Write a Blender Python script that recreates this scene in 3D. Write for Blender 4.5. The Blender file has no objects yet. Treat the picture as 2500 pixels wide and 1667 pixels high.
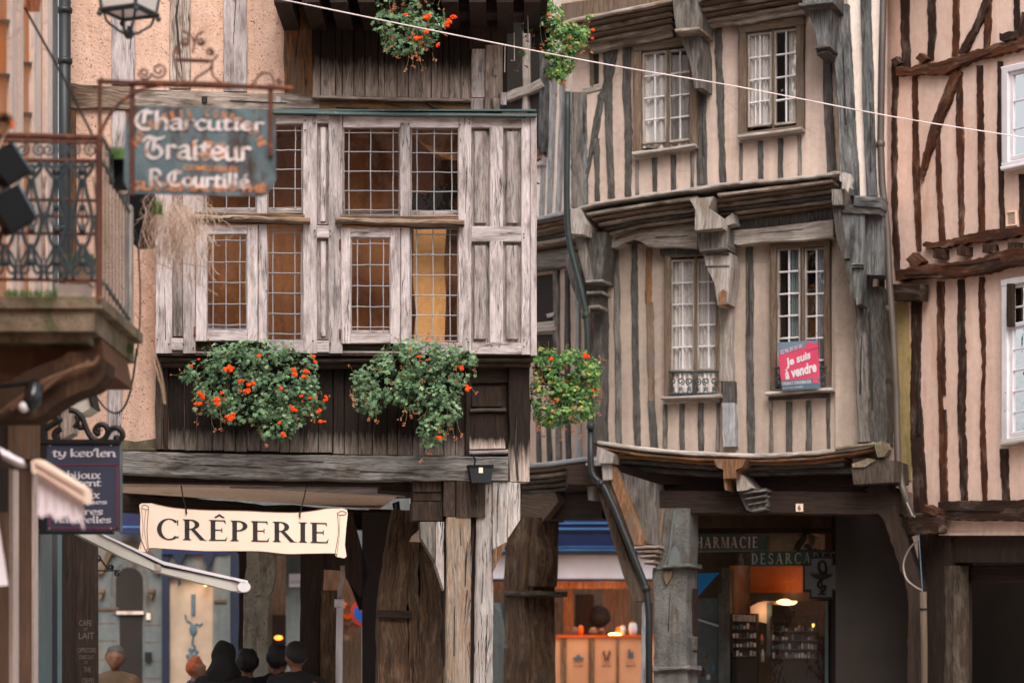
import bpy, bmesh, math, random
from mathutils import Vector, Matrix, noise
random.seed(7)
R = math.radians
SC = bpy.context.scene
COL = SC.collection
# ---------------------------------------------------------------- camera, world, sun, exposure
F = 5903.0; CX = 1250.0; HY = 1640.0          # focal length, centre column and horizon row in photo pixels
CAM = Vector((0, 0, 1.6))
cd = bpy.data.cameras.new('camera'); cam = bpy.data.objects.new('camera', cd); COL.objects.link(cam)
cam.location = CAM; cam.rotation_euler = (R(90), 0, 0)
cd.lens = 85; cd.sensor_width = 36; cd.shift_y = (HY - 833.5) / 2500.0
cd.clip_start = 0.1; cd.clip_end = 600
cd.dof.use_dof = True; cd.dof.focus_distance = 20.9; cd.dof.aperture_fstop = 1.6
SC.camera = cam
SUN = Vector((0.10, -0.80, 0.95)).normalized()
EL = math.asin(SUN.z); AZ = math.atan2(SUN.x, SUN.y)
W = bpy.data.worlds.new('World'); SC.world = W; W.use_nodes = True
nt = W.node_tree; nt.nodes.clear()
o_ = nt.nodes.new('ShaderNodeOutputWorld'); b_ = nt.nodes.new('ShaderNodeBackground')
s_ = nt.nodes.new('ShaderNodeTexSky'); s_.sky_type = 'NISHITA'; s_.sun_disc = False
s_.sun_elevation = EL; s_.sun_rotation = AZ; s_.air_density = 1.0; s_.dust_density = 4.0; s_.ozone_density = 1.0
h_ = nt.nodes.new('ShaderNodeHueSaturation'); h_.inputs['Saturation'].default_value = 0.18
nt.links.new(s_.outputs[0], h_.inputs['Color']); nt.links.new(h_.outputs[0], b_.inputs[0]); nt.links.new(b_.outputs[0], o_.inputs[0])
b_.inputs[1].default_value = 0.15
sl = bpy.data.lights.new('sun', 'SUN'); sl.energy = 1.3; sl.angle = R(40); sl.color = (1, 0.955, 0.90)
so = bpy.data.objects.new('sun', sl); COL.objects.link(so); so.rotation_euler = SUN.to_track_quat('Z', 'Y').to_euler()
so.location = (8, -8, 20)
vs = SC.view_settings; vs.view_transform = 'Standard'; vs.look = 'None'; vs.exposure = 0.7; vs.gamma = 1.0
vs.use_curve_mapping = False
SC.cycles.max_bounces = 8; SC.cycles.transparent_max_bounces = 16; SC.cycles.use_denoising = True
SC.cycles.diffuse_bounces = 5
# ---------------------------------------------------------------- colour and materials
def lin(c):
    return tuple((x/255/12.92 if x/255 <= .04045 else ((x/255+.055)/1.055)**2.4) for x in c) + (1,)
class NT:
    def __init__(s, name):
        s.m = bpy.data.materials.new(name); s.m.use_nodes = True; s.t = s.m.node_tree; s.t.nodes.clear()
        s.out = s.n('ShaderNodeOutputMaterial')
    def n(s, kind, **k):
        x = s.t.nodes.new(kind)
        for a, v in k.items(): setattr(x, a, v)
        return x
    def put(s, x, inp, v):
        if v is None: return
        if hasattr(v, 'is_output'): s.t.links.new(v, x.inputs[inp])
        else: x.inputs[inp].default_value = v
    def noise(s, vec, scale, detail=4, rough=.55, dist=0, w=None):
        x = s.n('ShaderNodeTexNoise'); s.put(x, 'Vector', vec); s.put(x, 'Scale', scale); s.put(x, 'Detail', detail)
        s.put(x, 'Roughness', rough); s.put(x, 'Distortion', dist); return x.outputs['Fac']
    def ramp(s, f, lo, hi, a=0., b=1.):
        x = s.n('ShaderNodeMapRange'); s.put(x, 0, f); s.put(x, 1, lo); s.put(x, 2, hi); s.put(x, 3, a); s.put(x, 4, b); return x.outputs[0]
    def math(s, op, a, b=None, c=None):
        x = s.n('ShaderNodeMath', operation=op); s.put(x, 0, a); s.put(x, 1, b)
        if c is not None: s.put(x, 2, c)
        return x.outputs[0]
    def mix(s, f, a, b, mode='MIX'):
        x = s.n('ShaderNodeMix', data_type='RGBA', blend_type=mode)
        s.put(x, 0, f); s.put(x, 6, a); s.put(x, 7, b); return x.outputs[2]
    def map(s, vec, scale=(1,1,1), loc=(0,0,0)):
        x = s.n('ShaderNodeMapping'); s.put(x, 0, vec); x.inputs['Scale'].default_value = scale; x.inputs['Location'].default_value = loc
        return x.outputs[0]
    def bump(s, h, st, dist=.01):
        x = s.n('ShaderNodeBump'); s.put(x, 'Height', h); s.put(x, 'Strength', st); s.put(x, 'Distance', dist); return x.outputs[0]
    def pbr(s, col, rough=.8, bump=None, metal=0, spec=.3, emis=None, es=0):
        x = s.n('ShaderNodeBsdfPrincipled'); s.put(x, 'Base Color', col); s.put(x, 'Roughness', rough); s.put(x, 'Metallic', metal)
        s.put(x, 'Specular IOR Level', spec)
        if bump is not None: s.put(x, 'Normal', bump)
        if emis is not None: s.put(x, 'Emission Color', emis); s.put(x, 'Emission Strength', es)
        s.t.links.new(x.outputs[0], s.out.inputs[0]); return s.m
def wood(name, c1, c2, c3, c4=None, c4amt=.5, crack=.5, rough=.85, fine=.3, bleach_shade=None, bump=.5, p3=(.5, .68), su=2.6):
    """c1 light grain, c2 dark grain, c3 patches, c4 second stain; bleach_shade=(lo,hi,colour): rain-washed lower ends, stain above them mixed with jetty and bay shade"""
    s = NT(name); uv = s.n('ShaderNodeUVMap', uv_map='UVMap').outputs[0]
    dn = s.noise(s.map(uv, (1.6, 5, 1)), 1, 3)
    add = s.n('ShaderNodeVectorMath', operation='MULTIPLY_ADD')
    s.put(add, 0, dn); add.inputs[1].default_value = (0, .12, 0); s.put(add, 2, uv)
    u = add.outputs[0]
    g = s.noise(s.map(u, (su, 42, 1)), 1, 8, .68)
    g2 = s.noise(s.map(u, (9, 120, 1)), 1, 5, .7)
    p = s.noise(s.map(uv, (2.2, 7, 1), (3, 5, 0)), 1, 4, .6)
    q = s.noise(s.map(uv, (3.1, 11, 1), (13, 7, 0)), 1, 5, .65)
    col = s.mix(s.ramp(g, .36, .62), lin(c2), lin(c1))
    col = s.mix(s.ramp(p, p3[0], p3[1]), col, lin(c3))
    if c4: col = s.mix(s.math('MULTIPLY', s.ramp(q, .52, .7), c4amt), col, lin(c4))
    var = s.n('ShaderNodeUVMap', uv_map='Var').outputs[0]
    sep = s.n('ShaderNodeSeparateXYZ'); s.put(sep, 0, var)
    if bleach_shade:
        lo, hi, bc = bleach_shade
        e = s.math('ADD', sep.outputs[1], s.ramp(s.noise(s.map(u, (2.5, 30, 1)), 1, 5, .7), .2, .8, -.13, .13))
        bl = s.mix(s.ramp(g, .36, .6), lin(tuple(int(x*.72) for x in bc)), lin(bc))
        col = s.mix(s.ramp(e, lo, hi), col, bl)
    col = s.mix(1, col, s.mix(s.ramp(g2, .3, .7), (1-fine*1.2,)*3+(1,), (1+fine*.45,)*3+(1,)), 'MULTIPLY')
    oi = s.n('ShaderNodeObjectInfo').outputs['Random']
    k = s.math('ADD', s.ramp(oi, 0, 1, .86, 1.1), s.ramp(sep.outputs[0], 0, 1, -.13, .1))
    cx = s.n('ShaderNodeCombineColor'); [s.put(cx, i, k) for i in range(3)]
    col = s.mix(1, col, cx.outputs[0], 'MULTIPLY')
    kv = s.n('ShaderNodeTexVoronoi'); s.put(kv, 'Vector', s.map(u, (2.4, 7, 1), (4, 2, 0))); s.put(kv, 'Scale', 1.0)
    kc = s.n('ShaderNodeSeparateColor'); s.put(kc, 0, kv.outputs['Color'])
    kn = s.math('MULTIPLY', s.ramp(kv.outputs['Distance'], .05, .16, 1, 0), s.ramp(kc.outputs[0], .60, .62))
    col = s.mix(s.math('MULTIPLY', kn, .6), col, lin(tuple(int(x*.5) for x in c2)))
    cr = s.noise(s.map(u, (1.1, 30, 1), (1, 9, 0)), 1, 3, .55)
    c = s.math('ABSOLUTE', s.math('SUBTRACT', cr, .5))
    cm = s.math('MULTIPLY', s.ramp(c, .005, .02, 1, 0), s.ramp(s.noise(s.map(uv, (1.4, 4, 1), (5, 5, 0)), 1, 2), .45, .6))
    cm = s.math('MULTIPLY', cm, crack)
    col = s.mix(cm, col, lin((28, 22, 18)))
    h = s.math('SUBTRACT', s.math('ADD', g, s.math('MULTIPLY', g2, .35)), s.math('MULTIPLY', cm, 1.5))
    return s.pbr(col, rough, s.bump(h, bump, .012), spec=.2)
def plaster(name, c1, c2, speck=None, sp=.5, stain=None, st=(.55, .75), sc=1., bump=.4, rscale=70, streak=.14, crk=.3):
    s = NT(name); gp = s.n('ShaderNodeNewGeometry').outputs['Position']
    a = s.noise(gp, 1.1*sc, 5, .6); f = s.noise(gp, rscale, 3, .6)
    col = s.mix(s.ramp(a, .35, .65), lin(c1), lin(c2))
    fine = s.noise(gp, 14*sc, 4, .6)
    col = s.mix(1, col, s.mix(s.ramp(fine, .3, .7), (.9,.9,.9,1), (1.05,1.05,1.05,1)), 'MULTIPLY')
    if speck:
        v = s.noise(gp, rscale*1.1, 3, .6)
        col = s.mix(s.math('MULTIPLY', s.ramp(v, .60, .68), sp), col, lin(speck))
    if stain:
        b = s.noise(s.map(gp, (2.2, 2.2, .7)), 1.3*sc, 6, .68)
        col = s.mix(s.ramp(b, st[0], st[1]), col, lin(stain))
    if streak:
        k = s.noise(s.map(gp, (11, 11, .9)), 1, 4, .6)
        col = s.mix(1, col, s.mix(s.ramp(k, .35, .65), (1-streak,)*3+(1,), (1.04, 1.03, 1.02, 1)), 'MULTIPLY')
        wv = s.n('ShaderNodeVectorMath', operation='MULTIPLY_ADD'); nz_ = s.noise(gp, 4, 4); s.put(wv, 0, nz_); wv.inputs[1].default_value = (.35, .35, .35); s.put(wv, 2, gp)
        vo = s.n('ShaderNodeTexVoronoi', feature='DISTANCE_TO_EDGE'); s.put(vo, 'Vector', wv.outputs[0]); s.put(vo, 'Scale', 2.4)
        ck = s.math('MULTIPLY', s.ramp(vo.outputs[0], .004, .016, 1, 0), s.ramp(s.noise(gp, 1.3, 2), .5, .6))
        col = s.mix(s.math('MULTIPLY', ck, crk), col, lin((96, 80, 70)))
    return s.pbr(col, .92, s.bump(s.math('ADD', f, s.math('MULTIPLY', fine, .6)), bump, .012), spec=.15)
def paint(name, c, rough=.5, chips=None, metal=0, amt=(.6, .7), sc=14, spec=.4, bump=.1, c2=None):
    s = NT(name); gp = s.n('ShaderNodeNewGeometry').outputs['Position']
    n = s.noise(gp, sc, 5, .65)
    col = s.mix(s.ramp(s.noise(gp, 3, 4), .35, .65), lin(c), lin(c2 or tuple(int(x*.88) for x in c)))
    if chips: col = s.mix(s.ramp(n, amt[0], amt[1]), col, lin(chips))
    return s.pbr(col, rough, s.bump(n, bump, .01), metal=metal, spec=spec)
def glow(name, c, es):
    s = NT(name); return s.pbr(lin(c), .5, emis=lin(c), es=es)
def glass(name, tint=(1,1,1), refl=.12, rough=.02, wob=.25):
    s = NT(name); gp = s.n('ShaderNodeNewGeometry').outputs['Position']
    tr = s.n('ShaderNodeBsdfTransparent'); tr.inputs[0].default_value = tint+(1,)
    gl = s.n('ShaderNodeBsdfGlossy'); gl.inputs['Roughness'].default_value = rough
    s.put(gl, 'Normal', s.bump(s.noise(gp, 7, 2), wob, .02))
    lw = s.n('ShaderNodeFresnel'); lw.inputs[0].default_value = 1.5
    mx = s.n('ShaderNodeMixShader'); s.put(mx, 0, s.math('ADD', lw.outputs[0], refl))
    s.t.links.new(tr.outputs[0], mx.inputs[1]); s.t.links.new(gl.outputs[0], mx.inputs[2]); s.t.links.new(mx.outputs[0], s.out.inputs[0])
    return s.m
def leafmat(name, cols, spots=None):
    s = NT(name); uv = s.n('ShaderNodeUVMap', uv_map='UVMap').outputs[0]
    sep = s.n('ShaderNodeSeparateXYZ'); s.put(sep, 0, uv)
    r = s.n('ShaderNodeValToRGB'); e = r.color_ramp.elements
    e[0].color = lin(cols[0]); e[1].color = lin(cols[-1]); e[0].position = 0; e[1].position = 1
    for i, c in enumerate(cols[1:-1]): x = e.new((i+1)/(len(cols)-1)); x.color = lin(c)
    s.put(r, 0, sep.outputs[0])
    x = s.n('ShaderNodeBsdfPrincipled'); s.put(x, 'Base Color', r.outputs[0]); s.put(x, 'Roughness', .7); s.put(x, 'Specular IOR Level', .2)
    t = s.n('ShaderNodeBsdfTranslucent'); s.put(t, 'Color', r.outputs[0])
    m = s.n('ShaderNodeMixShader'); s.put(m, 0, .25); s.t.links.new(x.outputs[0], m.inputs[1]); s.t.links.new(t.outputs[0], m.inputs[2])
    s.t.links.new(m.outputs[0], s.out.inputs[0]); return s.m
M = {}
M['wgrey'] = wood('weathered_oak', (210,195,193), (178,164,161), (140,126,121), (92,78,70), .75, .8, fine=.17, p3=(.48,.72), su=5)
M['wpanel'] = wood('weathered_panel', (186,172,167), (140,127,121), (108,96,90), (64,52,46), .7, .7, fine=.3)
M['wbeam'] = wood('grey_beam', (206,186,174), (138,120,108), (104,86,74), (84,66,56), .5, 1., fine=.4)
M['wbrown'] = wood('brown_oak', (128,96,68), (74,50,34), (112,100,90), (176,104,44), .6, .6)
M['wrotten'] = wood('rotten_beam', (168,146,128), (96,74,58), (70,50,38), (130,92,60), .5, 1.0, bump=1.0)
M['wlintel'] = wood('lintel_wood', (166,160,156), (92,86,82), (64,58,54), (170,148,132), .4, .9, fine=.4)
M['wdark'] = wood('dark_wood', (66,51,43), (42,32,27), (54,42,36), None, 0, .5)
M['wdarkg'] = wood('dark_wood_grey', (92,80,70), (48,38,31), (66,50,40), (120,108,96), .5, .5)
M['wboards'] = wood('board_wood', (50,36,29), (30,22,19), (38,28,24), None, 0, .7, bleach_shade=(.68, .92, (206,184,170)))  # jetty shade painted into the dark stained tone; lower ends weathered pale
M['wboards2'] = wood('board_wood_low', (46,36,30), (28,21,18), (36,28,24), None, 0, .7, bleach_shade=(.76, .96, (150,136,126)))  # dark stain also carries the shade under the bay; foot weathered pale
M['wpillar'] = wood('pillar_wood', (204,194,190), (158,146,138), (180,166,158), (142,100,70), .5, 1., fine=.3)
M['wpillarb'] = wood('pillar_brown_wood', (172,154,138), (124,106,90), (150,128,108), (150,98,60), .7, 1., fine=.34)
M['wendd'] = wood('dark_beam_end', (84,68,58), (50,38,32), (64,50,42), (130,118,108), .4, 1.)
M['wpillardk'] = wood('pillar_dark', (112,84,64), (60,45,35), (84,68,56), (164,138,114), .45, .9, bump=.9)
M['wB'] = wood('old_timber', (146,136,128), (84,78,74), (60,56,54), (150,136,122), .4, .4)
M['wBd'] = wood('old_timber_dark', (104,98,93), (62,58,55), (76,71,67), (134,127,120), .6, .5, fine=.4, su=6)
M['wBl'] = wood('old_timber_light', (206,194,186), (146,132,122), (150,134,118), (110,100,92), .5, .5)
M['cable'] = paint('cable_white', (244,222,220), .5)
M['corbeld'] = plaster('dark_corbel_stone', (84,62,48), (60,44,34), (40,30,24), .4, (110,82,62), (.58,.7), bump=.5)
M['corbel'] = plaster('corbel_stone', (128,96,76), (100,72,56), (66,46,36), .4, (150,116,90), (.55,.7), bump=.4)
M['wBblue'] = wood('blue_timber', (132,130,128), (72,72,72), (54,53,53), (160,158,154), .4, .6)
M['wBo'] = wood('orange_timber', (160,112,76), (104,76,54), (120,104,92), (196,176,160), .5, .4)
M['wBbr'] = wood('brown_frame', (134,112,94), (90,72,58), (112,100,90), None, 0, .3)
M['wmould'] = wood('moulding_wood', (184,170,158), (112,94,80), (84,66,52), (150,104,68), .4, .4)
M['wC'] = wood('redbrown_timber', (108,62,38), (62,36,24), (54,38,30), (168,138,118), .55, .5, fine=.35)
M['wCd'] = wood('darkbrown_timber', (72,48,36), (42,28,22), (54,38,30), (150,132,120), .45, .5)
M['wD'] = wood('pale_timber', (186,184,184), (140,140,142), (122,120,122), (180,174,170), .4, .3)
M['plA'] = plaster('roughcast', (222,184,164), (204,164,142), (96,66,52), .9, (190,150,126), (.56,.74), rscale=46, bump=.9)
M['plB'] = plaster('taupe_plaster', (186,166,152), (168,149,136), (140,122,104), .4, (196,176,158), (.56, .72), bump=.4)
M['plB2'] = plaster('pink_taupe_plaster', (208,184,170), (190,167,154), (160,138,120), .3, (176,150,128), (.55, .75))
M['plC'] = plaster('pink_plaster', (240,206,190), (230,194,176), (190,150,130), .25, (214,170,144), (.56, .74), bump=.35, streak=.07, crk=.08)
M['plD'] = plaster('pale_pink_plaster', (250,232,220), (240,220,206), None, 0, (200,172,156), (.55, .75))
M['plmoss'] = plaster('mossy_plaster', (206,176,124), (176,152,100), (90,90,56), .6, (110,112,66), (.5, .66))
M['plceil'] = plaster('ceiling_boards', (246,220,200), (238,208,186), None, 0, (176,140,118), (.6,.8), bump=.1)
M['stone'] = plaster('pale_stone', (212,168,142), (190,142,114), (140,98,74), .5, (218,130,66), (.47, .62), sc=2.2, bump=.6)
M['stonew'] = plaster('white_stone', (236,216,206), (216,192,180), (180,150,130), .5, (170,140,118), (.58, .72), bump=.3)
M['stoned'] = plaster('dark_stone', (120,98,80), (92,74,60), (60,48,40), .5, (134,104,80), (.55, .7), bump=.6, rscale=40)
M['stonemoss'] = plaster('mossy_stone', (150,132,112), (98,86,70), (50,46,34), .7, (92,94,64), (.54, .66), sc=4, bump=.8)
M['stonegrey'] = plaster('grey_stone', (118,122,120), (98,102,102), (70,72,72), .4, (128,120,110), (.55, .7), bump=.3)
M['stonepil'] = plaster('pillar_stone', (124,120,116), (92,90,88), (52,50,48), .7, (88,80,72), (.5, .64), sc=3, bump=.9, rscale=30)
M['zinc'] = paint('zinc', (84,100,98), .45, (120,150,145), .4, (.6,.72))
M['iron'] = paint('black_iron', (34,30,28), .5, None, .3)
M['ironblue'] = paint('blue_iron', (58,68,72), .55, (110,70,48), .2, (.6,.7))
M['rust'] = paint('rusty_iron', (92,54,42), .8, (150,84,52), .1, (.55,.7))
M['hook'] = paint('grey_rod', (176,160,150), .5, None, .3)
M['black'] = paint('black_plastic', (15,18,20), .6, None, 0, spec=.15)
M['blackgloss'] = paint('black_gloss', (20,24,28), .22, None, 0, spec=.6)
M['pipe'] = paint('pipe_grey', (44,46,46), .45, None, .2)
M['pipegreen'] = paint('pipe_green', (44,54,50), .5, (60,66,64), .1, (.6,.7))
M['pipebrown'] = paint('pipe_brown', (96,84,76), .5, (70,84,92), .2, (.55,.7))
M['lead'] = paint('lead_came', (156,154,156), .6, None, 0)
M['glassA'] = glass('leaded_glass', (.99,.96,.92), .03, .03, .12)
M['glassB'] = glass('old_glass', (.97,.97,.97), .2, .02, .12)
M['glassS'] = glass('shop_glass', (.9,.93,.92), .05, .02, .05)
M['curtain'] = plaster('curtain_cloth', (246,238,232), (232,224,220), None, 0, None, bump=.1)
M['bluecloth'] = plaster('blue_curtain', (136,146,148), (156,162,162), None, 0, None, bump=.1)
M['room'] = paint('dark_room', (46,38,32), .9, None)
M['roombrown'] = plaster('room_brown_wall', (204,140,92), (168,110,70), None, 0, (128,84,56), (.45,.7), sc=1.6, bump=.1, streak=0)
M['roomtan'] = plaster('room_tan_wall', (226,174,116), (210,154,96), None, 0, None)
M['white'] = paint('white_paint', (224,216,218), .5, None, 0, c2=(212,204,208))
M['whitechip'] = paint('chipped_white', (232,224,226), .6, (98,84,76), 0, (.66,.70), 9)
M['cream'] = paint('cream_board', (244,216,194), .55, None, 0, c2=(240,210,188))
M['ink'] = paint('black_lettering', (42,36,34), .6)
M['brownline'] = paint('brown_line', (120,72,48), .6)
M['redflower'] = leafmat('red_petals', [(232,52,8),(255,84,14),(255,112,34)])
M['leaf'] = leafmat('geranium_leaves', [(48,68,48),(76,102,72),(104,134,98),(132,160,118),(166,186,144)])
M['leafwarm'] = leafmat('geranium_leaves_warm', [(44,72,42),(64,104,56),(86,130,72),(112,154,88),(160,176,96),(206,160,80)])
M['dryleaf'] = leafmat('dry_flowers', [(120,66,40),(160,92,64),(176,120,90)])
M['stem'] = leafmat('plant_stems', [(120,108,62),(150,124,80)])
M['straw'] = leafmat('dry_straw', [(226,198,180),(246,226,212),(204,172,148),(160,126,100)])
M['grass'] = leafmat('green_grass', [(56,78,44),(84,112,60),(120,140,80)])
M['signblue'] = plaster('enamel_blue', (108,124,128), (84,100,106), (120,84,60), .6, (70,54,46), (.48, .64), sc=3.2, bump=.1, rscale=30)
M['signwhite'] = paint('sign_white', (220,206,204), .6, (140,104,84), 0, (.5,.62), 12)
M['signorange'] = paint('sign_orange', (214,134,80), .6, (110,112,108), 0, (.5,.62), 12)
M['signnavy'] = paint('navy_board', (62,64,82), .45, None)
M['signlet'] = paint('pale_lettering', (216,206,212), .6)
M['maroon'] = paint('maroon_line', (120,52,72), .6)
M['pinkred'] = paint('crimson_board', (206,72,100), .5, None, c2=(198,62,92))
M['bluegrey'] = paint('blue_grey_board', (112,128,144), .5)
M['bluegreyd'] = paint('dark_blue_grey', (84,106,120), .5)
M['palepink'] = paint('pale_pink_ink', (232,178,196), .6)
M['awnfab'] = paint('awning_fabric', (238,226,230), .85, None, c2=(228,212,216))
M['awngrey'] = paint('awning_rail', (206,198,186), .5, None)
M['navy'] = paint('navy_paint', (30,44,88), .4, None, c2=(34,38,70))
M['stonepil2'] = plaster('pale_pillar_stone', (176,170,156), (140,134,122), (74,70,62), .7, (110,100,90), (.5,.64), sc=3, bump=.9, rscale=30)
M['beige'] = paint('beige_panel', (186,160,136), .6, None)
M['blueline'] = paint('blue_trim', (90,140,200), .4)
M['teal'] = paint('teal_frame', (98,116,118), .5, None)
M['darkblue'] = paint('dark_blue_frame', (30,38,56), .45)
M['skin'] = paint('skin', (124,82,60), .55, None, spec=.35)
M['cloth1'] = paint('brown_jacket', (96,74,54), .9)
M['cloth2'] = paint('blue_shirt', (44,62,88), .9)
M['cloth3'] = paint('black_coat', (28,25,24), .9)
M['hairred'] = paint('red_hair', (168,80,36), .7)
M['hairdark'] = paint('dark_hair', (30,25,22), .7)
M['hairgrey'] = paint('grey_hair', (84,76,70), .7)
M['asphalt'] = plaster('paving', (164,154,144), (140,132,124), (70,66,62), .4, None)
# ---------------------------------------------------------------- things, parts
def thing(name, label, cat, loc=(0,0,0), group=None):
    o = bpy.data.objects.new(name, None); COL.objects.link(o); o.location = loc; o.empty_display_size = .2
    o['label'] = label; o['category'] = cat
    if group: o['group'] = group
    return o
def base(o):
    b = Vector((0,0,0))
    while o is not None: b += o.location; o = o.parent
    return b
class MB:
    def __init__(s): s.v = []; s.f = []; s.uv = []; s.var = []; s.cv = random.random()
    def face(s, idx, uvs=None, vv=None):
        s.f.append(idx); s.uv.append(uvs or [(s.v[i][0]*.9+s.v[i][1]*.4, s.v[i][2]) for i in idx])
        s.var.append(vv or [(s.cv, .5)]*len(idx))
    def add(s, verts): n = len(s.v); s.v += [tuple(p) for p in verts]; return n
def obj(name, mb, mat, parent=None, smooth=False, label=None, cat=None, group=None, kind=None, fix=True, bevel=0, subsurf=0):
    me = bpy.data.meshes.new(name); b = base(parent)
    if parent is None and mb.v and kind is None:      # origin at the thing's own base
        xs, ys, zs = zip(*mb.v); b = Vector(((min(xs)+max(xs))/2, (min(ys)+max(ys))/2, min(zs)))
    me.from_pydata([Vector(p)-b for p in mb.v], [], mb.f)
    for nm, dat in (('UVMap', mb.uv), ('Var', mb.var)):
        l = me.uv_layers.new(name=nm); flat = [c for f in dat for p in f for c in p]
        l.data.foreach_set('uv', flat)
    if smooth: me.polygons.foreach_set('use_smooth', [True]*len(me.polygons))
    me.materials.append(M[mat] if isinstance(mat, str) else mat); me.validate()
    if fix:
        bm = bmesh.new(); bm.from_mesh(me); bmesh.ops.recalc_face_normals(bm, faces=bm.faces); bm.to_mesh(me); bm.free()
    o = bpy.data.objects.new(name, me); COL.objects.link(o)
    if parent is not None: o.parent = parent
    else: o.location = b
    if label: o['label'] = label
    if cat: o['category'] = cat
    if group: o['group'] = group
    if kind: o['kind'] = kind
    if subsurf:
        q = o.modifiers.new('s', 'SUBSURF'); q.levels = q.render_levels = subsurf
    return o
# ---------------------------------------------------------------- facade planes: photo pixel -> point on a real vertical plane
def P3(px, py, Y): return Vector(((px-CX)*Y/F, Y, 1.6+(HY-py)*Y/F))
class Plane:
    def __init__(s, a, ya, b, yb):
        A = Vector(((a-CX)*ya/F, ya)); B = Vector(((b-CX)*yb/F, yb))
        s.d = (B-A).normalized(); s.n = Vector((s.d.y, -s.d.x)); s.p = A
        if s.n.dot(-A) < 0: s.n = -s.n
        s.n3 = Vector((s.n.x, s.n.y, 0)); s.d3 = Vector((s.d.x, s.d.y, 0))
    def pt(s, px, py, off=0):
        r = Vector(((px-CX)/F, 1)); q = s.p + s.n*off
        t = q.dot(s.n)/r.dot(s.n)
        return Vector((r.x*t, t, 1.6+(HY-py)/F*t))
    def m(s, px=1250): return s.pt(px, HY).y/F        # metres per pixel
def beam(mb, pl, pts, w, off=.03, th=.12, wob=1.2, step=22, ch=.008, offs=None, horiz=None, caps=True, fine=.6):
    """a squared timber: centre line in photo px, width(s) in px, lying on plane pl with its face off metres in front"""
    pts = [Vector(p) for p in pts]; ws = w if isinstance(w, (list, tuple)) else [w]*len(pts)
    of = offs or [off]*len(pts)
    L = [0]
    for a, b in zip(pts, pts[1:]): L.append(L[-1]+(b-a).length)
    tot = L[-1]; n = max(1, int(tot/step))
    ts = sorted(set([tot*i/n for i in range(n+1)]) | set(L)) if len(pts) < 30 else L
    s0 = random.random()*500; ru, rv = random.random()*40, random.random()*40; vr = random.random()
    oj = random.uniform(-.0015, .0015)
    prev = None; mm = pl.m(pts[0].x)
    for k, t in enumerate(ts):
        i = max(j for j in range(len(L)) if L[j] <= t+1e-6); i = min(i, len(pts)-2)
        f = (t-L[i])/max(1e-6, L[i+1]-L[i]); c = pts[i].lerp(pts[i+1], f); ww = ws[i]*(1-f)+ws[i+1]*f; o = of[i]*(1-f)+of[i+1]*f + oj
        d = (pts[i+1]-pts[i]).normalized()
        if 0 < i and f < .02: d = ((pts[i]-pts[i-1]).normalized()+d).normalized()
        nr = Vector((-d.y, d.x))
        def nz(z, fr): return noise.noise(Vector((t*fr, s0, z)))
        wl = ww/2+wob*(nz(0, .013)*1.6+nz(1, .07)*fine+nz(2, .21)*fine*.5); wr = ww/2+wob*(nz(5, .013)*1.6+nz(7, .07)*fine+nz(8, .21)*fine*.5)
        c = c+nr*wob*nz(9, .006)*1.4
        o += .004*nz(3, .03)
        cp = min(ch/mm, ww*.3)
        l, r = c-nr*wl, c+nr*wr; l2, r2 = c-nr*(wl-cp), c+nr*(wr-cp)
        q = [pl.pt(l.x, l.y, o-ch), pl.pt(l2.x, l2.y, o), pl.pt(r2.x, r2.y, o), pl.pt(r.x, r.y, o-ch)]
        back = pl.n3*(th-ch)
        q = [q[0]-back]+q+[q[3]-back]
        b0 = mb.add(q); wm = ww*mm; um = t*mm+ru
        vv = [rv-.1, rv, rv+ch, rv+wm-ch, rv+wm, rv+wm+.1]
        fr = t/max(tot, 1e-6)
        if prev is not None:
            pb, pu, pvv, pf = prev
            for j in range(5):
                mb.face((pb+j, b0+j, b0+j+1, pb+j+1), [(pu, pvv[j]), (um, vv[j]), (um, vv[j+1]), (pu, pvv[j+1])], [(vr, pf), (vr, fr), (vr, fr), (vr, pf)])
        if caps and (k == 0 or k == len(ts)-1):
            mb.face(tuple(b0+j for j in range(6)), [(um+vv[j]*.1, vv[j]) for j in range(6)], [(vr, fr)]*6)
        prev = (b0, um, vv, fr)
    return mb
def poly(mb, pl, pts, off=.0, th=.1, offs=None, uvrot=False):
    """a flat-fronted solid with a pixel outline"""
    n = len(pts); fr = [pl.pt(x, y, offs[i] if offs else off) for i, (x, y) in enumerate(pts)]
    bk = [p-pl.n3*th for p in fr]; b = mb.add(fr+bk); ru, rv = random.random()*30, random.random()*30; vr = random.random()
    def uv(p):
        a, z = p.dot(pl.d3), p.z
        return (z+ru, a+rv) if not uvrot else (a+ru, z+rv)
    ys = [p.z for p in fr]; y0, y1 = min(ys), max(ys)
    def va(p): return (vr, 1-(p.z-y0)/max(1e-6, y1-y0))
    mb.face(tuple(range(b, b+n)), [uv(p) for p in fr], [va(p) for p in fr])
    if th > 0:
        mb.face(tuple(range(b+2*n-1, b+n-1, -1)), [uv(p) for p in reversed(bk)], [va(p) for p in reversed(bk)])
        for i in range(n):
            j = (i+1) % n; q = (fr[i], fr[j], bk[j], bk[i])
            mb.face((b+i, b+j, b+n+j, b+n+i), [uv(p) if k < 2 else (uv(p)[0], uv(p)[1]+th) for k, p in enumerate(q)], [va(p) for p in q])
    return mb
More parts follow.
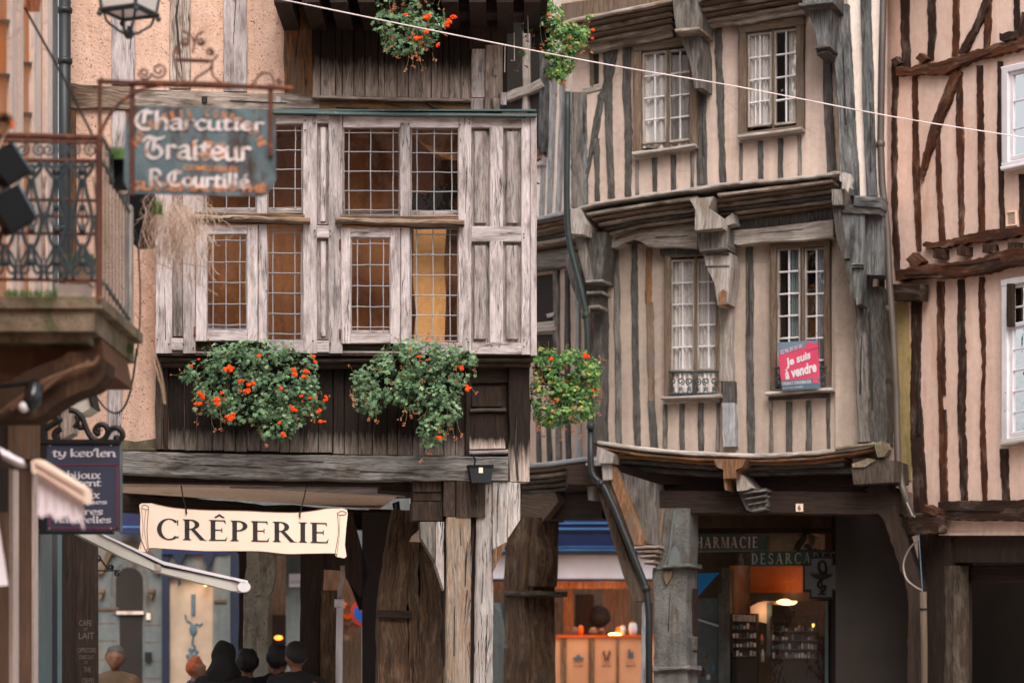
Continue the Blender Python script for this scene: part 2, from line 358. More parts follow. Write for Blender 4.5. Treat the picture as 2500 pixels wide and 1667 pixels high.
def wall(mb, pl, outer, holes, off=0, th=.3):
    """a wall slab with real openings"""
    from mathutils.geometry import tessellate_polygon
    hp = [[(x0,y0),(x1,y0),(x1,y1),(x0,y1)] if not isinstance(x0, tuple) else [x0,y0,x1,y1] for x0,y0,x1,y1 in holes]
    loops = [outer]+hp; flat = [p for l in loops for p in l]
    tri = tessellate_polygon([[Vector((x,y,0)) for x,y in l] for l in loops])
    fr = [pl.pt(x,y,off) for x,y in flat]; b = mb.add(fr); c = mb.add([p-pl.n3*th for p in fr])
    for t in tri:
        mb.face(tuple(b+i for i in t)); mb.face(tuple(c+i for i in reversed(t)))
    k = 0
    for l in loops:
        n = len(l)
        for i in range(n): j = (i+1)%n; mb.face((b+k+i, b+k+j, c+k+j, c+k+i))
        k += n
def rect(mb, pl, x0, y0, x1, y1, off=0, th=.1, **k): return poly(mb, pl, [(x0,y0),(x1,y0),(x1,y1),(x0,y1)], off, th, **k)
def tube(mb, pts, r, n=6, closed=False, caps=True):
    pts = [Vector(p) for p in pts]; m = len(pts); rs = r if isinstance(r, (list, tuple)) else [r]*m; prev = None; first = None; up = None
    for i, p in enumerate(pts):
        if closed: d = pts[(i+1) % m]-pts[i-1]
        else: d = (pts[min(i+1, m-1)]-pts[max(i-1, 0)])
        if d.length < 1e-9: d = Vector((0,0,1))
        d.normalize()
        if up is None: up = Vector((0,0,1)) if abs(d.z) < .9 else Vector((0,1,0))
        a = d.cross(up)
        if a.length < 1e-6: a = d.cross(Vector((1,0,0)))
        a.normalize(); b = a.cross(d).normalized(); up = b
        ring = mb.add([p+(a*math.cos(2*math.pi*k/n)+b*math.sin(2*math.pi*k/n))*rs[i] for k in range(n)])
        if prev is not None:
            for k in range(n): mb.face((prev+k, prev+(k+1)%n, ring+(k+1)%n, ring+k), [(i*.1, k/n), (i*.1, (k+1)/n), (i*.1+.1, (k+1)/n), (i*.1+.1, k/n)])
        if first is None: first = ring
        prev = ring
    if closed:
        for k in range(n): mb.face((prev+k, prev+(k+1)%n, first+(k+1)%n, first+k))
    elif caps:
        mb.face(tuple(first+k for k in range(n))); mb.face(tuple(prev+k for k in range(n-1, -1, -1)))
    return mb
def ptube(mb, pl, pts, r, off=0, n=6, closed=False, offs=None):
    return tube(mb, [pl.pt(x, y, offs[i] if offs else off) for i, (x, y) in enumerate(pts)], r, n, closed)
def spline(pts, k=6, closed=False):
    out = []; n = len(pts); rng = range(n if closed else n-1)
    for i in rng:
        g = (lambda j: pts[j % n]) if closed else (lambda j: pts[max(0, min(n-1, j))])
        a, b, c, d = (Vector(g(j)) for j in (i-1, i, i+1, i+2))
        for s in range(k):
            t = s/k; out.append(tuple(.5*((2*b)+(c-a)*t+(2*a-5*b+4*c-d)*t*t+(3*b-a-3*c+d)*t**3)))
    if not closed: out.append(tuple(pts[-1]))
    return out
def spiral(cx, cy, r0, r1, a0, a1, n=26):
    return [(cx+math.cos(R(a0+(a1-a0)*i/n))*(r0+(r1-r0)*i/n), cy-math.sin(R(a0+(a1-a0)*i/n))*(r0+(r1-r0)*i/n)) for i in range(n+1)]
def lathe(mb, c, prof, n=16, axis='z'):
    prev = None; c = Vector(c)
    for r, h in prof:
        ring = mb.add([c+Vector((r*math.cos(2*math.pi*k/n), r*math.sin(2*math.pi*k/n), h)) for k in range(n)])
        if prev is not None:
            for k in range(n): mb.face((prev+k, prev+(k+1)%n, ring+(k+1)%n, ring+k))
        prev = ring
    return mb
def box(mb, c, s, rz=0, M3=None):
    c = Vector(c); m = M3 or Matrix.Rotation(rz, 3, 'Z')
    v = [c+m@Vector((x*s[0]/2, y*s[1]/2, z*s[2]/2)) for x in (-1,1) for y in (-1,1) for z in (-1,1)]
    b = mb.add(v)
    for f in ((0,1,3,2),(4,6,7,5),(0,4,5,1),(2,3,7,6),(0,2,6,4),(1,5,7,3)): mb.face(tuple(b+i for i in f))
    return mb
def ball(mb, c, r, n=10, m=7, sq=(1,1,1)):
    c = Vector(c); prev = None
    for j in range(m+1):
        th = math.pi*j/m; rr = max(.02, math.sin(th))*r; z = -math.cos(th)*r
        ring = mb.add([c+Vector((rr*math.cos(2*math.pi*k/n)*sq[0], rr*math.sin(2*math.pi*k/n)*sq[1], z*sq[2])) for k in range(n)])
        if prev is not None:
            for k in range(n): mb.face((prev+k, prev+(k+1)%n, ring+(k+1)%n, ring+k))
        prev = ring
    return mb
def part(name, mat, parent, fn, smooth=False, **k):
    mb = MB(); fn(mb); return obj(name, mb, mat, parent, smooth, **k)
def bpart(name, mat, parent, pl, pts, w, off=.03, th=.12, **k):
    mb = MB(); beam(mb, pl, pts, w, off, th, **k); return obj(name, mb, mat, parent)
def ppart(name, mat, parent, pl, pts, off=0, th=.1, **k):
    mb = MB(); poly(mb, pl, pts, off, th, **k); return obj(name, mb, mat, parent)
# ---------------------------------------------------------------- lettering
def quadmap(q):
    a, b, c, d = (Vector(x) for x in q)      # TL TR BR BL
    return lambda u, v: (a*(1-u)+b*u)*(1-v)+(d*(1-u)+c*u)*v
def letters(mb, pl, shapes, quad, off, by=None):
    """shapes: list of convex outlines in 2-D (y up); scaled to fill the pixel quad"""
    xs = [p[0] for s in shapes for p in s]; ys = [p[1] for s in shapes for p in s]
    x0, x1 = min(xs), max(xs); y0, y1 = (min(ys), max(ys)) if by is None else by
    f = quadmap(quad)
    for i, s in enumerate(shapes):
        q = [f((x-x0)/(x1-x0), (y1-y)/(y1-y0)) for x, y in s]
        b = mb.add([pl.pt(p.x, p.y, off+.00012*(i % 24)) for p in q]); mb.face(tuple(range(b, b+len(q))))
    return mb
def hull(pts):
    pts = sorted(set((round(x, 5), round(y, 5)) for x, y in pts))
    def half(p):
        h = []
        for q in p:
            while len(h) > 1 and (h[-1][0]-h[-2][0])*(q[1]-h[-2][1])-(h[-1][1]-h[-2][1])*(q[0]-h[-2][0]) <= 0: h.pop()
            h.append(q)
        return h
    return half(pts)[:-1]+half(pts[::-1])[:-1]
SK = {  # pen skeletons: advance, strokes (x-height 1)
 'a': (1.0, [[(.2,.85),(.5,1),(.75,.85),(.75,.1),(.95,0)], [(.75,.6),(.35,.55),(.12,.3),(.35,0),(.75,.25)]]),
 'b': (.95, [[(.15,1.6),(.15,.1),(.45,0),(.8,.25),(.8,.75),(.5,1),(.15,.75)]]),
 'c': (.85, [[(.78,.85),(.5,1),(.15,.75),(.12,.3),(.42,0),(.8,.18)]]),
 'd': (1.0, [[(.3,1.6),(.75,1.1),(.8,.3),(.45,0),(.12,.3),(.15,.75),(.45,1),(.8,.8)]]),
 'e': (.9, [[(.14,.48),(.76,.62),(.72,.88),(.45,1),(.15,.75),(.12,.3),(.42,0),(.8,.18)]]),
 'g': (.95, [[(.1,1),(.85,1)],[(.45,1),(.2,.62),(.75,.5),(.8,.05),(.45,-.3),(.15,-.1)]]),
 'h': (1.0, [[(.15,1.6),(.15,0)],[(.15,.7),(.5,1),(.8,.75),(.8,0)]]),
 'i': (.5, [[(.22,1),(.22,.1),(.4,0)],[(.2,1.3),(.26,1.4)]]),
 'j': (.6, [[(.3,1),(.3,0),(.05,-.3)],[(.28,1.3),(.34,1.4)]]),
 'k': (.95, [[(.15,1.6),(.15,0)],[(.8,1),(.2,.5),(.85,0)]]),
 'l': (.5, [[(.2,1.6),(.2,.1),(.42,0)]]),
 'n': (1.0, [[(.15,1),(.15,0)],[(.15,.75),(.5,1),(.8,.75),(.8,.1),(.95,0)]]),
 'o': (1.0, [[(.5,1),(.15,.75),(.12,.3),(.47,0),(.82,.25),(.85,.7),(.5,1)]]),
 'p': (.95, [[(.15,1),(.15,-.5)],[(.15,.8),(.5,1),(.82,.7),(.8,.25),(.45,0),(.15,.15)]]),
 'q': (.95, [[(.8,.8),(.45,1),(.13,.7),(.15,.25),(.5,0),(.8,.2)],[(.8,1),(.8,-.35),(1,-.5)]]),
 'r': (.75, [[(.18,1),(.18,0)],[(.18,.75),(.45,1),(.68,.88)]]),
 's': (.8, [[(.7,.88),(.4,1),(.12,.75),(.65,.35),(.5,.03),(.1,.12)]]),
 't': (.75, [[(.05,1),(.68,1)],[(.32,1.25),(.25,.2),(.45,0),(.68,.12)]]),
 'u': (1.0, [[(.15,1),(.15,.15),(.4,0),(.75,.2)],[(.75,1),(.75,.1),(.95,0)]]),
 'v': (.95, [[(.1,1),(.3,.9),(.15,.35),(.45,0),(.8,.35),(.75,.8),(.55,1)]]),
 'x': (.95, [[(.1,1),(.35,.8),(.55,.2),(.85,0)],[(.85,1),(.1,0)]]),
 'y': (.95, [[(.12,1),(.15,.4),(.45,.15),(.75,.4)],[(.8,1),(.7,.1),(.35,-.45),(.05,-.3)]]),
 'C': (1.35, [[(1.15,1.35),(.75,1.6),(.25,1.25),(.12,.6),(.45,.05),(1.05,.05)],[(.7,1.55),(.62,.55)],[(.8,1.3),(1.2,1.5)]]),
 'T': (1.45, [[(.05,1.3),(.3,1.6),(.9,1.45),(1.35,1.6)],[(.62,1.5),(.3,1.1),(.25,.4),(.6,0),(1.1,.15),(1.2,.6),(.9,.95)],[(.75,1.4),(.68,.6)]]),
 'R': (1.25, [[(.2,1.6),(.2,0)],[(.2,1.55),(.75,1.6),(1.0,1.2),(.75,.85),(.25,.8)],[(.6,.8),(1.0,.1),(1.2,0)]]),
 'G': (1.3, [[(1.1,1.35),(.7,1.6),(.25,1.25),(.15,.55),(.5,0),(1.0,.05),(1.05,.6),(.7,.65)]]),
 '.': (.4, [[(.15,0),(.22,.06)]]), "'": (.3, [[(.3,1.7),(.02,1.1)]]), ' ': (.5, []), '-': (.6, [[(.1,.5),(.5,.5)]]),
}
def pen(text, nib=(.13, .09), thick=.05, smooth=True, caps_scale=1.0, acc=None):
    out = []; x = 0; nx, ny = nib; l = math.hypot(nx, ny); tx, ty = -ny/l*thick, nx/l*thick
    for ch in text:
        adv, st = SK[{'é': 'e'}.get(ch, ch)]; st = list(st)
        if ch == 'é': st.append([(.5,1.35),(.62,1.5)])
        for s in st:
            pts = spline(s, 4) if smooth and len(s) > 2 else s
            for a, b in zip(pts, pts[1:]):
                out.append(hull([(x+p[0]+u*nx+v*tx, p[1]+u*ny+v*ty) for p in (a, b) for u in (-1,1) for v in (-1,1)]))
        x += adv
    return out
def arcq(cx, cy, rx, ry, a0, a1, wx, wy, n=16):
    q = []
    for i in range(n):
        t0, t1 = R(a0+(a1-a0)*i/n), R(a0+(a1-a0)*(i+1)/n)
        q.append([(cx+rx*math.cos(t0), cy+ry*math.sin(t0)), (cx+rx*math.cos(t1), cy+ry*math.sin(t1)),
                  (cx+(rx-wx)*math.cos(t1), cy+(ry-wy)*math.sin(t1)), (cx+(rx-wx)*math.cos(t0), cy+(ry-wy)*math.sin(t0))])
    return q
def rc(x0, y0, x1, y1): return [(x0,y0),(x1,y0),(x1,y1),(x0,y1)]
def serif(x, w, y0=0, y1=1, e=.07, t=.035):
    o = [rc(x, y0, x+w, y1)]
    for y, sg in ((y0, 1), (y1, -1)):
        o.append(rc(x-e, min(y, y+sg*t), x+w+e, max(y, y+sg*t)))
        o.append([(x-e*.6, y+sg*t), (x, y+sg*t), (x, y+sg*(t+.05))]); o.append([(x+w, y+sg*t), (x+w+e*.6, y+sg*t), (x+w, y+sg*(t+.05))])
    return o
def roman(text, w=.13, th=.05, cond=1.0, gap=.09):
    out = []; x = 0
    for ch in text:
        if ch == ' ': x += .35*cond; continue
        b = {'Ê': 'E', 'É': 'E'}.get(ch, ch)
        if b == 'I': s = serif(.08, w); adv = w+.16
        elif b == 'E':
            s = serif(.08, w)+[rc(.08, 1-th, .62, 1), rc(.08, 0, .66, th), rc(.08, .49, .5, .49+th), [(.56,1-th),(.62,1-th),(.64,.8)], [(.6,th),(.66,th),(.7,.22)], rc(.48,.4,.51,.63)]; adv = .7
        elif b == 'L': s = serif(.08, w)+[rc(.08, 0, .6, th), [(.54,th),(.6,th),(.64,.24)]]; adv = .64
        elif b == 'P': s = serif(.08, w)+arcq(.28, .74, .36, .26, -90, 90, w, th)+[rc(.08, 1-th, .3, 1), rc(.1, .48, .3, .48+th)]; adv = .66
        elif b == 'R': s = serif(.08, w)+arcq(.28, .75, .34, .25, -90, 90, w, th)+[rc(.08, 1-th, .3, 1), rc(.1, .5, .3, .5+th), [(.3,.52),(.46,.52),(.84,0),(.66,0)], rc(.66,0,.9,.03)]; adv = .86
        elif b == 'B': s = serif(.08, w)+arcq(.28, .76, .3, .24, -90, 90, w, th)+arcq(.28, .27, .36, .27, -90, 90, w, th)+[rc(.08,1-th,.3,1), rc(.1,.5,.3,.54), rc(.08,0,.3,th)]; adv = .7
        elif b == 'D': s = serif(.08, w)+arcq(.3, .5, .46, .5, -90, 90, w, th)+[rc(.08,1-th,.32,1), rc(.08,0,.32,th)]; adv = .82
        elif b == 'C': s = arcq(.5, .5, .45, .52, 42, 318, w, th)+[rc(.8,.68,.84,.96), [(.8,.1),(.86,.22),(.84,.05)]]; adv = .9
        elif b == 'G': s = arcq(.5, .5, .45, .52, 42, 318, w, th)+[rc(.8,.68,.84,.96), rc(.72,.05,.72+w,.42), rc(.64,.4,.92,.43)]; adv = .95
        elif b == 'O' or b == 'Q': s = arcq(.5, .5, .45, .52, 0, 360, w, th, 24)+([[(.5,.1),(.65,.1),(.95,-.2),(.8,-.2)]] if b == 'Q' else []); adv = .98
        elif b == 'H': s = serif(.08, w)+serif(.56, w)+[rc(.1, .48, .6, .48+th)]; adv = .8
        elif b == 'M': s = serif(.06, .05)+serif(.78, w)+[[(.06,1),(.06+w,1),(.5,0),(.44,0)], [(.44,0),(.5,0),(.84,1),(.78,1)]]; adv = .98
        elif b == 'N': s = serif(.08, .05)+serif(.66, .05)+[[(.08,1),(.08+w,1),(.71,0),(.66,0)]]; adv = .82
        elif b == 'U': s = serif(.08, w, .3)+serif(.6, .05, .3)+arcq(.365, .32, .285, .33, 180, 360, w*.8, th); adv = .78
        elif b == 'T': s = serif(.3, w)+[rc(.02, 1-th, .72, 1), [(.02,1),(.06,1),(.0,.78)], [(.68,1),(.72,1),(.74,.78)]]; adv = .74
        elif b == 'A': s = [[(.05,0),(.1,0),(.44,1),(.38,1)], [(.36,1),(.36+w,1),(.8+.04,0),(.84-w-.03,0)], rc(.2,.3,.68,.3+th), rc(-.02,0,.2,.035), rc(.6,0,.94,.035)]; adv = .9
        elif b == 'S': s = arcq(.36, .75, .28, .26, 30, 270, w*.8, th*1.3)+arcq(.36, .26, .3, .26, -150, 90, w*.8, th*1.3)+[rc(.58,.74,.62,.95), rc(.06,.05,.1,.28)]; adv = .7
        else: s = []; adv = .4
        if ch in 'Ê': s += [[(.2,1.13),(.27,1.13),(.4,1.26)], [(.53,1.13),(.6,1.13),(.4,1.26)][::-1], [(.2,1.13),(.27,1.1),(.4,1.2),(.4,1.3)], [(.6,1.13),(.53,1.1),(.4,1.2),(.4,1.3)]]
        out += [[((x+px*cond), py) for px, py in q] for q in s]; x += (adv+gap)*cond
    return out
def bfont(text, bold=0.0, mono=False):
    cu = bpy.data.curves.new('t', 'FONT'); cu.body = text; cu.offset = bold; cu.resolution_u = 3; cu.fill_mode = 'FRONT'
    o = bpy.data.objects.new('t', cu); COL.objects.link(o)
    me = bpy.data.meshes.new_from_object(o); bpy.data.objects.remove(o)
    sh = [[(me.vertices[i].co.x, me.vertices[i].co.y) for i in p.vertices] for p in me.polygons]
    bpy.data.meshes.remove(me); return sh
def text(name, mat, parent, pl, shapes, quad, off, by=None):
    mb = MB(); letters(mb, pl, shapes, quad, off, by); return obj(name, mb, mat, parent, fix=False)
def q4(x0, y0, x1, y1, sl=0): return [(x0, y0), (x1, y0+sl), (x1, y1+sl), (x0, y1)]
def annul(mb, pl, pts, w, off, closed=False):
    pass
# ================================================================ CREPERIE HOUSE (bay window house)
def roombox(mb, pl, x0, y0, x1, y1, off, depth):
    f = [pl.pt(x, y, off) for x, y in ((x0,y0),(x1,y0),(x1,y1),(x0,y1))]; b = [p-pl.n3*depth for p in f]
    i = mb.add(f+b)
    mb.face((i+4,i+5,i+6,i+7))
    for a in range(4): c = (a+1) % 4; mb.face((i+a, i+c, i+4+c, i+4+a))
def curtain(parent, pl, x0, y0, x1, y1, off, mat='curtain', amp=.025, n=26):
    mb = MB(); ph = random.random()*9
    prev = None
    for i in range(n+1):
        x = x0+(x1-x0)*i/n; o = off+amp*math.sin(i*1.35+ph)+amp*.5*math.sin(i*.6+ph)
        b = mb.add([pl.pt(x, y0, o), pl.pt(x, y1, o+amp*.4*math.sin(i))])
        if prev is not None: mb.face((prev, b, b+1, prev+1))
        prev = b
    return obj('curtain', mb, mat, parent, smooth=True, fix=False)
PA = Plane(170, 20.8, 1300, 21.3)
hA = thing('creperie_house', 'half-timbered house with a weathered grey oak bay window over the creperie arcade', 'house', (-.9, 21.3, 0))
# walls, roof, side
part('plaster_wall', 'plA', hA, lambda m: (
    wall(m, PA, [(166,-300),(775,-300),(775,1095),(166,1095)], [(390,292,770,856)], 0, .22), ))
part('side_wall', 'wdark', hA, lambda m: (box(m, (-.14, 23.2, 8.1), (.1, 3.4, 3.2)), box(m, (.04, 23.2, 4.9), (.1, 3.4, 3.1))))
part('roof', 'stoned', hA, lambda m: (box(m, (-2.1, 23.0, 9.8), (4.0, 3.8, .2))))
BO = .30
for x, y0, y1, w, mt in ((301,-250,206,57,'wgrey'), (440,-250,216,52,'wbeam'), (575,-250,223,58,'wgrey')):
    bpart('timber_post', mt, hA, PA, [(x-1,y0),(x,y1)], w, .025, .12, wob=1.6)
bpart('timber_post', 'wbrown', hA, PA, [(727,-250),(728,40),(729,231)], [70,72,72], .04, .14, wob=2)
bpart('timber_beam', 'wrotten', hA, PA, [(170,234),(265,238),(330,243)], [58,56,50], .05, .18, wob=3.2, fine=1.3)
bpart('timber_beam', 'wbeam', hA, PA, [(326,242),(500,247),(782,250)], [50,46,36], .055, .18, wob=1.2)
bpart('timber_beam', 'wbrown', hA, PA, [(780,256),(960,260),(1150,259)], [30,29,26], .07, .2, wob=1.5)
bpart('timber_rail', 'wbeam', hA, PA, [(763,236),(950,242),(1150,246)], [8,9,8], .12, .2, wob=.6)
bpart('timber_beam', 'wgrey', hA, PA, [(1166,240),(1166,274)], 33, .10, .2, wob=.6)
bpart('beam_end', 'wbeam', hA, PA, [(1201,240),(1201,273)], 38, .16, .2, wob=1.5)
bpart('timber_peg', 'wgrey', hA, PA, [(1229,226),(1229,256)], 16, .18, .12, wob=.8)
for x in (499, 680): bpart('iron_bolt', 'iron' if x < 600 else 'wgrey', hA, PA, [(x,236),(x,250)], 13, .075, .03, wob=.2)
# upper boards under the jetty
def boards(m, x0, x1, y0, y1, off, n, th=.04, y1b=None, sl=0):
    xs = sorted([x0]+[x0+(x1-x0)*(i+random.uniform(-.28,.28))/n for i in range(1, n)]+[x1])
    for i, (a, b) in enumerate(zip(xs, xs[1:])):
        f = ((a+b)/2-x0)/(x1-x0)
        beam(m, PA, [((a+b)/2, y0), ((a+b)/2, y1+sl*f+random.uniform(-1.5,1.5))], b-a-1.4, off+random.uniform(-.012,.012), th, wob=.5, ch=.004)
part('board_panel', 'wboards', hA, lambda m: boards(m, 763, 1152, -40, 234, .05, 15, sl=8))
part('board_backing', 'room', hA, lambda m: rect(m, PA, 755, -300, 1238, 280, -.03, .1))
bpart('timber_post', 'wgrey', hA, PA, [(1169,120),(1168,238)], 34, .09, .12)
bpart('timber_post', 'wbeam', hA, PA, [(1207,110),(1207,240)], 43, .11, .14)
bpart('timber_post', 'wdark', hA, PA, [(1190,-60),(1190,122)], 92, .08, .14)
bpart('timber_peg', 'wgrey', hA, PA, [(1209,168),(1209,184)], 11, .14, .04, wob=.4)
# upper storey jetty above the picture: joists and a soffit that hold the flower boxes
def jet(m):
    rect(m, PA, 680, -420, 1330, -22, .85, .06)
    a = [PA.pt(690, -20, .88), PA.pt(1300, -20, .88)]
    for t in [i/9 for i in range(10)]:
        p = a[0].lerp(a[1], t); box(m, p+Vector((0,.46,-.02)), (.14,1.0,.16))
    c = a[0].lerp(a[1], .5); box(m, c+Vector((0,.46,.1)), (2.35,1.02,.06))
part('upper_jetty', 'wdark', hA, jet)
bpart('jetty_beam', 'wdarkg', hA, PA, [(1070,14),(1300,17)], 33, .36, .3, wob=1)
# ---- bay: zinc cap, posts, rails
part('zinc_flashing', 'zinc', hA, lambda m: (beam(m, PA, [(376,270),(640,272),(760,274),(1000,279),(1311,281)], 7, BO+.07, .46, wob=.5, ch=.003), ))
part('bay_roof', 'zinc', hA, lambda m: (rect(m, PA, 378, 267, 1309, 271, BO-.02, .34)))
ppart('loose_slate', 'wgrey', hA, PA, [(1225,273),(1283,271),(1288,276),(1228,278)], BO-.05, .1)
for x, w in ((400,41),(462,31),(480,30),(640,26),(757,34),(819,34),(989,24),(1135,31)):
    y0, y1 = (284, 862)
    if x == 640 or x == 989: y0, y1 = 300, 540
    if x == 480: y1 = 540
    bpart('bay_post', 'wgrey', hA, PA, [(x,y0),(x,y1)], w, BO, .09, wob=.45, ch=.005)
bpart('bay_post', 'wgrey', hA, PA, [(1284,286),(1284,865)], 22, BO, .09, wob=.3)
bpart('corner_board', 'wgrey', hA, PA, [(1303,284),(1303,867)], 15, BO+.012, .5, wob=.3, ch=.003)
bpart('bay_post', 'wgrey', hA, PA, [(1212,309),(1212,836)], 33, BO-.004, .09, wob=.3)
for a, b, y, h in ((378,742,291,22),(838,1119,297,28),(1151,1273,298,28)):
    bpart('top_rail', 'wgrey', hA, PA, [(a,y),(b,y+1)], h, BO-.006, .09, wob=.4, ch=.004)
bpart('top_rail', 'wgrey', hA, PA, [(774,290),(803,290)], 24, BO+.004, .08, wob=.3)
# bottom rails
for a, b, y, h, o in ((652,741,846,30,0),(1000,1120,850,30,0),(1151,1273,850,28,-.006),(383,740,862,8,-.03),(836,1000,862,10,-.03)):
    bpart('bottom_rail', 'wgrey', hA, PA, [(a,y),(b,y+1)], h, BO+o, .09, wob=.4, ch=.004)
bpart('bottom_rail', 'wdarkg', hA, PA, [(480,844),(652,847)], 30, BO-.06, .09, wob=.6)
bpart('bottom_rail', 'wdarkg', hA, PA, [(836,849),(1000,852)], 26, BO-.06, .09, wob=.6)
bpart('mid_rail', 'wgrey', hA, PA, [(1151,571),(1273,572)], 37, BO-.003, .09, wob=.4, ch=.004)
for x0, x1 in ((1151,1195),(1229,1273)):
    for y0, y1 in ((312,553),(590,836)):
        def pan(m):
            rect(m, PA, x0-1, y0, x1+1, y1, BO-.055, .03)
        part('panel', 'wpanel', hA, pan)
        bpart('raised_panel', 'wpanel', hA, PA, [((x0+x1)/2-1, y0+9),((x0+x1)/2-1, y1-9)], (x1-x0)*.68, BO-.022, .03, wob=.3, ch=.012)
for y0, y1 in ((305,548),(583,828)):
    bpart('panel_strip', 'wpanel', hA, PA, [(788,y0),(788,y1)], 36, BO-.045, .03, wob=.3)
    bpart('panel_strip', 'wgrey', hA, PA, [(789,y0+6),(789,y1-8)], 13, BO-.026, .03, wob=.3)
bpart('rail_block', 'wgrey', hA, PA, [(774,566),(803,566)], 30, BO+.006, .08, wob=.3)
bpart('rail_block', 'wgrey', hA, PA, [(774,846),(803,846)], 29, BO+.002, .08, wob=.3)
bpart('panel_strip', 'wpanel', hA, PA, [(434,560),(434,820)], 25, BO-.03, .03, wob=.3)
bpart('panel_strip', 'wpanel', hA, PA, [(434,300),(434,545)], 25, BO-.03, .03, wob=.3)
bpart('rail_block', 'wgrey', hA, PA, [(418,840),(447,841)], 30, BO+.002, .08, wob=.3)
bpart('rail_block', 'wgrey', hA, PA, [(418,553),(447,553)], 22, BO+.002, .08, wob=.3)
# pegs and nails on the frame
def pegs(m):
    for x, y in ((745,294),(768,301),(745,318),(983,303),(998,303),(1123,305),(1146,291),(1146,300),(1279,289),(1279,297),(769,563),(806,563),(769,577),(806,577),(1279,846),(1279,830),(1219,846),(1200,845),
                 (497,833),(508,813),(604,818),(848,818),(956,818),(960,831),(384,829),(412,840),(448,841),(472,850),(764,832),(806,838),(553,553),(612,560),(906,561),(959,573),(1140,827),(1143,835),(1279,571),(1279,580)):
        p = PA.pt(x, y, BO+.014); ball(m, p, .007, 6, 4)
part('nails', 'iron', hA, pegs)
# drip ledges
for (a, ya, b, yb) in ((463,533,758,541),(820,541,1134,548)):
    bpart('drip_ledge', 'wrotten', hA, PA, [(a,ya-4),(b,yb-4)], 13, BO+.10, .16, wob=1, ch=.02)
    bpart('drip_ledge', 'wbrown', hA, PA, [(a+12,ya-13),(b-14,yb-13)], 8, BO+.05, .1, wob=.6)
# windows: sash mesh is the part; lead grid, pane are sub-parts
def leaded(x0, y0, x1, y1, vs_, hs, sash=None, off=BO-.05):
    mb = MB()
    if sash:
        sx0, sy0, sx1, sy1 = sash; fo = BO+.02
        beam(mb, PA, [((sx0+x0)/2, sy0), ((sx0+x0)/2, sy1)], x0-sx0, fo, .06, wob=.4, ch=.005)
        beam(mb, PA, [((sx1+x1)/2, sy0), ((sx1+x1)/2, sy1)], sx1-x1, fo, .06, wob=.4, ch=.005)
        beam(mb, PA, [(x0, (sy0+y0)/2), (x1, (sy0+y0)/2)], y0-sy0, fo-.003, .06, wob=.4, ch=.005)
        beam(mb, PA, [(x0, (sy1+y1)/2), (x1, (sy1+y1)/2)], sy1-y1, fo+.003, .06, wob=.4, ch=.005)
        w = obj('window', mb, 'wgrey', hA); off = BO-.01
        for yy in (sy0+28, sy1-35):
            bpart('hinge', 'rust', w, PA, [(sx0-3, yy), (sx0-3, yy+24)], 4, BO+.03, .02, wob=.2)
    else:
        for a, b in (((x0-1,y0),(x0-1,y1)), ((x1+1,y0),(x1+1,y1))): beam(mb, PA, [a, b], 4, off+.02, .03, wob=.2, ch=.002)
        w = obj('window', mb, 'wpanel', hA)
    def grid(m):
        for x in [x0+1.5]+list(vs_)+[x1-1.5]:
            ptube(m, PA, [(x+random.uniform(-.8,.8), y0+(y1-y0)*k/6) if 0 < k < 6 else (x, y0+(y1-y0)*k/6) for k in range(7)], .0052, off+.002, 5)
        for y in [y0+1.5]+list(hs)+[y1-1.5]:
            ptube(m, PA, [(x0+(x1-x0)*k/5, y+(random.uniform(-.8,.8) if 0 < k < 5 else 0)) for k in range(6)], .0050, off+.003, 5)
        for x in vs_:
            for y in hs: ball(m, PA.pt(x, y, off+.004), .0085, 6, 4)
    part('lead_grid', 'lead', w, grid)
    ppart('pane', 'glassA', w, PA, [(x0-1,y0-1),(x1+1,y0-1),(x1+1,y1+1),(x0-1,y1+1)], off-.004, 0)
leaded(495,303,626,521, (503,553,608), (320,367,414,461,508))
leaded(653,303,739,521, (668,721), (320,367,414,461,508))
leaded(838,310,976,528, (852,905,960), (325,371,419,466,513))
leaded(1002,311,1120,529, (1018,1060,1103), (327,374,421,468,515))
leaded(505,572,603,806, (520,552,586), (587,640,690,742,793), (478,549,629,832))
leaded(652,554,737,832, (666,720), (568,618,667,716,766,815))
leaded(856,580,953,816, (873,904,936), (595,647,698,749,799), (833,556,977,838))
leaded(1002,558,1119,834, (1017,1057,1099), (573,622,672,721,770,820))
bpart('bay_post', 'wgrey', hA, PA, [(641,548),(641,835)], 21, BO-.002, .09, wob=.4)
bpart('bay_post', 'wgrey', hA, PA, [(989,556),(989,838)], 22, BO-.002, .09, wob=.4)
part('room', 'roombrown', hA, lambda m: roombox(m, PA, 384, 288, 1296, 862, BO-.10, .75))
ppart('room_wall', 'roomtan', hA, PA, [(1010,560),(1090,560),(1084,640),(1089,720),(1085,850),(1009,850),(1016,760),(1008,690)], BO-.32, .1)
ppart('room_wall', 'roomtan', hA, PA, [(1003,330),(1035,350),(1066,385),(1120,392),(1124,345),(1128,300),(1003,300)], BO-.55, .05)
ppart('room_lampshade', 'roomtan', hA, PA, [(1022,345),(1085,372),(1124,378),(1124,392),(1095,389),(1050,370)], BO-.3, .02)
ppart('hanging_coat', 'black', hA, PA, [(1075,455),(1120,448),(1126,470),(1100,485),(1128,540),(1005,540),(1010,470),(1040,475)], BO-.5, .1)
for x0,x1,y in ((487,626,515),(653,739,515),(838,976,521),(1002,1120,522),(506,603,802),(857,953,812)): bpart('inner_sill', 'wgrey', hA, PA, [(x0,y),(x1,y)], 12, BO-.075, .05, wob=.3)
part('bay_floor', 'wdark', hA, lambda m: rect(m, PA, 384, 861, 1308, 868, BO-.02, .5))
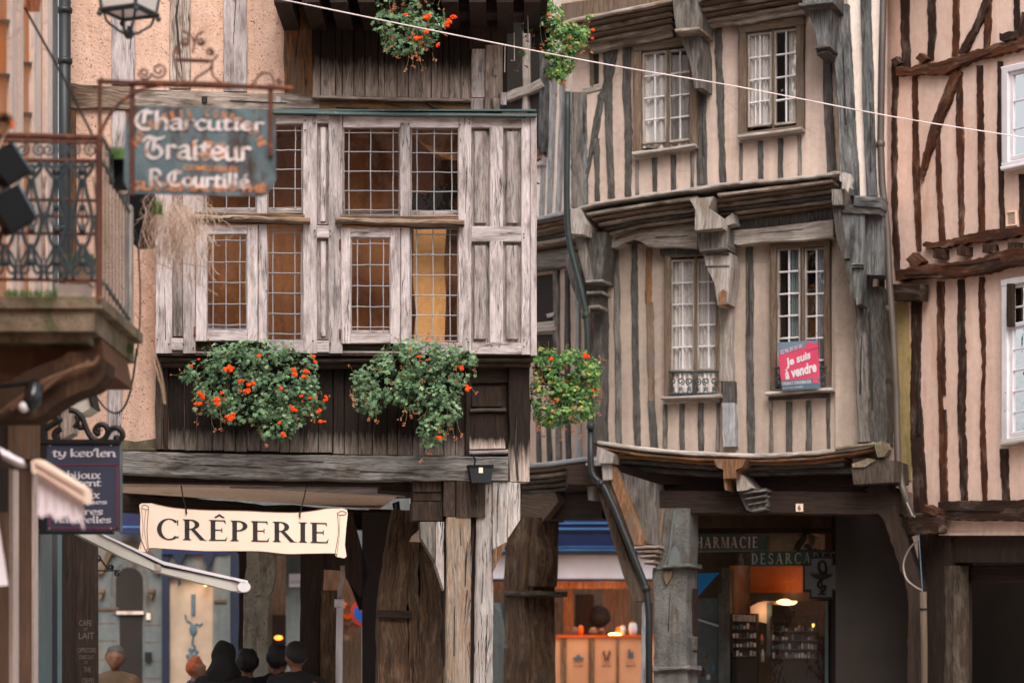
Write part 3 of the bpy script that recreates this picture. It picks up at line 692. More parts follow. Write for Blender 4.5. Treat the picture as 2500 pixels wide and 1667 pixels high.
# ---- wall below the bay
part('dark_moulding', 'wdarkg', hA, lambda m: (beam(m, PA, [(380,875),(800,878),(1300,876)], 14, BO-.06, .2, ch=.03), beam(m, PA, [(380,889),(800,891),(1296,889)], 12, BO-.14, .15, ch=.03)))
part('board_backing', 'room', hA, lambda m: rect(m, PA, 384, 860, 1290, 1112, -.02, .1))
bpart('timber_post', 'wdarkg', hA, PA, [(389,868),(388,1096)], 17, .07, .12)
bpart('timber_post', 'wdark', hA, PA, [(405,868),(405,1098)], 12, .05, .12)
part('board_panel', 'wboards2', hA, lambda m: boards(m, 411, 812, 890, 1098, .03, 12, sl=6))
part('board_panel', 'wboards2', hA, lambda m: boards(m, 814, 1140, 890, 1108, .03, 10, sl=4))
bpart('timber_post', 'wdark', hA, PA, [(1143,890),(1143,1112)], 14, .06, .12)
def carved(m):
    rect(m, PA, 1150, 935, 1236, 1108, .0, .04)
part('panel', 'wdark', hA, carved)
ppart('raised_panel', 'wdark', hA, PA, [(1151,945),(1224,943),(1226,992),(1152,992)], .05, .06)
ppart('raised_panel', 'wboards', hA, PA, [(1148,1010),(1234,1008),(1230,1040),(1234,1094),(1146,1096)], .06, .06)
bpart('panel_moulding', 'wdarkg', hA, PA, [(1148,1003),(1236,1001)], 11, .10, .1, ch=.03)
bpart('panel_moulding', 'wgrey', hA, PA, [(1146,1105),(1241,1103)], 11, .11, .1, ch=.03)
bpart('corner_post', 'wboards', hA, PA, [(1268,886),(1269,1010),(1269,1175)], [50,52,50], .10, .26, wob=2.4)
bpart('timber_beam', 'wdark', hA, PA, [(1150,915),(1240,914)], 40, .04, .1)
bpart('lintel_beam', 'wlintel', hA, PA, [(290,1128),(520,1136),(800,1141),(1241,1143)], [54,58,60,60], .16, .34, wob=1.5)
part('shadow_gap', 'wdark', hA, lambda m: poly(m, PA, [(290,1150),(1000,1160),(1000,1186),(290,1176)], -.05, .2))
bpart('timber_post', 'wgrey', hA, PA, [(281,850),(281,1100)], 35, .03, .12, wob=.6)
bpart('timber_post', 'wgrey', hA, PA, [(290,262),(290,420)], 35, .03, .12, wob=.6)
bpart('timber_post', 'wbrown', hA, PA, [(178,262),(179,640)], 16, .03, .12, wob=.6)
bpart('timber_post', 'wdark', hA, PA, [(344,470),(344,590)], 66, .02, .1, wob=.6)
ppart('moss_stain', 'stonemoss', hA, PA, [(296,1072),(330,1078),(380,1070),(382,1098),(294,1098)], .004, .01)
# ---- arcade: ceiling, back beams, pillars
def hq(m, ya, yb, pts, z, th=.05):
    v = [Vector((x, y, z)) for x, y in pts]; w = [Vector((x, y, z+th)) for x, y in pts]; n = len(v); b = m.add(v+w)
    m.face(tuple(range(b, b+n))); m.face(tuple(range(b+2*n-1, b+n-1, -1)))
    for i in range(n): j = (i+1) % n; m.face((b+i, b+j, b+n+j, b+n+i))
zc = 3.30
def XY(px, py, z): Y = (z-1.6)*F/(HY-py); return ((px-CX)*Y/F, Y)
part('arcade_ceiling', 'plceil', hA, lambda m: hq(m, 0, 0, [XY(200,1188,zc), XY(1000,1190,zc), XY(925,1243,zc), XY(200,1196,zc)], zc))
part('ceiling_board', 'wgrey', hA, lambda m: hq(m, 0, 0, [XY(560,1186,zc-.01), XY(995,1190,zc-.01), XY(988,1208,zc-.01), XY(700,1192,zc-.01)], zc-.03, .02))
part('arcade_floor_above', 'wdark', hA, lambda m: box(m, (-1.9, 23.2, 3.52), (4.0, 3.6, .25)))
YB = 24.6; PB2 = Plane(0, YB, 1300, YB+.3)
part('arcade_beam', 'wdark', hA, lambda m: (beam(m, PB2, [(150,1214),(700,1256),(1180,1290)], [44,46,50], .1, .3, wob=3), beam(m, PB2, [(900,1262),(1260,1270)], 40, .15, .3)))
bpart('arcade_beam', 'wdark', hA, PA, [(930,1180),(1000,1185)], 34, -.1, .4)
# front pillar
def bp(n, mt, pts, w, off, th, **k): return bpart(n, mt, hA, PA, pts, w, off, th, **k)
bp('pillar', 'wpillarb', [(1121,1262),(1119,1460),(1117,1980)], [60,60,62], .14, .22, wob=1.2, ch=.012)
bp('pillar', 'wpillar', [(1183,1262),(1181,1460),(1178,1980)], [40,44,50], .12, .22, wob=1.2, ch=.02)
bp('pillar_back', 'wdark', [(1140,1262),(1140,1980)], [110,110], .02, .12)
bp('pillar_crack', 'wdark', [(1156,1262),(1150,1400),(1152,1667),(1150,1960)], [8,5,7,6], .08, .1, wob=1.5)
ppart('brace', 'wpillar', hA, PA, [(1184,1176),(1204,1176),(1204,1500),(1184,1500)], .10, .2)
ppart('brace', 'wpillar', hA, PA, [(1203,1176),(1238,1176),(1238,1322),(1204,1394)], .13, .2)
ppart('brace', 'wpillar', hA, PA, [(1237,1176),(1270,1178),(1270,1268),(1240,1314)], .11, .2)
ppart('brace', 'wbrown', hA, PA, [(1204,1340),(1237,1322),(1236,1328),(1206,1392)], .15, .2)
ppart('brace', 'wB', hA, PA, [(1026,1273),(1062,1273),(1062,1372),(1028,1312)], .12, .2)
ppart('brace', 'wpillar', hA, PA, [(1064,1273),(1084,1273),(1084,1440),(1064,1378)], .11, .2)
for a, b, y0, y1, o in ((1008,1079,1174,1200,.08),(1008,1079,1202,1222,.06),(1008,1082,1224,1270,.09),(1083,1112,1174,1260,.14),(1114,1185,1174,1262,.15)):
    bpart('beam_end', 'wendd', hA, PA, [((a+b)/2,y0),((a+b)/2,y1)], b-a, o, .3, wob=.8)
# inner dark pillars behind
PI = Plane(800, 21.9, 1200, 22.1)
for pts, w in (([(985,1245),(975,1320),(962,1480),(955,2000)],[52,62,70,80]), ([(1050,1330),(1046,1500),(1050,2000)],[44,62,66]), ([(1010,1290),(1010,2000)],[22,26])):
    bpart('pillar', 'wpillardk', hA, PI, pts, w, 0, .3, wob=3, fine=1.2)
ppart('plaster_patch', 'plceil', hA, PI, [(1006,1308),(1026,1290),(1026,1322),(1000,1321)], .06, .1)
bpart('pillar_moulding', 'wdark', hA, PI, [(925,1498),(1005,1500)], 20, .05, .3)
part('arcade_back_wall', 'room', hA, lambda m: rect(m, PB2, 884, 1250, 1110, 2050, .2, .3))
# arcade rear pillars: stone one, dark one, braces
def pillst(m):
    beam(m, PB2, [(631,1290),(626,1440),(620,2050)], [50,60,66], .25, .3, wob=2.6, fine=1.3)
part('stone_pillar', 'stonepil2', hA, pillst)
ppart('stone_capital', 'stonepil2', hA, PB2, [(600,1280),(672,1280),(672,1400),(664,1440),(650,1462),(636,1450),(620,1455),(604,1425)], .28, .34)
bpart('pillar', 'wdark', hA, PB2, [(594,1300),(594,2050)], 22, .2, .2)
bpart('pillar', 'wpillardk', hA, PB2, [(805,1440),(803,2050)], [44,50], .3, .4, wob=2)
bpart('pillar', 'wdark', hA, PB2, [(762,1300),(758,1500),(756,2050)], [60,50,50], .26, .3, wob=1.5)
ppart('brace', 'wdark', hA, PB2, [(720,1250),(860,1250),(900,1400),(880,1460),(830,1390),(745,1385),(728,1330)], .2, .25)
bpart('brace', 'wdark', hA, PB2, [(800,1290),(870,1400),(900,1480)], [60,50,50], .15, .25, wob=2)
bpart('brace', 'wdark', hA, PB2, [(600,1255),(600,1350)], [60,40], .2, .25)
# ================================================================ PHARMACY HOUSE (tall bowed half-timbered house)
PBH = Plane(1400, 26.6, 2090, 25.4)
hB = thing('pharmacy_house', 'tall half-timbered house with moulded jetties and small-paned windows above the pharmacy', 'house', (2.2, 26.4, 0))
def B(n, mt, pts, w, off=.04, th=.14, **k):
    k.setdefault('step', 12); k.setdefault('fine', 1.1); k.setdefault('ch', .006); return bpart(n, mt, hB, PBH, pts, w, off, th, **k)
# storey walls (the upper storey stands further out than the lower one)
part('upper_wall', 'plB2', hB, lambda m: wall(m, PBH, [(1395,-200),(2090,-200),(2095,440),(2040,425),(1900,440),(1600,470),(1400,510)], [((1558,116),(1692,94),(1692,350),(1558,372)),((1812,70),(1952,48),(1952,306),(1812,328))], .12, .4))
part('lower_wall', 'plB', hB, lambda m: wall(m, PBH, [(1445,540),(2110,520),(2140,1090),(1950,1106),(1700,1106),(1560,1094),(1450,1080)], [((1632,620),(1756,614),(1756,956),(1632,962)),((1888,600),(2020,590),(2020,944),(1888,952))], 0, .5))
part('side_wall', 'plB', hB, lambda m: (box(m, (3.85, 28.2, 6.4), (.1, 4.6, 6.2))))
part('roof', 'stoned', hB, lambda m: box(m, (2.4, 28.4, 9.75), (3.6, 5.2, .2)))
UO = .142
for pts, w, mt in (
    ([(1412,225),(1410,380),(1412,506)],[36,36,40],'wB'), ([(1427,232),(1428,504)],[10,14],'wBblue'),
    ([(1482,118),(1488,300),(1490,482)],[20,18,16],'wBd'), ([(1530,112),(1532,300),(1534,478)],[20,18,16],'wBd'),
    ([(1500,120),(1478,220),(1468,240)],[18,20,24],'wBd'), ([(1470,235),(1452,330),(1430,425)],[14,15,10],'wBd'),
    ([(1455,338),(1458,492)],[11,12],'wBd'),
    ([(1712,170),(1712,320),(1714,452)],[22,24,24],'wBd'), ([(1752,66),(1758,250),(1766,452)],[18,17,15],'wBd')):
    B('timber_post', mt, pts, w, UO, .12, wob=2)
for x0, y0, y1 in ((1555,392,474),(1598,386,474),(1644,379,468),(1689,370,462),(1809,348,448),(1856,344,444),(1906,338,440),(1951,330,436)):
    B('short_stud', 'wBd' if x0 in (1598,1644,1856,1906) else 'wB', [(x0,y0),(x0+1,y1)], 12 if x0 in (1598,1644,1856,1906) else 8, UO, .1, wob=1)
B('timber_post', 'wBd', [(2018,130),(2024,300),(2034,424)], [22,22,26], UO, .2)
B('timber_post', 'wBblue', [(2051,10),(2060,220),(2074,478)], [34,40,44], UO+.14, .3, wob=1.5)
ppart('plaster_strip', 'plD', hB, PBH, [(2066,-100),(2150,-100),(2150,490),(2084,490)], .17, .3)
B('timber_post', 'wBblue', [(2110,-100),(2118,220),(2128,478)], [22,26,24], .22, .2)
B('timber_post', 'wBbr', [(2038,240),(2046,420)], 8, .3, .2)
# left upper little window and rail
ppart('window_recess', 'room', hB, PBH, [(1440,120),(1462,120),(1462,208),(1440,210)], .125, .02)
B('timber_rail', 'wBl', [(1425,222),(1466,212)], 16, UO, .1)
B('timber_post', 'wBbr', [(1444,120),(1446,212)], 9, UO, .1)
# top jetty mouldings
def ribs(name, top, n, dy, w, off0, doff, mats, **k):
    for i in range(n):
        pts = [(x, y+dy*i) for x, y in top]
        B(name, mats[i % len(mats)], pts, w, off0-doff*i, .25, ch=.02, wob=1, step=30, **k)
for seg in ([(1372,60),(1400,50),(1500,30),(1640,2)], [(1708,-6),(1800,-22),(1960,-50)]):
    ribs('jetty_moulding', seg, 5, 15, 10, .62, .07, ['wmould','wBbr'])
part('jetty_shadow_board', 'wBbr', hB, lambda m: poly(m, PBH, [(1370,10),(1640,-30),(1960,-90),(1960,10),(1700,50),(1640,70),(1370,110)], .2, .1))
B('head_beam', 'wmould', [(1440,108),(1545,92),(1640,72)], [40,38,34], .24, .25, wob=2.4)
B('head_beam', 'wBl', [(1712,48),(1800,38),(1965,14)], [38,38,34], .26, .25, wob=2.4)
ppart('bracket', 'wB', hB, PBH, [(1637,-60),(1688,-60),(1708,40),(1706,72),(1652,80),(1645,30)], .62, .5)
ppart('bracket', 'wB', hB, PBH, [(1656,80),(1706,74),(1716,130),(1716,215),(1696,215),(1684,150),(1668,110)], .45, .35)
B('bracket_moulding', 'wmould', [(1648,76),(1708,70)], 8, .66, .5, ch=.02)
# right carved corbel at the top
ppart('bracket', 'wBblue', hB, PBH, [(1955,-60),(2030,-60),(2032,10),(1960,16)], .75, .5)
ppart('bracket', 'wBblue', hB, PBH, [(1964,18),(2030,12),(2024,110),(2000,118),(1984,60)], .6, .4)
for a, b, y, o in ((1950,2034,10,.78),(1990,2026,114,.63),(1994,2022,128,.58)): B('bracket_moulding', 'wBd', [(a,y+3),(b,y-3)], 9, o, .4, ch=.02)
ppart('bracket_tip', 'wBblue', hB, PBH, [(1998,118),(2024,116),(2018,132),(2006,134)], .55, .3)
# ---- middle jetty
top = [(1408,512),(1450,498),(1600,474),(1760,452),(1900,440),(2040,424),(2052,424)]
B('jetty_ledge', 'wBl', top, [9,10,10,10,10,9,8], .62, .5, ch=.02, wob=1.4, step=16)
mid = [(1420,522),(1600,496),(1660,489)]; mid2 = [(1755,476),(1900,456),(2035,440)]
for i, (o, m_) in enumerate(((.58,'wmould'),(.52,'wBbr'),(.44,'wmould'),(.36,'wBd'),(.29,'wmould'),(.22,'wBbr'))):
    sh = 12*i
    B('jetty_moulding', m_, [(1432+i*14,523+sh),(1560,503+sh),(1704,484+sh)], 9, o, .3, ch=.022, wob=1, step=26)
    B('jetty_moulding', m_, [(1752,476+sh),(1900,458+sh),(2032,441+sh)], 9, o, .3, ch=.022, wob=1, step=26)
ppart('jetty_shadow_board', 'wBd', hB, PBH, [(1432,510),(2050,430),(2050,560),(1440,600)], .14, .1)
def headb(pts): return ppart('head_beam', 'wBl', hB, PBH, pts, .2, .2, uvrot=True)
headb([(1478,572),(1600,556),(1702,548),(1702,606),(1640,602),(1600,604),(1580,600),(1562,588),(1545,584),(1524,592),(1504,604),(1478,604)])
headb([(1786,562),(1850,558),(2034,536),(2034,578),(1960,586),(1860,590),(1800,598),(1786,592)])
# centre column/corbel
ppart('bracket', 'wBl', hB, PBH, [(1684,486),(1742,480),(1730,508),(1758,530),(1762,556),(1696,562),(1698,512)], .62, .34)
ppart('bracket', 'wB', hB, PBH, [(1704,558),(1776,556),(1777,600),(1770,612),(1712,614),(1704,600)], .44, .3)
B('bracket_moulding', 'wB', [(1708,612),(1778,608)], 7, .46, .3, ch=.02)
ppart('bracket', 'wBl', hB, PBH, [(1716,618),(1782,616),(1786,650),(1776,740),(1752,746),(1744,690),(1724,650)], .36, .3)
ppart('bracket_tip', 'wBo', hB, PBH, [(1754,716),(1764,706),(1775,712),(1775,742),(1755,744)], .365, .3)
for y in (622, 650): B('bracket_moulding', 'wB', [(1722,y),(1780,y-1)], 4, .375, .28)
ppart('bracket_rosette', 'wB', hB, PBH, spiral(1718, 578, 10, 10, 0, 340, 14), .455, .03)
ppart('bracket', 'wBl', hB, PBH, [(1762,540),(1788,520),(1794,545),(1768,552)], .4, .2)
B('timber_post', 'wBl', [(1772,742),(1773,930)], [32,32], .1, .2, wob=1.5)
B('timber_post', 'wBd', [(1778,930),(1779,985)], [28,30], .1, .2)
B('timber_post', 'wD', [(1778,983),(1779,1090)], [32,32], .11, .2, wob=1.2)
# left corbel of lower storey (dark) and posts
ppart('bracket', 'wBl', hB, PBH, [(1374,512),(1415,508),(1428,545),(1424,572),(1392,570),(1380,545)], .66, .4)
ppart('bracket', 'wBd', hB, PBH, [(1400,572),(1480,566),(1474,640),(1468,686),(1440,690),(1428,650)], .4, .4)
ppart('bracket', 'wB', hB, PBH, [(1402,575),(1424,572),(1446,686),(1430,688)], .46, .3)
ppart('bracket_tip', 'wBd', hB, PBH, [(1436,718),(1466,714),(1462,752),(1454,764),(1444,762),(1440,750)], .42, .25)
for a, b, y in ((1430,1472,688),(1432,1470,716),(1440,1464,750)): B('bracket_moulding', 'wB', [(a,y),(b,y-2)], 8, .5, .3, ch=.02)
B('corner_post', 'wBd', [(1462,600),(1464,800),(1460,1082)], [30,34,40], .08, .3, wob=1.5)
LO = .022
for pts, w, mt in (
    ([(1504,606),(1508,850),(1510,1086)],[13,14,14],'wB'), ([(1548,592),(1550,800),(1556,1092)],[14,16,15],'wBd'),
    ([(1585,606),(1584,740)],[15,15],'wBo'), ([(1586,738),(1590,980)],[16,16],'wBbr'), ([(1590,978),(1598,1096)],[17,18],'wBd'),
    ([(1829,602),(1830,850),(1834,1106)],[18,18,18],'wBd')):
    B('timber_post', mt, pts, w, LO, .12, wob=1.6)
for x0, y0, y1, w, mt in ((1623,984,1094,9,'wB'),(1664,984,1098,13,'wBd'),(1711,984,1100,13,'wBd'),(1751,984,1100,9,'wB'),(1882,980,1104,8,'wB'),(1926,980,1104,15,'wBd'),(1974,978,1104,14,'wBd'),(2022,972,1102,8,'wBd')):
    B('short_stud', mt, [(x0,y0),(x0+1,y1)], w, LO, .1, wob=1.4)
ppart('plaster_patch', 'plB', hB, PBH, [(2036,560),(2090,560),(2100,1085),(2040,1095)], .02, .1)
# big right post and carved slate-blue console
B('corner_post', 'wBd', [(2122,700),(2128,900),(2132,1082)], [64,68,72], .12, .3, wob=2.4)
B('corner_post', 'wB', [(2098,700),(2104,900),(2110,1078)], [22,26,28], .19, .3, wob=2)
ppart('bracket', 'wBblue', hB, PBH, [(2035,500),(2110,500),(2112,650),(2100,740),(2092,745),(2076,690),(2062,640),(2040,560)], .45, .4)
ppart('bracket', 'wBd', hB, PBH, [(2032,505),(2050,505),(2056,560),(2072,630),(2060,632),(2042,580)], .52, .3)
ppart('bracket', 'wBblue', hB, PBH, [(2112,525),(2156,528),(2158,672),(2112,670)], .35, .3)
ppart('bracket', 'wBd', hB, PBH, [(2064,636),(2078,640),(2084,735),(2076,730)], .5, .3)
for y in (645, 652): B('bracket_moulding', 'wBblue', [(2076,y),(2108,y)], 4, .49, .3)
B('beam_end', 'wB', [(2044,500),(2044,462)], 26, .6, .5)
B('timber_beam', 'wBblue', [(2085,490),(2152,496)], 26, .5, .3)
B('timber_beam', 'wBd', [(2046,508),(2150,516)], 20, .48, .3)
ppart('torn_lead_flap', 'wBl', hB, PBH, [(2050,428),(2060,420),(2078,426),(2083,440),(2079,452),(2082,462),(2074,458),(2070,470),(2064,460),(2055,462),(2056,446),(2050,440)], .62, .02)
# ---- windows of the house
def bwin(fr, sashes, rows, cols=2, mats=('wBbr','wBl'), off=.05, sill=None, cur=None, th=11, iron=None, inner=10, refl='glassB'):
    x0, y0, x1, y1, sl = fr      # outer frame, sl = rise to the right
    def Y(x, y): return y-sl*(x-x0)/(x1-x0)
    mb = MB()
    for a, b in (((x0+th/2,y0),(x0+th/2,y1)), ((x1-th/2,Y(x1,y0)),(x1-th/2,Y(x1,y1)))): beam(mb, PBH, [a, b], th, off+.05, .14, wob=.6)
    beam(mb, PBH, [(x0,y0+th/2),(x1,Y(x1,y0)+th/2)], th+3, off+.055, .14, wob=.6)
    beam(mb, PBH, [(x0,y1-2),(x1,Y(x1,y1)-2)], 8, off+.052, .14, wob=.6)
    w = obj('window', mb, mats[0], hB)
    mb = MB(); gb = MB()
    for (a, b, ya, yb) in sashes:
        for x in (a-2, b+2): beam(mb, PBH, [(x, Y(x, ya)-3),(x, Y(x, yb)+3)], 5, off+.01, .05, wob=.3, ch=.004)
        for y in (ya-2, yb+3): beam(mb, PBH, [(a-4, Y(a, y)),(b+4, Y(b, y))], 6, off+.008, .05, wob=.3, ch=.004)
        for i in range(1, cols): x = a+(b-a)*i/cols; beam(gb, PBH, [(x, Y(x, ya)),(x, Y(x, yb))], 3.4, off, .03, wob=.2, ch=.003)
        for i in range(1, rows): y = ya+(yb-ya)*i/rows; beam(gb, PBH, [(a, Y(a, y)),(b, Y(b, y))], 3.6, off+.003, .03, wob=.2, ch=.003)
    xm = (sashes[0][1]+sashes[1][0])/2; cm = MB(); beam(cm, PBH, [(xm, Y(xm, y0)+8), (xm, Y(xm, y1)-6)], 6, off+.03, .05, wob=.5, ch=.005); obj('centre_post', cm, mats[0], w)
    obj('sash', mb, mats[1], w); obj('glazing_bars', gb, 'whitechip', w)
    for (a, b, ya, yb) in sashes: ppart('pane', refl, w, PBH, [(a-2,Y(a,ya)-2),(b+2,Y(b,ya)-2),(b+2,Y(b,yb)+3),(a-2,Y(a,yb)+3)], off-.02, 0)
    for c in cur or (): curtain(w, PBH, *c[:4], off-.05, c[4] if len(c) > 4 else 'curtain')
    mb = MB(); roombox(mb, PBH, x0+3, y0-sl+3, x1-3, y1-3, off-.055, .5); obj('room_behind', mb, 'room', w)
    if sill:
        sx0, sy0, sx1, sy1 = sill; mb = MB(); beam(mb, PBH, [(sx0,sy0),(sx1,sy1)], 8, off+.12, .2, ch=.01); obj('sill', mb, 'wBl', w)
    return w
w = bwin((1546,108,1702,378,22), [(1573,1624,138,352),(1637,1684,140,356)], 4, off=.15, sill=(1543,376,1698,356), th=19, cur=((1570,135,1690,362),))
w = bwin((1803,62,1962,332,22), [(1830,1880,92,310),(1894,1944,92,314)], 4, off=.15, sill=(1800,334,1958,314), th=19, cur=((1828,85,1882,310),(1926,75,1946,300)))
B('timber_rail', 'wBl', [(1550,385),(1694,364)], 14, UO, .1); B('timber_rail', 'wBl', [(1806,344),(1954,324)], 14, UO, .1)
w = bwin((1622,612,1762,968,6), [(1641,1691,640,902),(1706,1753,640,902)], 5, off=.04, sill=(1613,972,1760,966), th=15, cur=((1638,635,1700,958),(1700,635,1756,958)))
w2 = bwin((1880,592,2026,958,10), [(1902,1950,612,936),(1969,2018,616,942)], 6, off=.04, sill=(1868,960,2032,950), th=15, cur=((1925,600,1952,940,'bluecloth'),(1992,600,2020,940,'bluecloth')))
ppart('lintel', 'wBd', hB, PBH, [(1610,602),(1712,600),(1712,622),(1612,624)], .1, .1)
B('timber_rail', 'wBl', [(1618,981),(1758,978)], 10, LO, .1); B('timber_rail', 'wBd', [(1876,970),(2026,962)], 14, LO, .1)
# iron guard rails in the two lower windows
for (a, b, y0, y1) in ((1632,1754,908,962),(1888,2018,898,952)):
    mb = MB()
    ptube(mb, PBH, [(a,y0),(b,y0-1)], .014, .13); ptube(mb, PBH, [(a,y1),(b,y1-1)], .014, .13)
    n = 6; s = (b-a)/n
    for i in range(n):
        cx = a+s*(i+.5); cy = (y0+y1)/2-4; sg = 1 if i % 2 else -1
        ptube(mb, PBH, [(cx+sg*(p[0]-cx), p[1]) for p in spiral(cx, cy, s*.46, 2, -90, 420, 22)], .008, .135, 5)
        ptube(mb, PBH, spiral(cx, cy+18, s*.2, s*.2, 0, 340, 10), .006, .135, 5)
        ptube(mb, PBH, [(cx-s*.4, y1), (cx, cy+16), (cx+s*.4, y1)], .006, .135, 5)
    ptube(mb, PBH, [((a+b)/2, y0), ((a+b)/2, y1)], .012, .14)
    obj('window_guard', mb, 'ironblue', hB)
# ---- lower jetty
lt = [(1458,1080),(1500,1086),(1560,1096),(1700,1108),(1850,1112),(1990,1106),(2085,1094),(2135,1084)]
B('jetty_ledge', 'wBl', lt, [10,11,11,12,12,11,10,9], .60, .5, ch=.02, wob=1.2, step=14)
B('jetty_moulding', 'wBo', [(x, y+12) for x, y in lt], 8, .57, .4, ch=.02, step=20)
B('jetty_moulding', 'wBo', [(1495,1112),(1560,1116),(1700,1128),(1748,1130)], 10, .50, .4, ch=.02)
B('jetty_moulding', 'wBo', [(1815,1130),(1990,1128),(2060,1118)], 9, .50, .4, ch=.02)
B('jetty_moulding', 'wBd', [(1500,1124),(1600,1130),(1750,1142)], 12, .42, .4, ch=.02)
B('jetty_moulding', 'wBd', [(1810,1142),(2060,1132)], 12, .42, .4, ch=.02)
B('jetty_moulding', 'wBd', [(1506,1140),(1750,1156),(2080,1146)], 16, .3, .4, ch=.02)
ppart('bracket', 'wBo', hB, PBH, [(1742,1120),(1822,1120),(1812,1140),(1796,1146),(1796,1166),(1766,1168),(1766,1146),(1750,1140)], .66, .4)
ppart('bracket', 'wBo', hB, PBH, [(1766,1166),(1774,1166),(1774,1196),(1770,1196)], .62, .3)
ppart('bracket', 'wBl', hB, PBH, [(1794,1150),(1812,1160),(1836,1190),(1822,1196),(1800,1198)], .5, .4)
ppart('bracket', 'wBd', hB, PBH, [(1800,1196),(1868,1190),(1874,1236),(1836,1250),(1822,1244)], .4, .4)
for y in (1202, 1216, 1230, 1246): B('bracket_moulding', 'wB', [(1812+(y-1200)*.5,y+2),(1870,y-6)], 5, .42+.02*(1246-y)/15, .3, ch=.01)
# dark girder, underside and left brace
part('arcade_soffit', 'wdark', hB, lambda m: box(m, (2.3, 27.6, 3.72), (3.4, 3.2, .2)))
B('girder', 'wdark', [(1500,1160),(1700,1190),(2120,1190)], [40,60,70], .1, .3)
B('girder', 'wdark', [(1598,1225),(2200,1228)], 54, .3, .3)
ppart('bracket', 'wBl', hB, PBH, [(1458,1090),(1500,1108),(1494,1130),(1466,1130),(1456,1120)], .62, .4)
ppart('bracket', 'wBl', hB, PBH, [(1468,1124),(1490,1126),(1492,1170),(1472,1172)], .56, .3)
ppart('brace', 'wBo', hB, PBH, [(1490,1125),(1506,1150),(1574,1318),(1570,1330),(1548,1330),(1490,1170)], .5, .3)
ppart('brace', 'wB', hB, PBH, [(1506,1150),(1600,1180),(1606,1330),(1576,1326),(1550,1240)], .42, .3)
ppart('brace', 'wBbr', hB, PBH, [(1470,1172),(1492,1172),(1556,1328),(1530,1334),(1500,1260)], .46, .2)
for y, a, b in ((1336,1548,1610),(1346,1556,1606),(1358,1562,1600),(1372,1572,1596)): B('bracket_moulding', 'wmould', [(a,y),(b,y-2)], 9, .5, .4, ch=.03)
ppart('brace', 'wBbr', hB, PBH, [(1462,1205),(1476,1200),(1560,1440),(1566,1465),(1546,1468),(1520,1400)], .3, .2)
# stone pillar of the pharmacy arcade
def pil(m):
    poly(m, PBH, [(1606,1240),(1684,1240),(1682,1380),(1600,1390)], .32, .3)
part('pillar_head', 'stonepil', hB, pil)
B('pillar_moulding', 'wBbr', [(1612,1240),(1604,1360)], [24,20], .36, .2, wob=2)
ppart('pillar_shield', 'stonegrey', hB, PBH, [(1630,1380),(1636,1348),(1646,1332),(1656,1348),(1662,1378)], .35, .06)
ptb = MB(); ptube(ptb, PBH, spline([(1648,1244),(1640,1290),(1634,1350),(1622,1384)], 4), .014, .325); obj('pillar_ridge', ptb, 'stonegrey', hB)
B('pillar_moulding', 'stonepil', [(1618,1384),(1688,1380)], 10, .40, .4, ch=.03)
B('stone_pillar', 'stonepil', [(1636,1386),(1634,1470),(1636,1640),(1636,1960)], [84,80,84,90], .3, .36, wob=1.5)
ppart('pillar_carving', 'wBbr', hB, PBH, [(1616,1396),(1642,1392),(1638,1410),(1628,1428),(1620,1410)], .34, .05)
B('pillar_moulding', 'stonepil', [(1594,1634),(1688,1630)], 12, .36, .4, ch=.04)
B('post', 'wdark', [(1685,1250),(1686,1960)], [10,10], .1, .2)
B('post', 'wD', [(1573,1470),(1570,1960)], [12,16], .2, .2)
# right end: mossy beam end, decayed timber
ppart('beam_end', 'wdarkg', hB, PBH, [(2078,1134),(2120,1120),(2190,1124),(2192,1176),(2084,1182)], .55, .5)
ppart('mossy_stone_lump', 'stonemoss', hB, PBH, [(2134,1084),(2150,1076),(2164,1080),(2170,1096),(2160,1114),(2142,1116),(2138,1100)], .6, .15)
ppart('beam_end_cap', 'stonemoss', hB, PBH, [(2080,1132),(2120,1118),(2140,1122),(2110,1140),(2082,1140)], .57, .45)
B('jetty_ledge', 'stonemoss', [(2040,1095),(2136,1084)], 8, .63, .4, ch=.02)
B('brace', 'wdark', [(2140,1180),(2180,1270),(2232,1440),(2240,1960)], [60,40,36,36], .3, .3, wob=3)
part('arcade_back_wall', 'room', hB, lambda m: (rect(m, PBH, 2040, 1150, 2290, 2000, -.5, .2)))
# ================================================================ PINK HOUSE on the right
PC = Plane(2170, 25.5, 2500, 23.8)
hC = thing('pink_house', 'pink plastered house with red-brown timbers and white windows at the right', 'house', (4.9, 25.2, 0))
def Cb(mt, pts, w, off=.016, n='timber_post', **k):
    k.setdefault('wob', 1.25); k.setdefault('step', 8); k.setdefault('fine', 1.9); k.setdefault('ch', .004); return bpart(n, mt, hC, PC, pts, w, off, .12, **k)
part('plaster_wall', 'plC', hC, lambda m: wall(m, PC, [(2160,-220),(2720,-220),(2720,1290),(2290,1300),(2245,1210),(2160,1180)], [((2453,172),(2590,144),(2590,370),(2453,400)),((2452,692),(2590,666),(2590,1048),(2452,1076))], 0, .3))
part('roof', 'stoned', hC, lambda m: box(m, (5.6, 26.5, 9.5), (3.6, 4.6, .2)))
part('side_wall', 'plC', hC, lambda m: box(m, (4.25, 27.6, 6.0), (.1, 4.0, 7.0)))
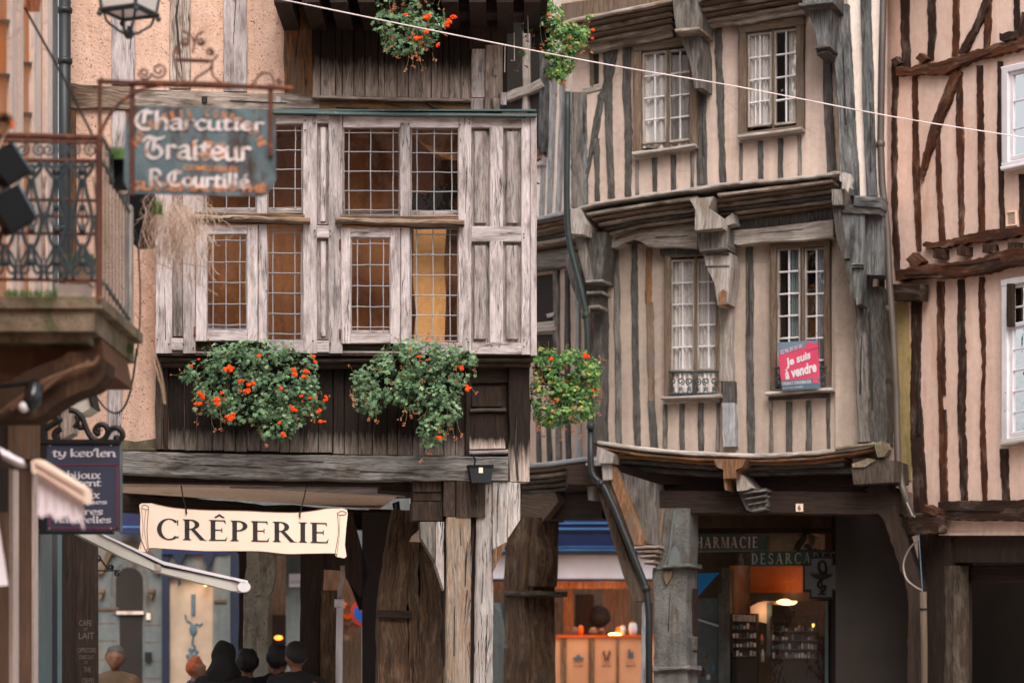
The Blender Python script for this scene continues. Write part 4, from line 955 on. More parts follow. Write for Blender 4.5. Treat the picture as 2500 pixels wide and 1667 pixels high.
for mt, pts, w in (
    ('wCd', [(2209,-40),(2210,90),(2212,165)], [21,20,17]), ('wCd', [(2275,-40),(2274,80),(2270,147)], [20,19,14]),
    ('wC', [(2336,-40),(2334,70),(2331,138)], [16,16,14]), ('wC', [(2415,-40),(2412,60),(2408,122)], [18,16,14]),
    ('wCd', [(2482,-40),(2482,100)], [16,14]), ('wCd', [(2186,146),(2182,300),(2183,500),(2190,672)], [17,12,13,13]),
    ('wC', [(2233,186),(2234,330),(2236,420),(2242,560),(2243,612)], [13,13,17,14,10]),
    ('wC', [(2341,178),(2342,300),(2344,440),(2347,585)], [16,16,15,14]), ('wC', [(2290,312),(2292,450),(2300,588)], [10,12,14]),
    ('wC', [(2391,160),(2394,330),(2396,575)], [15,15,15]), ('wCd', [(2441,150),(2440,350),(2446,560)], [12,12,12]),
    ('wCd', [(2494,425),(2497,560)], [16,16])):
    Cb(mt, pts, w)
for mt, pts, w in (('wCd', [(2412,-10),(2380,65),(2345,135)], [17,16,16]), ('wC', [(2336,172),(2305,250),(2280,315),(2246,440)], [20,22,20,8]), ('wCd', [(2500,30),(2488,100)], [14,14])):
    Cb(mt, pts, w, .045, 'timber_brace')
Cb('wC', [(2187,176),(2300,166),(2360,142),(2440,118),(2520,98),(2620,80)], [22,30,27,28,34,30], .07, 'timber_beam', wob=3)
Cb('wC', [(2240,136),(2256,150)], [18,18], .075, 'timber_peg'); Cb('wCd', [(2182,142),(2192,158)], [18,18], .06, 'timber_peg')
Cb('wCd', [(2440,92),(2480,90)], [16,20], .09, 'timber_knot', wob=3)
Cb('wC', [(2252,600),(2300,598),(2390,578),(2500,564),(2620,556)], [10,18,24,24,22], .07, 'timber_beam', wob=2.4)
for x, y in ((2290,619),(2347,612),(2409,606),(2470,601)): Cb('wCd', [(x,y-10),(x,y+11)], 22, .10, 'joist_end')
Cb('wC', [(2220,625),(2242,648)], [26,28], .09, 'joist_end')
Cb('wC', [(2186,672),(2270,664),(2360,655),(2430,640),(2520,622),(2620,610)], [28,34,36,40,44,42], .13, 'timber_beam', wob=3.6, fine=1.2)
Cb('wCd', [(2174,714),(2246,716)], [40,38], .16, 'beam_end', wob=1.5)
for mt, pts, w in (
    ('wCd', [(2236,734),(2236,850),(2234,960),(2240,1100),(2248,1262)], [26,22,24,32,34]),
    ('wC', [(2296,688),(2297,850),(2300,965)], [18,18,18]), ('wC', [(2296,962),(2298,1000)], [10,12]), ('wC', [(2300,1000),(2304,1226)], [18,18]),
    ('wCd', [(2346,682),(2347,850),(2348,1000),(2354,1226)], [17,18,18,17]), ('wC', [(2396,676),(2398,780),(2402,880),(2398,960),(2398,1040),(2405,1226)], [12,15,9,8,14,13]),
    ('wCd', [(2451,1095),(2454,1226)], [20,18])):
    Cb(mt, pts, w)
Cb('wCd', [(2290,1246),(2400,1246),(2620,1240)], [44,48,50], .1, 'timber_beam', wob=2.4)
Cb('wCd', [(2206,1285),(2290,1278)], [50,46], .2, 'beam_end', wob=3)
Cb('wC', [(2255,1240),(2285,1252)], [20,16], .22, 'beam_end', wob=2)
ppart('mossy_strip', 'plmoss', hC, PC, [(2172,738),(2215,738),(2222,850),(2226,1000),(2224,1172),(2196,1172),(2182,1000),(2176,850)], .012, .03)
# arcade under it
part('plaster_band', 'plceil', hC, lambda m: rect(m, PC, 2292, 1296, 2640, 1306, .0, .3))
part('arcade_front', 'wdark', hC, lambda m: (rect(m, PC, 2292, 1306, 2640, 1372, -.1, .3), rect(m, PC, 2250, 1290, 2320, 2100, -.05, .3)))
part('arcade_back', 'room', hC, lambda m: rect(m, PC, 2230, 1290, 2700, 2100, -1.6, .2))
bpart('arcade_panel', 'wdark', hC, PC, [(2290,1400),(2700,1398)], 40, -.3, .2)
bpart('post', 'wdarkg', hC, PC, [(2318,1380),(2316,2000)], 26, -.04, .2)
# white windows
def cwin(x0, y0, x1, y1, sl, mid, rows, name='window', lower=False):
    mb = MB(); Y = lambda x, y: y-sl*(x-x0)/(x1-x0)
    for x, w in ((x0+8, 16), (x1-8, 16)): beam(mb, PC, [(x, Y(x,y0)), (x, Y(x,y1))], w, .06, .14, wob=.5)
    for y, w in ((y0+6, 16), (y1-5, 10)): beam(mb, PC, [(x0, Y(x0,y)), (x1, Y(x1,y))], w, .062, .14, wob=.4)
    w = obj('window', mb, 'whitechip' if lower else 'white', hC)
    mb = MB()
    a, b = x0+24, x1-10
    for x in (a, b): beam(mb, PC, [(x, Y(x,y0)+10), (x, Y(x,y1)-8)], 11, .03, .06, wob=.2, ch=.006)
    for y in (y0+18, y1-16)+((mid,) if mid else ()): beam(mb, PC, [(a, Y(a,y)), (b, Y(b,y))], 11, .034, .06, wob=.2, ch=.006)
    obj('sash', mb, 'white', w)
    mb = MB()
    for i in range(1, rows): y = y0+20+(y1-y0-38)*i/rows; beam(mb, PC, [(a, Y(a,y)), (b, Y(b,y))], 4.5, .024, .03, wob=.1, ch=.003)
    xm = (a+b)/2; beam(mb, PC, [(xm, Y(xm,y0)+20), (xm, Y(xm,y1)-10)], 9, .03, .05, wob=.1)
    obj('glazing_bars', mb, 'white', w)
    ppart('pane', 'glassB', w, PC, [(a,Y(a,y0)+12),(b,Y(b,y0)+12),(b,Y(b,y1)-10),(a,Y(a,y1)-10)], .01, 0)
    curtain(w, PC, a, y0+5, b, y1-20, -.08, 'bluecloth' if lower else 'bluecloth', amp=.03)
    mb = MB(); roombox(mb, PC, x0+3, y0-8, x1-3, y1-3, -.02, .5); obj('room_behind', mb, 'room', w)
    mb = MB(); beam(mb, PC, [(x0-2, y1+4), (x1+8, Y(x1,y1)+3)], 9, .12, .2, ch=.01); obj('sill', mb, 'white' if not lower else 'wBl', w)
cwin(2445, 166, 2600, 408, 34, None, 3)
cwin(2444, 686, 2600, 1082, 30, 800, 7, lower=True)
def hng(m):
    for y in (845, 955, 830): pass
    rect(m, PC, 2456, 690, 2472, 800, .075, .02)
part('shutter_gap', 'wdark', hC, lambda m: (beam(m, PC, [(2466,692),(2466,798)], 16, .08, .03, wob=1.2), ))
# wall vent
mb = MB(); 
for a in ([(2455,519),(2478,516)],[(2456,552),(2479,549)]): beam(mb, PC, a, 3.4, .03, .05, wob=0)
for a in ([(2456,519),(2457,552)],[(2478,516),(2479,549)]): beam(mb, PC, a, 3.4, .03, .05, wob=0)
for i in range(8): beam(mb, PC, [(2457,523+i*3.6),(2478,520+i*3.6)], 1.6, .02, .03, wob=0, ch=.002)
obj('wall_vent', mb, 'cream', hC); ppart('vent_back', 'wdark', hC, PC, [(2457,519),(2478,516),(2478,549),(2457,552)], .005, .01)
# ================================================================ NARROW HOUSE between the two
PD = Plane(1240, 28.6, 1440, 27.2)
hD = thing('narrow_house', 'narrow pale half-timbered house squeezed between the creperie house and the pharmacy house', 'house', (.6, 28.0, 0))
def D(n, mt, pts, w, off=.03, th=.12, **k): k.setdefault('wob', 1.4); return bpart(n, mt, hD, PD, pts, w, off, th, **k)
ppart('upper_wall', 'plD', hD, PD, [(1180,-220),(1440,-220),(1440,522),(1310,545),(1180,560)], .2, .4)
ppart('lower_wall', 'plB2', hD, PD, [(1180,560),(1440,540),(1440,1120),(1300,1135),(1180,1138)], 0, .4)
part('roof', 'stoned', hD, lambda m: box(m, (.5, 29.6, 9.7), (2.2, 4.4, .2)))
for pts, w, mt in (([(1350,120),(1346,300),(1338,540)],[10,10,9],'wD'), ([(1371,120),(1367,350),(1360,530)],[10,9,9],'wD'), ([(1326,380),(1318,548)],[9,8],'wD')):
    D('timber_post', mt, pts, w, .24)
ppart('window_recess', 'room', hD, PD, [(1232,-60),(1322,-60),(1322,356),(1308,372),(1232,372)], .205, .02)
D('transom', 'wBl', [(1232,238),(1262,226),(1290,218),(1322,202)], [20,20,20,22], .28)
D('transom', 'wBl', [(1284,-50),(1280,370)], [12,13], .25)
D('timber_post', 'wBblue', [(1326,130),(1322,372)], [16,16], .26)
D('timber_rail', 'wBl', [(1300,402),(1324,398)], 10, .26); D('timber_rail', 'wBo', [(1300,384),(1326,372)], 22, .24)
for i, (mt, o) in enumerate((('wD',.5),('wBbr',.47),('wBo',.43),('wmould',.38),('wBbr',.32),('wBd',.28),('wBl',.26),('wBbr',.2))):
    D('jetty_moulding' if i else 'jetty_ledge', mt, [(1220,548+i*10),(1320,532+i*10),(1382,520+i*10),(1420,512+i*10)], 9, o, .3, ch=.02)
D('head_beam', 'wB', [(1220,652),(1330,636),(1400,628)], 40, .12, .2)
ppart('bracket', 'wB', hD, PD, [(1376,622),(1398,616),(1410,690),(1422,745),(1410,735),(1392,690)], .4, .3)
ppart('window_recess', 'room', hD, PD, [(1290,676),(1350,668),(1352,790),(1290,795)], .01, .02)
ppart('window_recess', 'room', hD, PD, [(1290,818),(1352,815),(1354,880),(1290,880)], .01, .02)
D('sill', 'wBl', [(1290,802),(1354,796)], 24, .06); D('sill', 'wBl', [(1335,772),(1352,766)], 10, .05)
for pts, w, mt in (([(1354,660),(1360,1000),(1362,1128)],[14,12,10],'wB'), ([(1382,660),(1386,1126)],[11,11],'wBd'), ([(1408,700),(1412,1122)],[10,10],'wD'),
                   ([(1312,1000),(1314,1132)],[9,9],'wBd'), ([(1338,1000),(1340,1130)],[9,9],'wBd')):
    D('timber_post', mt, pts, w)
for i, (mt, o) in enumerate((('wD',.5),('wBbr',.46),('wmould',.40),('wBd',.34),('wBbr',.28),('wBd',.22))):
    D('jetty_moulding' if i else 'jetty_ledge', mt, [(1230,1140+i*13),(1340,1133+i*13),(1436,1120+i*13)], 10 if i else 12, o, .35, ch=.02)
ppart('bracket', 'wBl', hD, PD, [(1430,1130),(1450,1126),(1450,1222),(1436,1220)], .5, .3)
D('girder', 'wBbr', [(1262,1225),(1340,1232),(1350,1240)], [80,78,50], .2, .3, wob=3)
D('girder', 'wdark', [(1340,1235),(1470,1235)], 64, .1, .3)
D('pillar', 'wpillardk', [(1262,1262),(1256,1440),(1258,2000)], [52,52,60], .3, .3, wob=2)
D('pillar', 'wpillardk', [(1300,1262),(1292,1430)], [30,34], .26, .3, wob=2); D('pillar', 'wpillardk', [(1285,1430),(1288,2000)], [36,44], .24, .3, wob=2)
D('pillar_moulding', 'wdarkg', [(1232,1450),(1320,1448)], 14, .36, .4, ch=.03)
ppart('stone_block', 'stonegrey', hD, PD, [(1202,1470),(1220,1495),(1238,1560),(1242,2000),(1202,2000)], .3, .4)
# ================================================================ STONE HOUSE on the left with the balcony
PE = Plane(-60, 13.8, 142, 17.3)
hE = thing('stone_house', 'old stone house with white mouldings and an iron balcony at the left edge', 'house', (-3.1, 15.4, 0))
def E(n, mt, x0, x1, y0, y1, off, th=.1, mat=None): return ppart(n, mt, hE, PE, [(x0,y0),(x1,y0),(x1,y1),(x0,y1)], off, th)
ppart('stone_wall', 'stone', hE, PE, [(-900,-400),(142,-400),(142,1080),(-900,1300)], 0, .4)
part('roof', 'stoned', hE, lambda m: box(m, (-4.2, 14, 8.4), (2.6, 8, .2)))
for x0, x1, mt, o in ((30,40,'stonew',.035),(50,57,'stonew',.03),(84,100,'stonew',.035),(116,128,'stonew',.035),(133,142,'stonegrey',.02)): E('moulding', mt, x0, x1, -200, 330, o); E('moulding', mt, x0, x1, 330, 1000, o+.002)
for y in (48, 180, 152, 275): E('stone_joint', 'stoned', *((-40,28) if y in (48,180) else (60,86)), y, y+9, .02, .03)
for x0, x1, mt, o in ((-200,32,'corbel',.01),(32,46,'stonew',.035),(48,82,'corbel',.02),(83,93,'stonew',.035)): E('pillar_stone', mt, x0, x1, 1040, 2300, o)
E('shop_frame', 'teal', 98, 127, 1290, 2100, .02); E('shop_frame', 'darkblue', 127, 140, 1290, 2100, -.05); 
PF = Plane(90, 17.6, 240, 17.9)
ppart('shop_frame', 'teal', hE, PF, [(140,1300),(151,1300),(151,2000),(140,2000)], 0, .1)
E('wood_band', 'wbrown', 20, 98, 1000, 1120, .08); E('wood_band', 'wdark', -200, 20, 960, 1250, .06)
part('shop_back', 'room', hE, lambda m: rect(m, PF, 60, 1000, 160, 2000, -.12, .1))
# balcony slab
def slab(m):
    z1 = 3.615
    box(m, (-2.95, 13.7, z1-.03), (1.5, 1.42, .06)); box(m, (-2.975, 13.71, z1-.12), (1.45, 1.38, .12)); box(m, (-3.0, 13.74, z1-.205), (1.40, 1.3, .05))
part('balcony_slab', 'stonemoss', hE, slab)
def corb(off0): 
    pl = Plane(0, off0, 300, off0); k = 13.15/off0
    f = lambda x, y: ((x+(1250-887)-1250)*1.0+0, y)
    pts = [(-120,1000),(0,948),(60,908),(110,886),(150,873),(166,858),(228,860),(259,880),(256,912),(241,935),(222,948),(195,956),(165,969),(135,987),(110,1008),(78,1024),(-120,1026)]
    VP = (887, 1640); return pl, [(VP[0]+(x-VP[0])*k, VP[1]+(y-VP[1])*k) for x, y in pts]
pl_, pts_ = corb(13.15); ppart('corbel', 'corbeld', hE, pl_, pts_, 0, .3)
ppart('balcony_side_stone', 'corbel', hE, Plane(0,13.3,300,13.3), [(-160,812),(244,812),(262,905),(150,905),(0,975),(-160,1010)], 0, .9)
def groove(m):
    pl = Plane(0, 13.1, 300, 13.1)
    for d in (0, 34, 60): ptube(m, pl, spline([(240-d*.6,868+d*.4),(228-d,888+d*.3),(170-d,905+d*.4),(120-d,940+d*.4),(60-d,990+d*.3)], 5), .012, 0)
part('corbel_moulding', 'corbel', hE, groove)
# balcony railing (near end, faces us) and side railing running away
PR = Plane(0, 13.0, 300, 13.0)
rail = MB()
for y, r in ((333,.018),(346,.010)): ptube(rail, PR, [(-160,y-6),(243,y+4)], r, 0)
for y in (392, 488, 527, 570, 683): ptube(rail, PR, [(-160,y-3),(243,y+2)], .010 if y != 392 else .013, 0)
ptube(rail, PR, [(242,330),(242,740)], .02, 0)
ra = obj('railing', rail, 'rust', hE)
def baluster(cx):
    mb = MB(); t = lambda pts, r=.0075, k=4: ptube(mb, PR, spline([(cx+x, y) for x, y in pts], k), r, .01, 5)
    for s in (-1, 1):
        t([(0,402),(s*12,408),(s*24,398),(s*26,408),(s*16,424),(s*6,436)], .011)
        t([(s*4,436),(s*10,470),(s*20,510),(s*24,545),(s*16,585),(s*5,610),(s*12,640),(s*26,660),(s*22,680)], .011)
        t([(0,500),(s*10,520),(s*14,540),(s*4,555),(0,545)], .007)
        t([(s*4,600),(s*14,618),(s*28,650),(s*16,668),(s*6,655),(s*10,640)], .008)
        t([(s*26,430),(s*34,500),(s*30,560),(s*34,640)], .004)
    for y, r in ((418,.026),(505,.018),(560,.022),(640,.022),(600,.014)): ball(mb, PR.pt(cx, y, .01), r, 8, 6)
    ptube(mb, PR, [(cx,436),(cx,560)], .006, 0)
    for s in (-1, 1): ptube(mb, PR, spiral(cx+s*20, 366, 17, 3, 90 if s > 0 else 90, 90+s*560, 26), .006, .005, 5)
    return obj('baluster', mb, 'ironblue', ra)
for x in (13, 76, 138, 201, -50): baluster(x)
sr = MB()
A = Vector((-2.2, 13.0, 0)); Bq = Vector((-2.28, 14.4, 0))
for i in range(8):
    p = A.lerp(Bq, (i+.7)/8); tube(sr, [p+Vector((0,0,3.62)), p+Vector((0,0,4.47))], .006, 5)
for z in (3.70, 4.47, 4.34): tube(sr, [A+Vector((0,0,z)), Bq+Vector((0,0,z))], .012, 6)
obj('side_railing', sr, 'stonegrey', hE)
bpart('railing_post', 'wBl', hE, Plane(0,14.5,400,14.5), [(312,500),(312,790)], 18, 0, .08)
# downpipes and small wall things
def pipe(name, label, pl, pts, r, mat, off, collars=(), grp=None, hook=None):
    t = thing(name, label, 'downpipe', pl.pt(*pts[-1], off), grp)
    part('pipe', mat, t, lambda m: ptube(m, pl, pts, r, off, 12), smooth=True)
    for x, y in collars: part('collar', mat, t, lambda m: tube(m, [pl.pt(x, y-8, off), pl.pt(x, y-5, off), pl.pt(x, y+5, off), pl.pt(x, y+8, off)], [r*1.02, r*1.28, r*1.28, r*1.02], 12), smooth=True)
    return t
pipe('downpipe', 'dark grey downpipe between the stone house and the roughcast wall', PA, [(158,-120),(158,500),(157,760),(156,1080)], .052, 'pipe', .22, ((158,26),(158,150),(157,560)))
tp = pipe('downpipe', 'green-grey downpipe bending inward below the ledges beside the narrow house', PBH, spline([(1386,225),(1384,400),(1384,510),(1392,600),(1430,760),(1435,900),(1441,1000),(1442,1050)], 3), .034, 'pipegreen', .68, ((1430,770),(1442,1040)))
part('lower_pipe', 'pipe', tp, lambda m: ptube(m, PBH, [(1442,1048),(1442,1130),(1444,1150),(1450,1164),(1462,1176),(1476,1190),(1500,1240),(1572,1420),(1580,1450),(1584,1500),(1586,1960)], .036, .66, 12), smooth=True)
for x, y in ((1466,1180),(1577,1436)): part('collar', 'pipe', tp, lambda m: tube(m, [PBH.pt(x-3, y-7, .66), PBH.pt(x+3, y+7, .66)], .045, 12), smooth=True)
pipe('downpipe', 'long brown-grey downpipe in the mossy gap beside the pink house', PC, [(2160,-120),(2153,150),(2150,350),(2154,450),(2166,560),(2172,700),(2180,800),(2188,960),(2192,1130),(2200,1180),(2228,1262)], .036, 'pipebrown', .32, ((2150,352),(2172,754),(2193,1140)))
t = thing('hanging_rod', 'thin bent grey rod at the foot of the brown-grey downpipe', 'rod', PC.pt(2230,1260,.4))
part('rod', 'hook', t, lambda m: ptube(m, PC, [(2214,1226),(2228,1258),(2234,1261)], .008, .4, 6))
t = thing('cable_loop', 'pale cable looping out from the dark arcade post on the right', 'cable', PC.pt(2250,1440,.3))
part('cable', 'hook', t, lambda m: ptube(m, PC, spline([(2243,1316),(2220,1340),(2206,1375),(2212,1410),(2232,1430),(2252,1441)], 5), .009, .3, 6))
t = thing('conduit', 'yellowish capped conduit pipe standing below the cable loop', 'pipe', PC.pt(2256,1667,.3))
part('conduit_pipe', 'wBbr', t, lambda m: ptube(m, PC, [(2254,1444),(2256,1560),(2258,1990)], .036, .3, 12), smooth=True)
part('clip', 'iron', t, lambda m: ptube(m, PC, [(2255,1484),(2255,1488)], .044, .3, 12))
part('wire', 'bluegreyd', t, lambda m: ptube(m, PC, [(2243,1305),(2248,1380),(2252,1446)], .006, .3, 6))
# ================================================================ FAR STREET seen through the arcades
PG = Plane(0, 34.5, 900, 34.5)
hG = thing('far_stone_house', 'grey-blue stone house with an arched door, seen through the creperie arcade', 'house', (-5.0, 34.7, 0))
def G(n, mt, x0, x1, y0, y1, off=0, th=.1, h=None): return ppart(n, mt, h or hG, PG, [(x0,y0),(x1,y0),(x1,y1),(x0,y1)], off, th)
G('stone_wall', 'stonegrey', 60, 400, 900, 2000, 0, .3); G('stone_wall', 'stonegrey', 400, 1000, 900, 1350, -.5, .2)
arch = [(283,1500),(283,1425)]+[(316+33*math.cos(R(180-a)), 1418-34*math.sin(R(a))) for a in range(0, 181, 15)]+[(349,1500)]
ppart('arched_window', 'room', hG, PG, arch, .02, .05)
arc2 = [(270+0,1500),(270,1425)]+[(316+46*math.cos(R(180-a)), 1418-48*math.sin(R(a))) for a in range(0, 181, 15)]+[(362,1500)]
ppart('arch_surround', 'stonepil', hG, PG, arc2, .012, .04)
ppart('hood_arch', 'stoned', hG, PG, [(236,1400),(262,1340),(300,1318),(340,1322),(372,1350),(392,1400),(380,1400),(352,1352),(312,1336),(272,1352),(250,1400)], .08, .1)
G('door_lintel', 'stonew', 284, 350, 1491, 1499, .08); G('door', 'room', 292, 346, 1500, 2000, .04)
for x in (246, 369): 
    G('wall_corbel', 'stoned', x-8, x+8, 1438, 1446, .12); ppart('wall_corbel', 'stoned', hG, PG, [(x-6,1448),(x+6,1448),(x,1464)], .1, .1)
G('plaque', 'cream', 357, 367, 1496, 1512, .03, .03); G('letter_box', 'iron', 354, 369, 1591, 1613, .06, .06)
for y in (1520, 1562, 1608, 1650): G('stone_joint', 'stoned', 232, 284, y, y+2, .004, .01); G('stone_joint', 'stoned', 352, 394, y+4, y+6, .004, .01)
for y in (1470,): G('string_course', 'stoned', 232, 290, y+12, y+18, .03, .05)
hH = thing('blue_shop', 'blue-framed shop with a lit beige panel behind the creperie arcade', 'shop', (-4.0, 34.5, 0))
def H(n, mt, x0, x1, y0, y1, off=.05, th=.1): return G(n, mt, x0, x1, y0, y1, off, th, hH)
H('blue_frame', 'darkblue', 395, 413, 1350, 2000, .1); H('beige_panel', 'beige', 413, 520, 1412, 2000, .04)
H('fascia', 'stonegrey', 413, 520, 1352, 1402, .06); H('blue_frame', 'darkblue', 413, 520, 1402, 1412, .12); H('blue_frame', 'navy', 395, 560, 1332, 1352, .14)
H('stone_pilaster', 'stonegrey', 520, 562, 1352, 2000, .1); H('blue_frame', 'darkblue', 562, 592, 1340, 2000, .08)
H('string_course', 'stoned', 522, 552, 1464, 1470, .13)
H('blue_frame', 'navy', 292, 345, 1226, 1302, .3); H('blue_frame', 'blueline', 292, 345, 1284, 1287, .31)
for x in (437, 508): ppart('fascia_bracket', 'darkblue', hH, PG, [(x-16,1350),(x+16,1350),(x+10,1366),(x+3,1380),(x+3,1425),(x-3,1432),(x-3,1380),(x-10,1366)], .2, .06)
def orn(m):
    for a in ([(472,1450),(472,1500)],): ptube(m, PG, a, .03, .05)
    ptube(m, PG, spline([(452,1500),(456,1514),(464,1518),(470,1530)], 4), .012, .05); ptube(m, PG, spline([(494,1520),(488,1526),(480,1522),(474,1530)], 4), .012, .05)
    ball(m, PG.pt(472,1536,.06), .055, 8, 6, (1,.3,1.5)); ptube(m, PG, spline([(472,1550),(470,1570),(476,1580),(466,1595),(478,1608)], 4), .016, .05)
    for x, y in ((464,1585),(480,1590),(458,1600),(484,1604),(470,1606),(476,1598),(462,1610)): ball(m, PG.pt(x, y, .05), .03, 7, 5, (1,.3,1))
part('painted_ornament', 'bluegreyd', hH, orn)
mb = MB(); rect(mb, PG, 498, 1418, 506, 1430, .2, .08); lampo = obj('wall_lamp', mb, glow('lamp_glow', (255,190,120), 2), hH)
def point(name, loc, e, col, r=.06):
    l = bpy.data.lights.new(name, 'POINT'); l.energy = e; l.color = col; l.shadow_soft_size = r
    o = bpy.data.objects.new(name, l); COL.objects.link(o); o.location = loc
point('lamp_light', PG.pt(502,1428,.34), 1.6, (1,.6,.3))
# dim orange-lit shop further right
hJ = thing('orange_lit_shop', 'dim shop with orange glow behind the creperie pillars', 'shop', (-2.9, 35.4, 0))
PJ = Plane(0, 36.0, 1200, 36.0)
ppart('back_wall', 'wBbr', hJ, PJ, [(600,1300),(1000,1300),(1000,2000),(600,2000)], -1.2, .1)
ppart('stone_pilaster', 'stonegrey', hJ, PJ, [(698,1345),(736,1345),(736,2000),(698,2000)], .3, .3)
ppart('lintel', 'stoned', hJ, PJ, [(590,1290),(1000,1290),(1000,1352),(590,1352)], .2, .3)
rg = random.Random(4)
for _ in range(9):
    gx, gy = rg.uniform(838, 884), rg.uniform(1474, 1560); ppart('counter_goods', rg.choice(['redflower','rust','wBo']), hJ, PJ, spline([(gx+rg.uniform(6,15)*math.cos(q*1.05), gy+rg.uniform(4,9)*math.sin(q*1.05)) for q in range(6)], 3, True), -.6+rg.uniform(-.1,.1), .08)
ppart('wooden_fitting', 'room', hJ, PJ, [(664,1500),(698,1500),(698,1590),(664,1590)], -.9, .1)
mb = MB(); ball(mb, PJ.pt(680, 1556, -.3), .05, 10, 7, (1.3,.6,.7)); obj('shop_lamp', mb, glow('shop_lamp_glow', (255,140,50), 2), hJ)
point('shop_lamp_light', PJ.pt(690,1550,.0), 3.5, (1,.45,.15)); point('shop_lamp_light', PJ.pt(850,1430,-.3), 5, (1,.35,.12))
t = thing('wall_sign', 'small white sign with faint lettering on the far stone pilaster', 'sign', PJ.pt(720,1420,.35))
ppart('plate', 'white', t, PJ, [(706,1400),(736,1400),(736,1432),(706,1432)], .34, .02)
text('lettering', 'bluegreyd', t, PJ, bfont('LA CAVE'), q4(710,1416,733,1424), .345)
t = thing('no_parking_sign', 'round blue no-parking sign with a red rim behind the dark pillar', 'sign', (-2.0, 30, 0))
PK = Plane(0, 30, 1200, 30)
circ = lambda cx, cy, r, n=32: [(cx+r*math.cos(2*math.pi*i/n), cy+r*math.sin(2*math.pi*i/n)) for i in range(n)]
ppart('sign_rim', paint('sign_red', (200,60,40), .4), t, PK, circ(889,1494,34), 0, .02)
ppart('sign_face', paint('sign_face_blue', (40,96,190), .4), t, PK, circ(889,1494,25), .006, .006)
ppart('sign_slash', paint('sign_red2', (200,60,40), .4), t, PK, [(869,1478),(873,1473),(909,1510),(905,1515)], .012, .004)
part('sign_post', 'hook', t, lambda m: tube(m, [Vector((-1.84,30.06,0)), Vector((-1.84,30.06,2.5))], .03, 10))
t = thing('thin_white_pipe', 'thin white pipe with a collar rising beside the dark arcade pillar', 'pipe', P3(826,1667,23.8))
part('pipe', 'white', t, lambda m: tube(m, [P3(830,1480,23.8), P3(828,1600,23.8), P3(826,2040,23.8)], .034, 10), smooth=True)
part('collar', 'white', t, lambda m: tube(m, [P3(829,1462,23.8), P3(829,1482,23.8)], .05, 10), smooth=True)
part('upper_pipe', 'hook', t, lambda m: tube(m, [P3(829,1462,23.8), P3(829,1440,23.8), P3(838,1412,23.8), P3(836,1380,23.8)], .022, 8), smooth=True)
# far shop under the narrow house: blue fascia and the orange-lit counter
PL = Plane(1200, 36, 1700, 36)
hL = thing('takeaway_shop', 'open shop with a blue fascia and orange-lit interior behind the downpipe', 'shop', (1.1, 36.6, 0))
def L(n, mt, x0, x1, y0, y1, off=0, th=.1): return ppart(n, mt, hL, PL, [(x0,y0),(x1,y0),(x1,y1),(x0,y1)], off, th)
L('wall', 'stoned', 1100, 1760, 900, 1262, 0, .3)
L('fascia', 'navy', 1200, 1640, 1262, 1346, .1, .2)
for y0, y1, mt, o in ((1274,1278,'blueline',.13),(1288,1292,'blueline',.13),(1295,1298,'ink',.12),(1340,1345,'blueline',.15),(1333,1335,'blueline',.13)): L('fascia_trim', mt, 1200, 1640, y0, y1, o, .03)
mb = MB()
for i in range(20): ptube(mb, PL, spiral(1312+i*14, 1337, 5, 5, 200, 340, 6), .01, .16, 5)
obj('fascia_trim', mb, 'blueline', hL)
L('blind', 'awnfab', 1200, 1640, 1352, 1412, .02, .04); L('blind_bar', 'darkblue', 1200, 1640, 1412, 1418, .04, .05); L('fascia_soffit', 'ink', 1200, 1640, 1346, 1353, .2, .3)
ppart('bracket', 'ink', hL, PL, [(1308,1352),(1354,1352),(1350,1364),(1336,1366),(1332,1420),(1324,1420),(1324,1368),(1310,1362)], .2, .08)
for x0, x1, y0, y1, mt, o in ((1200,1640,1415,2000,'wBbr',-2.2),(1346,1350,1420,1560,'wBo',-1.4),(1376,1400,1440,1560,'wBo',-1.3),(1405,1450,1450,1560,'room',-1.6),(1470,1540,1440,1560,'wBbr',-1.5),(1300,1345,1470,1560,'room',-1.0)): L('interior', mt, x0, x1, y0, y1, o, .1)
ppart('interior_ceiling', 'wBo', hL, PL, [(1200,1418),(1640,1418),(1640,1436),(1200,1436)], -.9, .05)
L('counter_top', paint('counter_red', (220,90,30), .5), 1200, 1640, 1549, 1556, .14, .5)
L('counter_front', paint('counter_cream', (226,158,116), .7, c2=(216,148,106)), 1200, 1640, 1556, 2000, .1, .1)
for x in (1316, 1372, 1380, 1440, 1448, 1508): L('counter_stile', 'wBo', x-3, x+3, 1557, 2000, .125, .03)
def cimg(m, cx, k):
    if k == 0: poly(m, PL, circ(cx,1606,8,14), .13, .01); [ptube(m, PL, spline([(cx+d,1596),(cx+d+3,1588),(cx+d,1580)], 3), .004, .13, 4) for d in (-4,2,8)]
    if k == 1: poly(m, PL, [(cx-14,1604),(cx+14,1604),(cx+10,1610),(cx-10,1610)], .13, .01); poly(m, PL, [(cx-8,1603),(cx,1596),(cx+8,1603)], .131, .01)
    if k == 2: [ptube(m, PL, spline([(cx+s*3,1612),(cx+s*4,1600),(cx+s*8,1594),(cx+s*6,1588)], 3), .012, .13, 5) for s in (-1,1)]
    if k == 3: rect(m, PL, cx-6, 1584, cx-1, 1606, .13, .01); rect(m, PL, cx+1, 1590, cx+6, 1606, .13, .01)
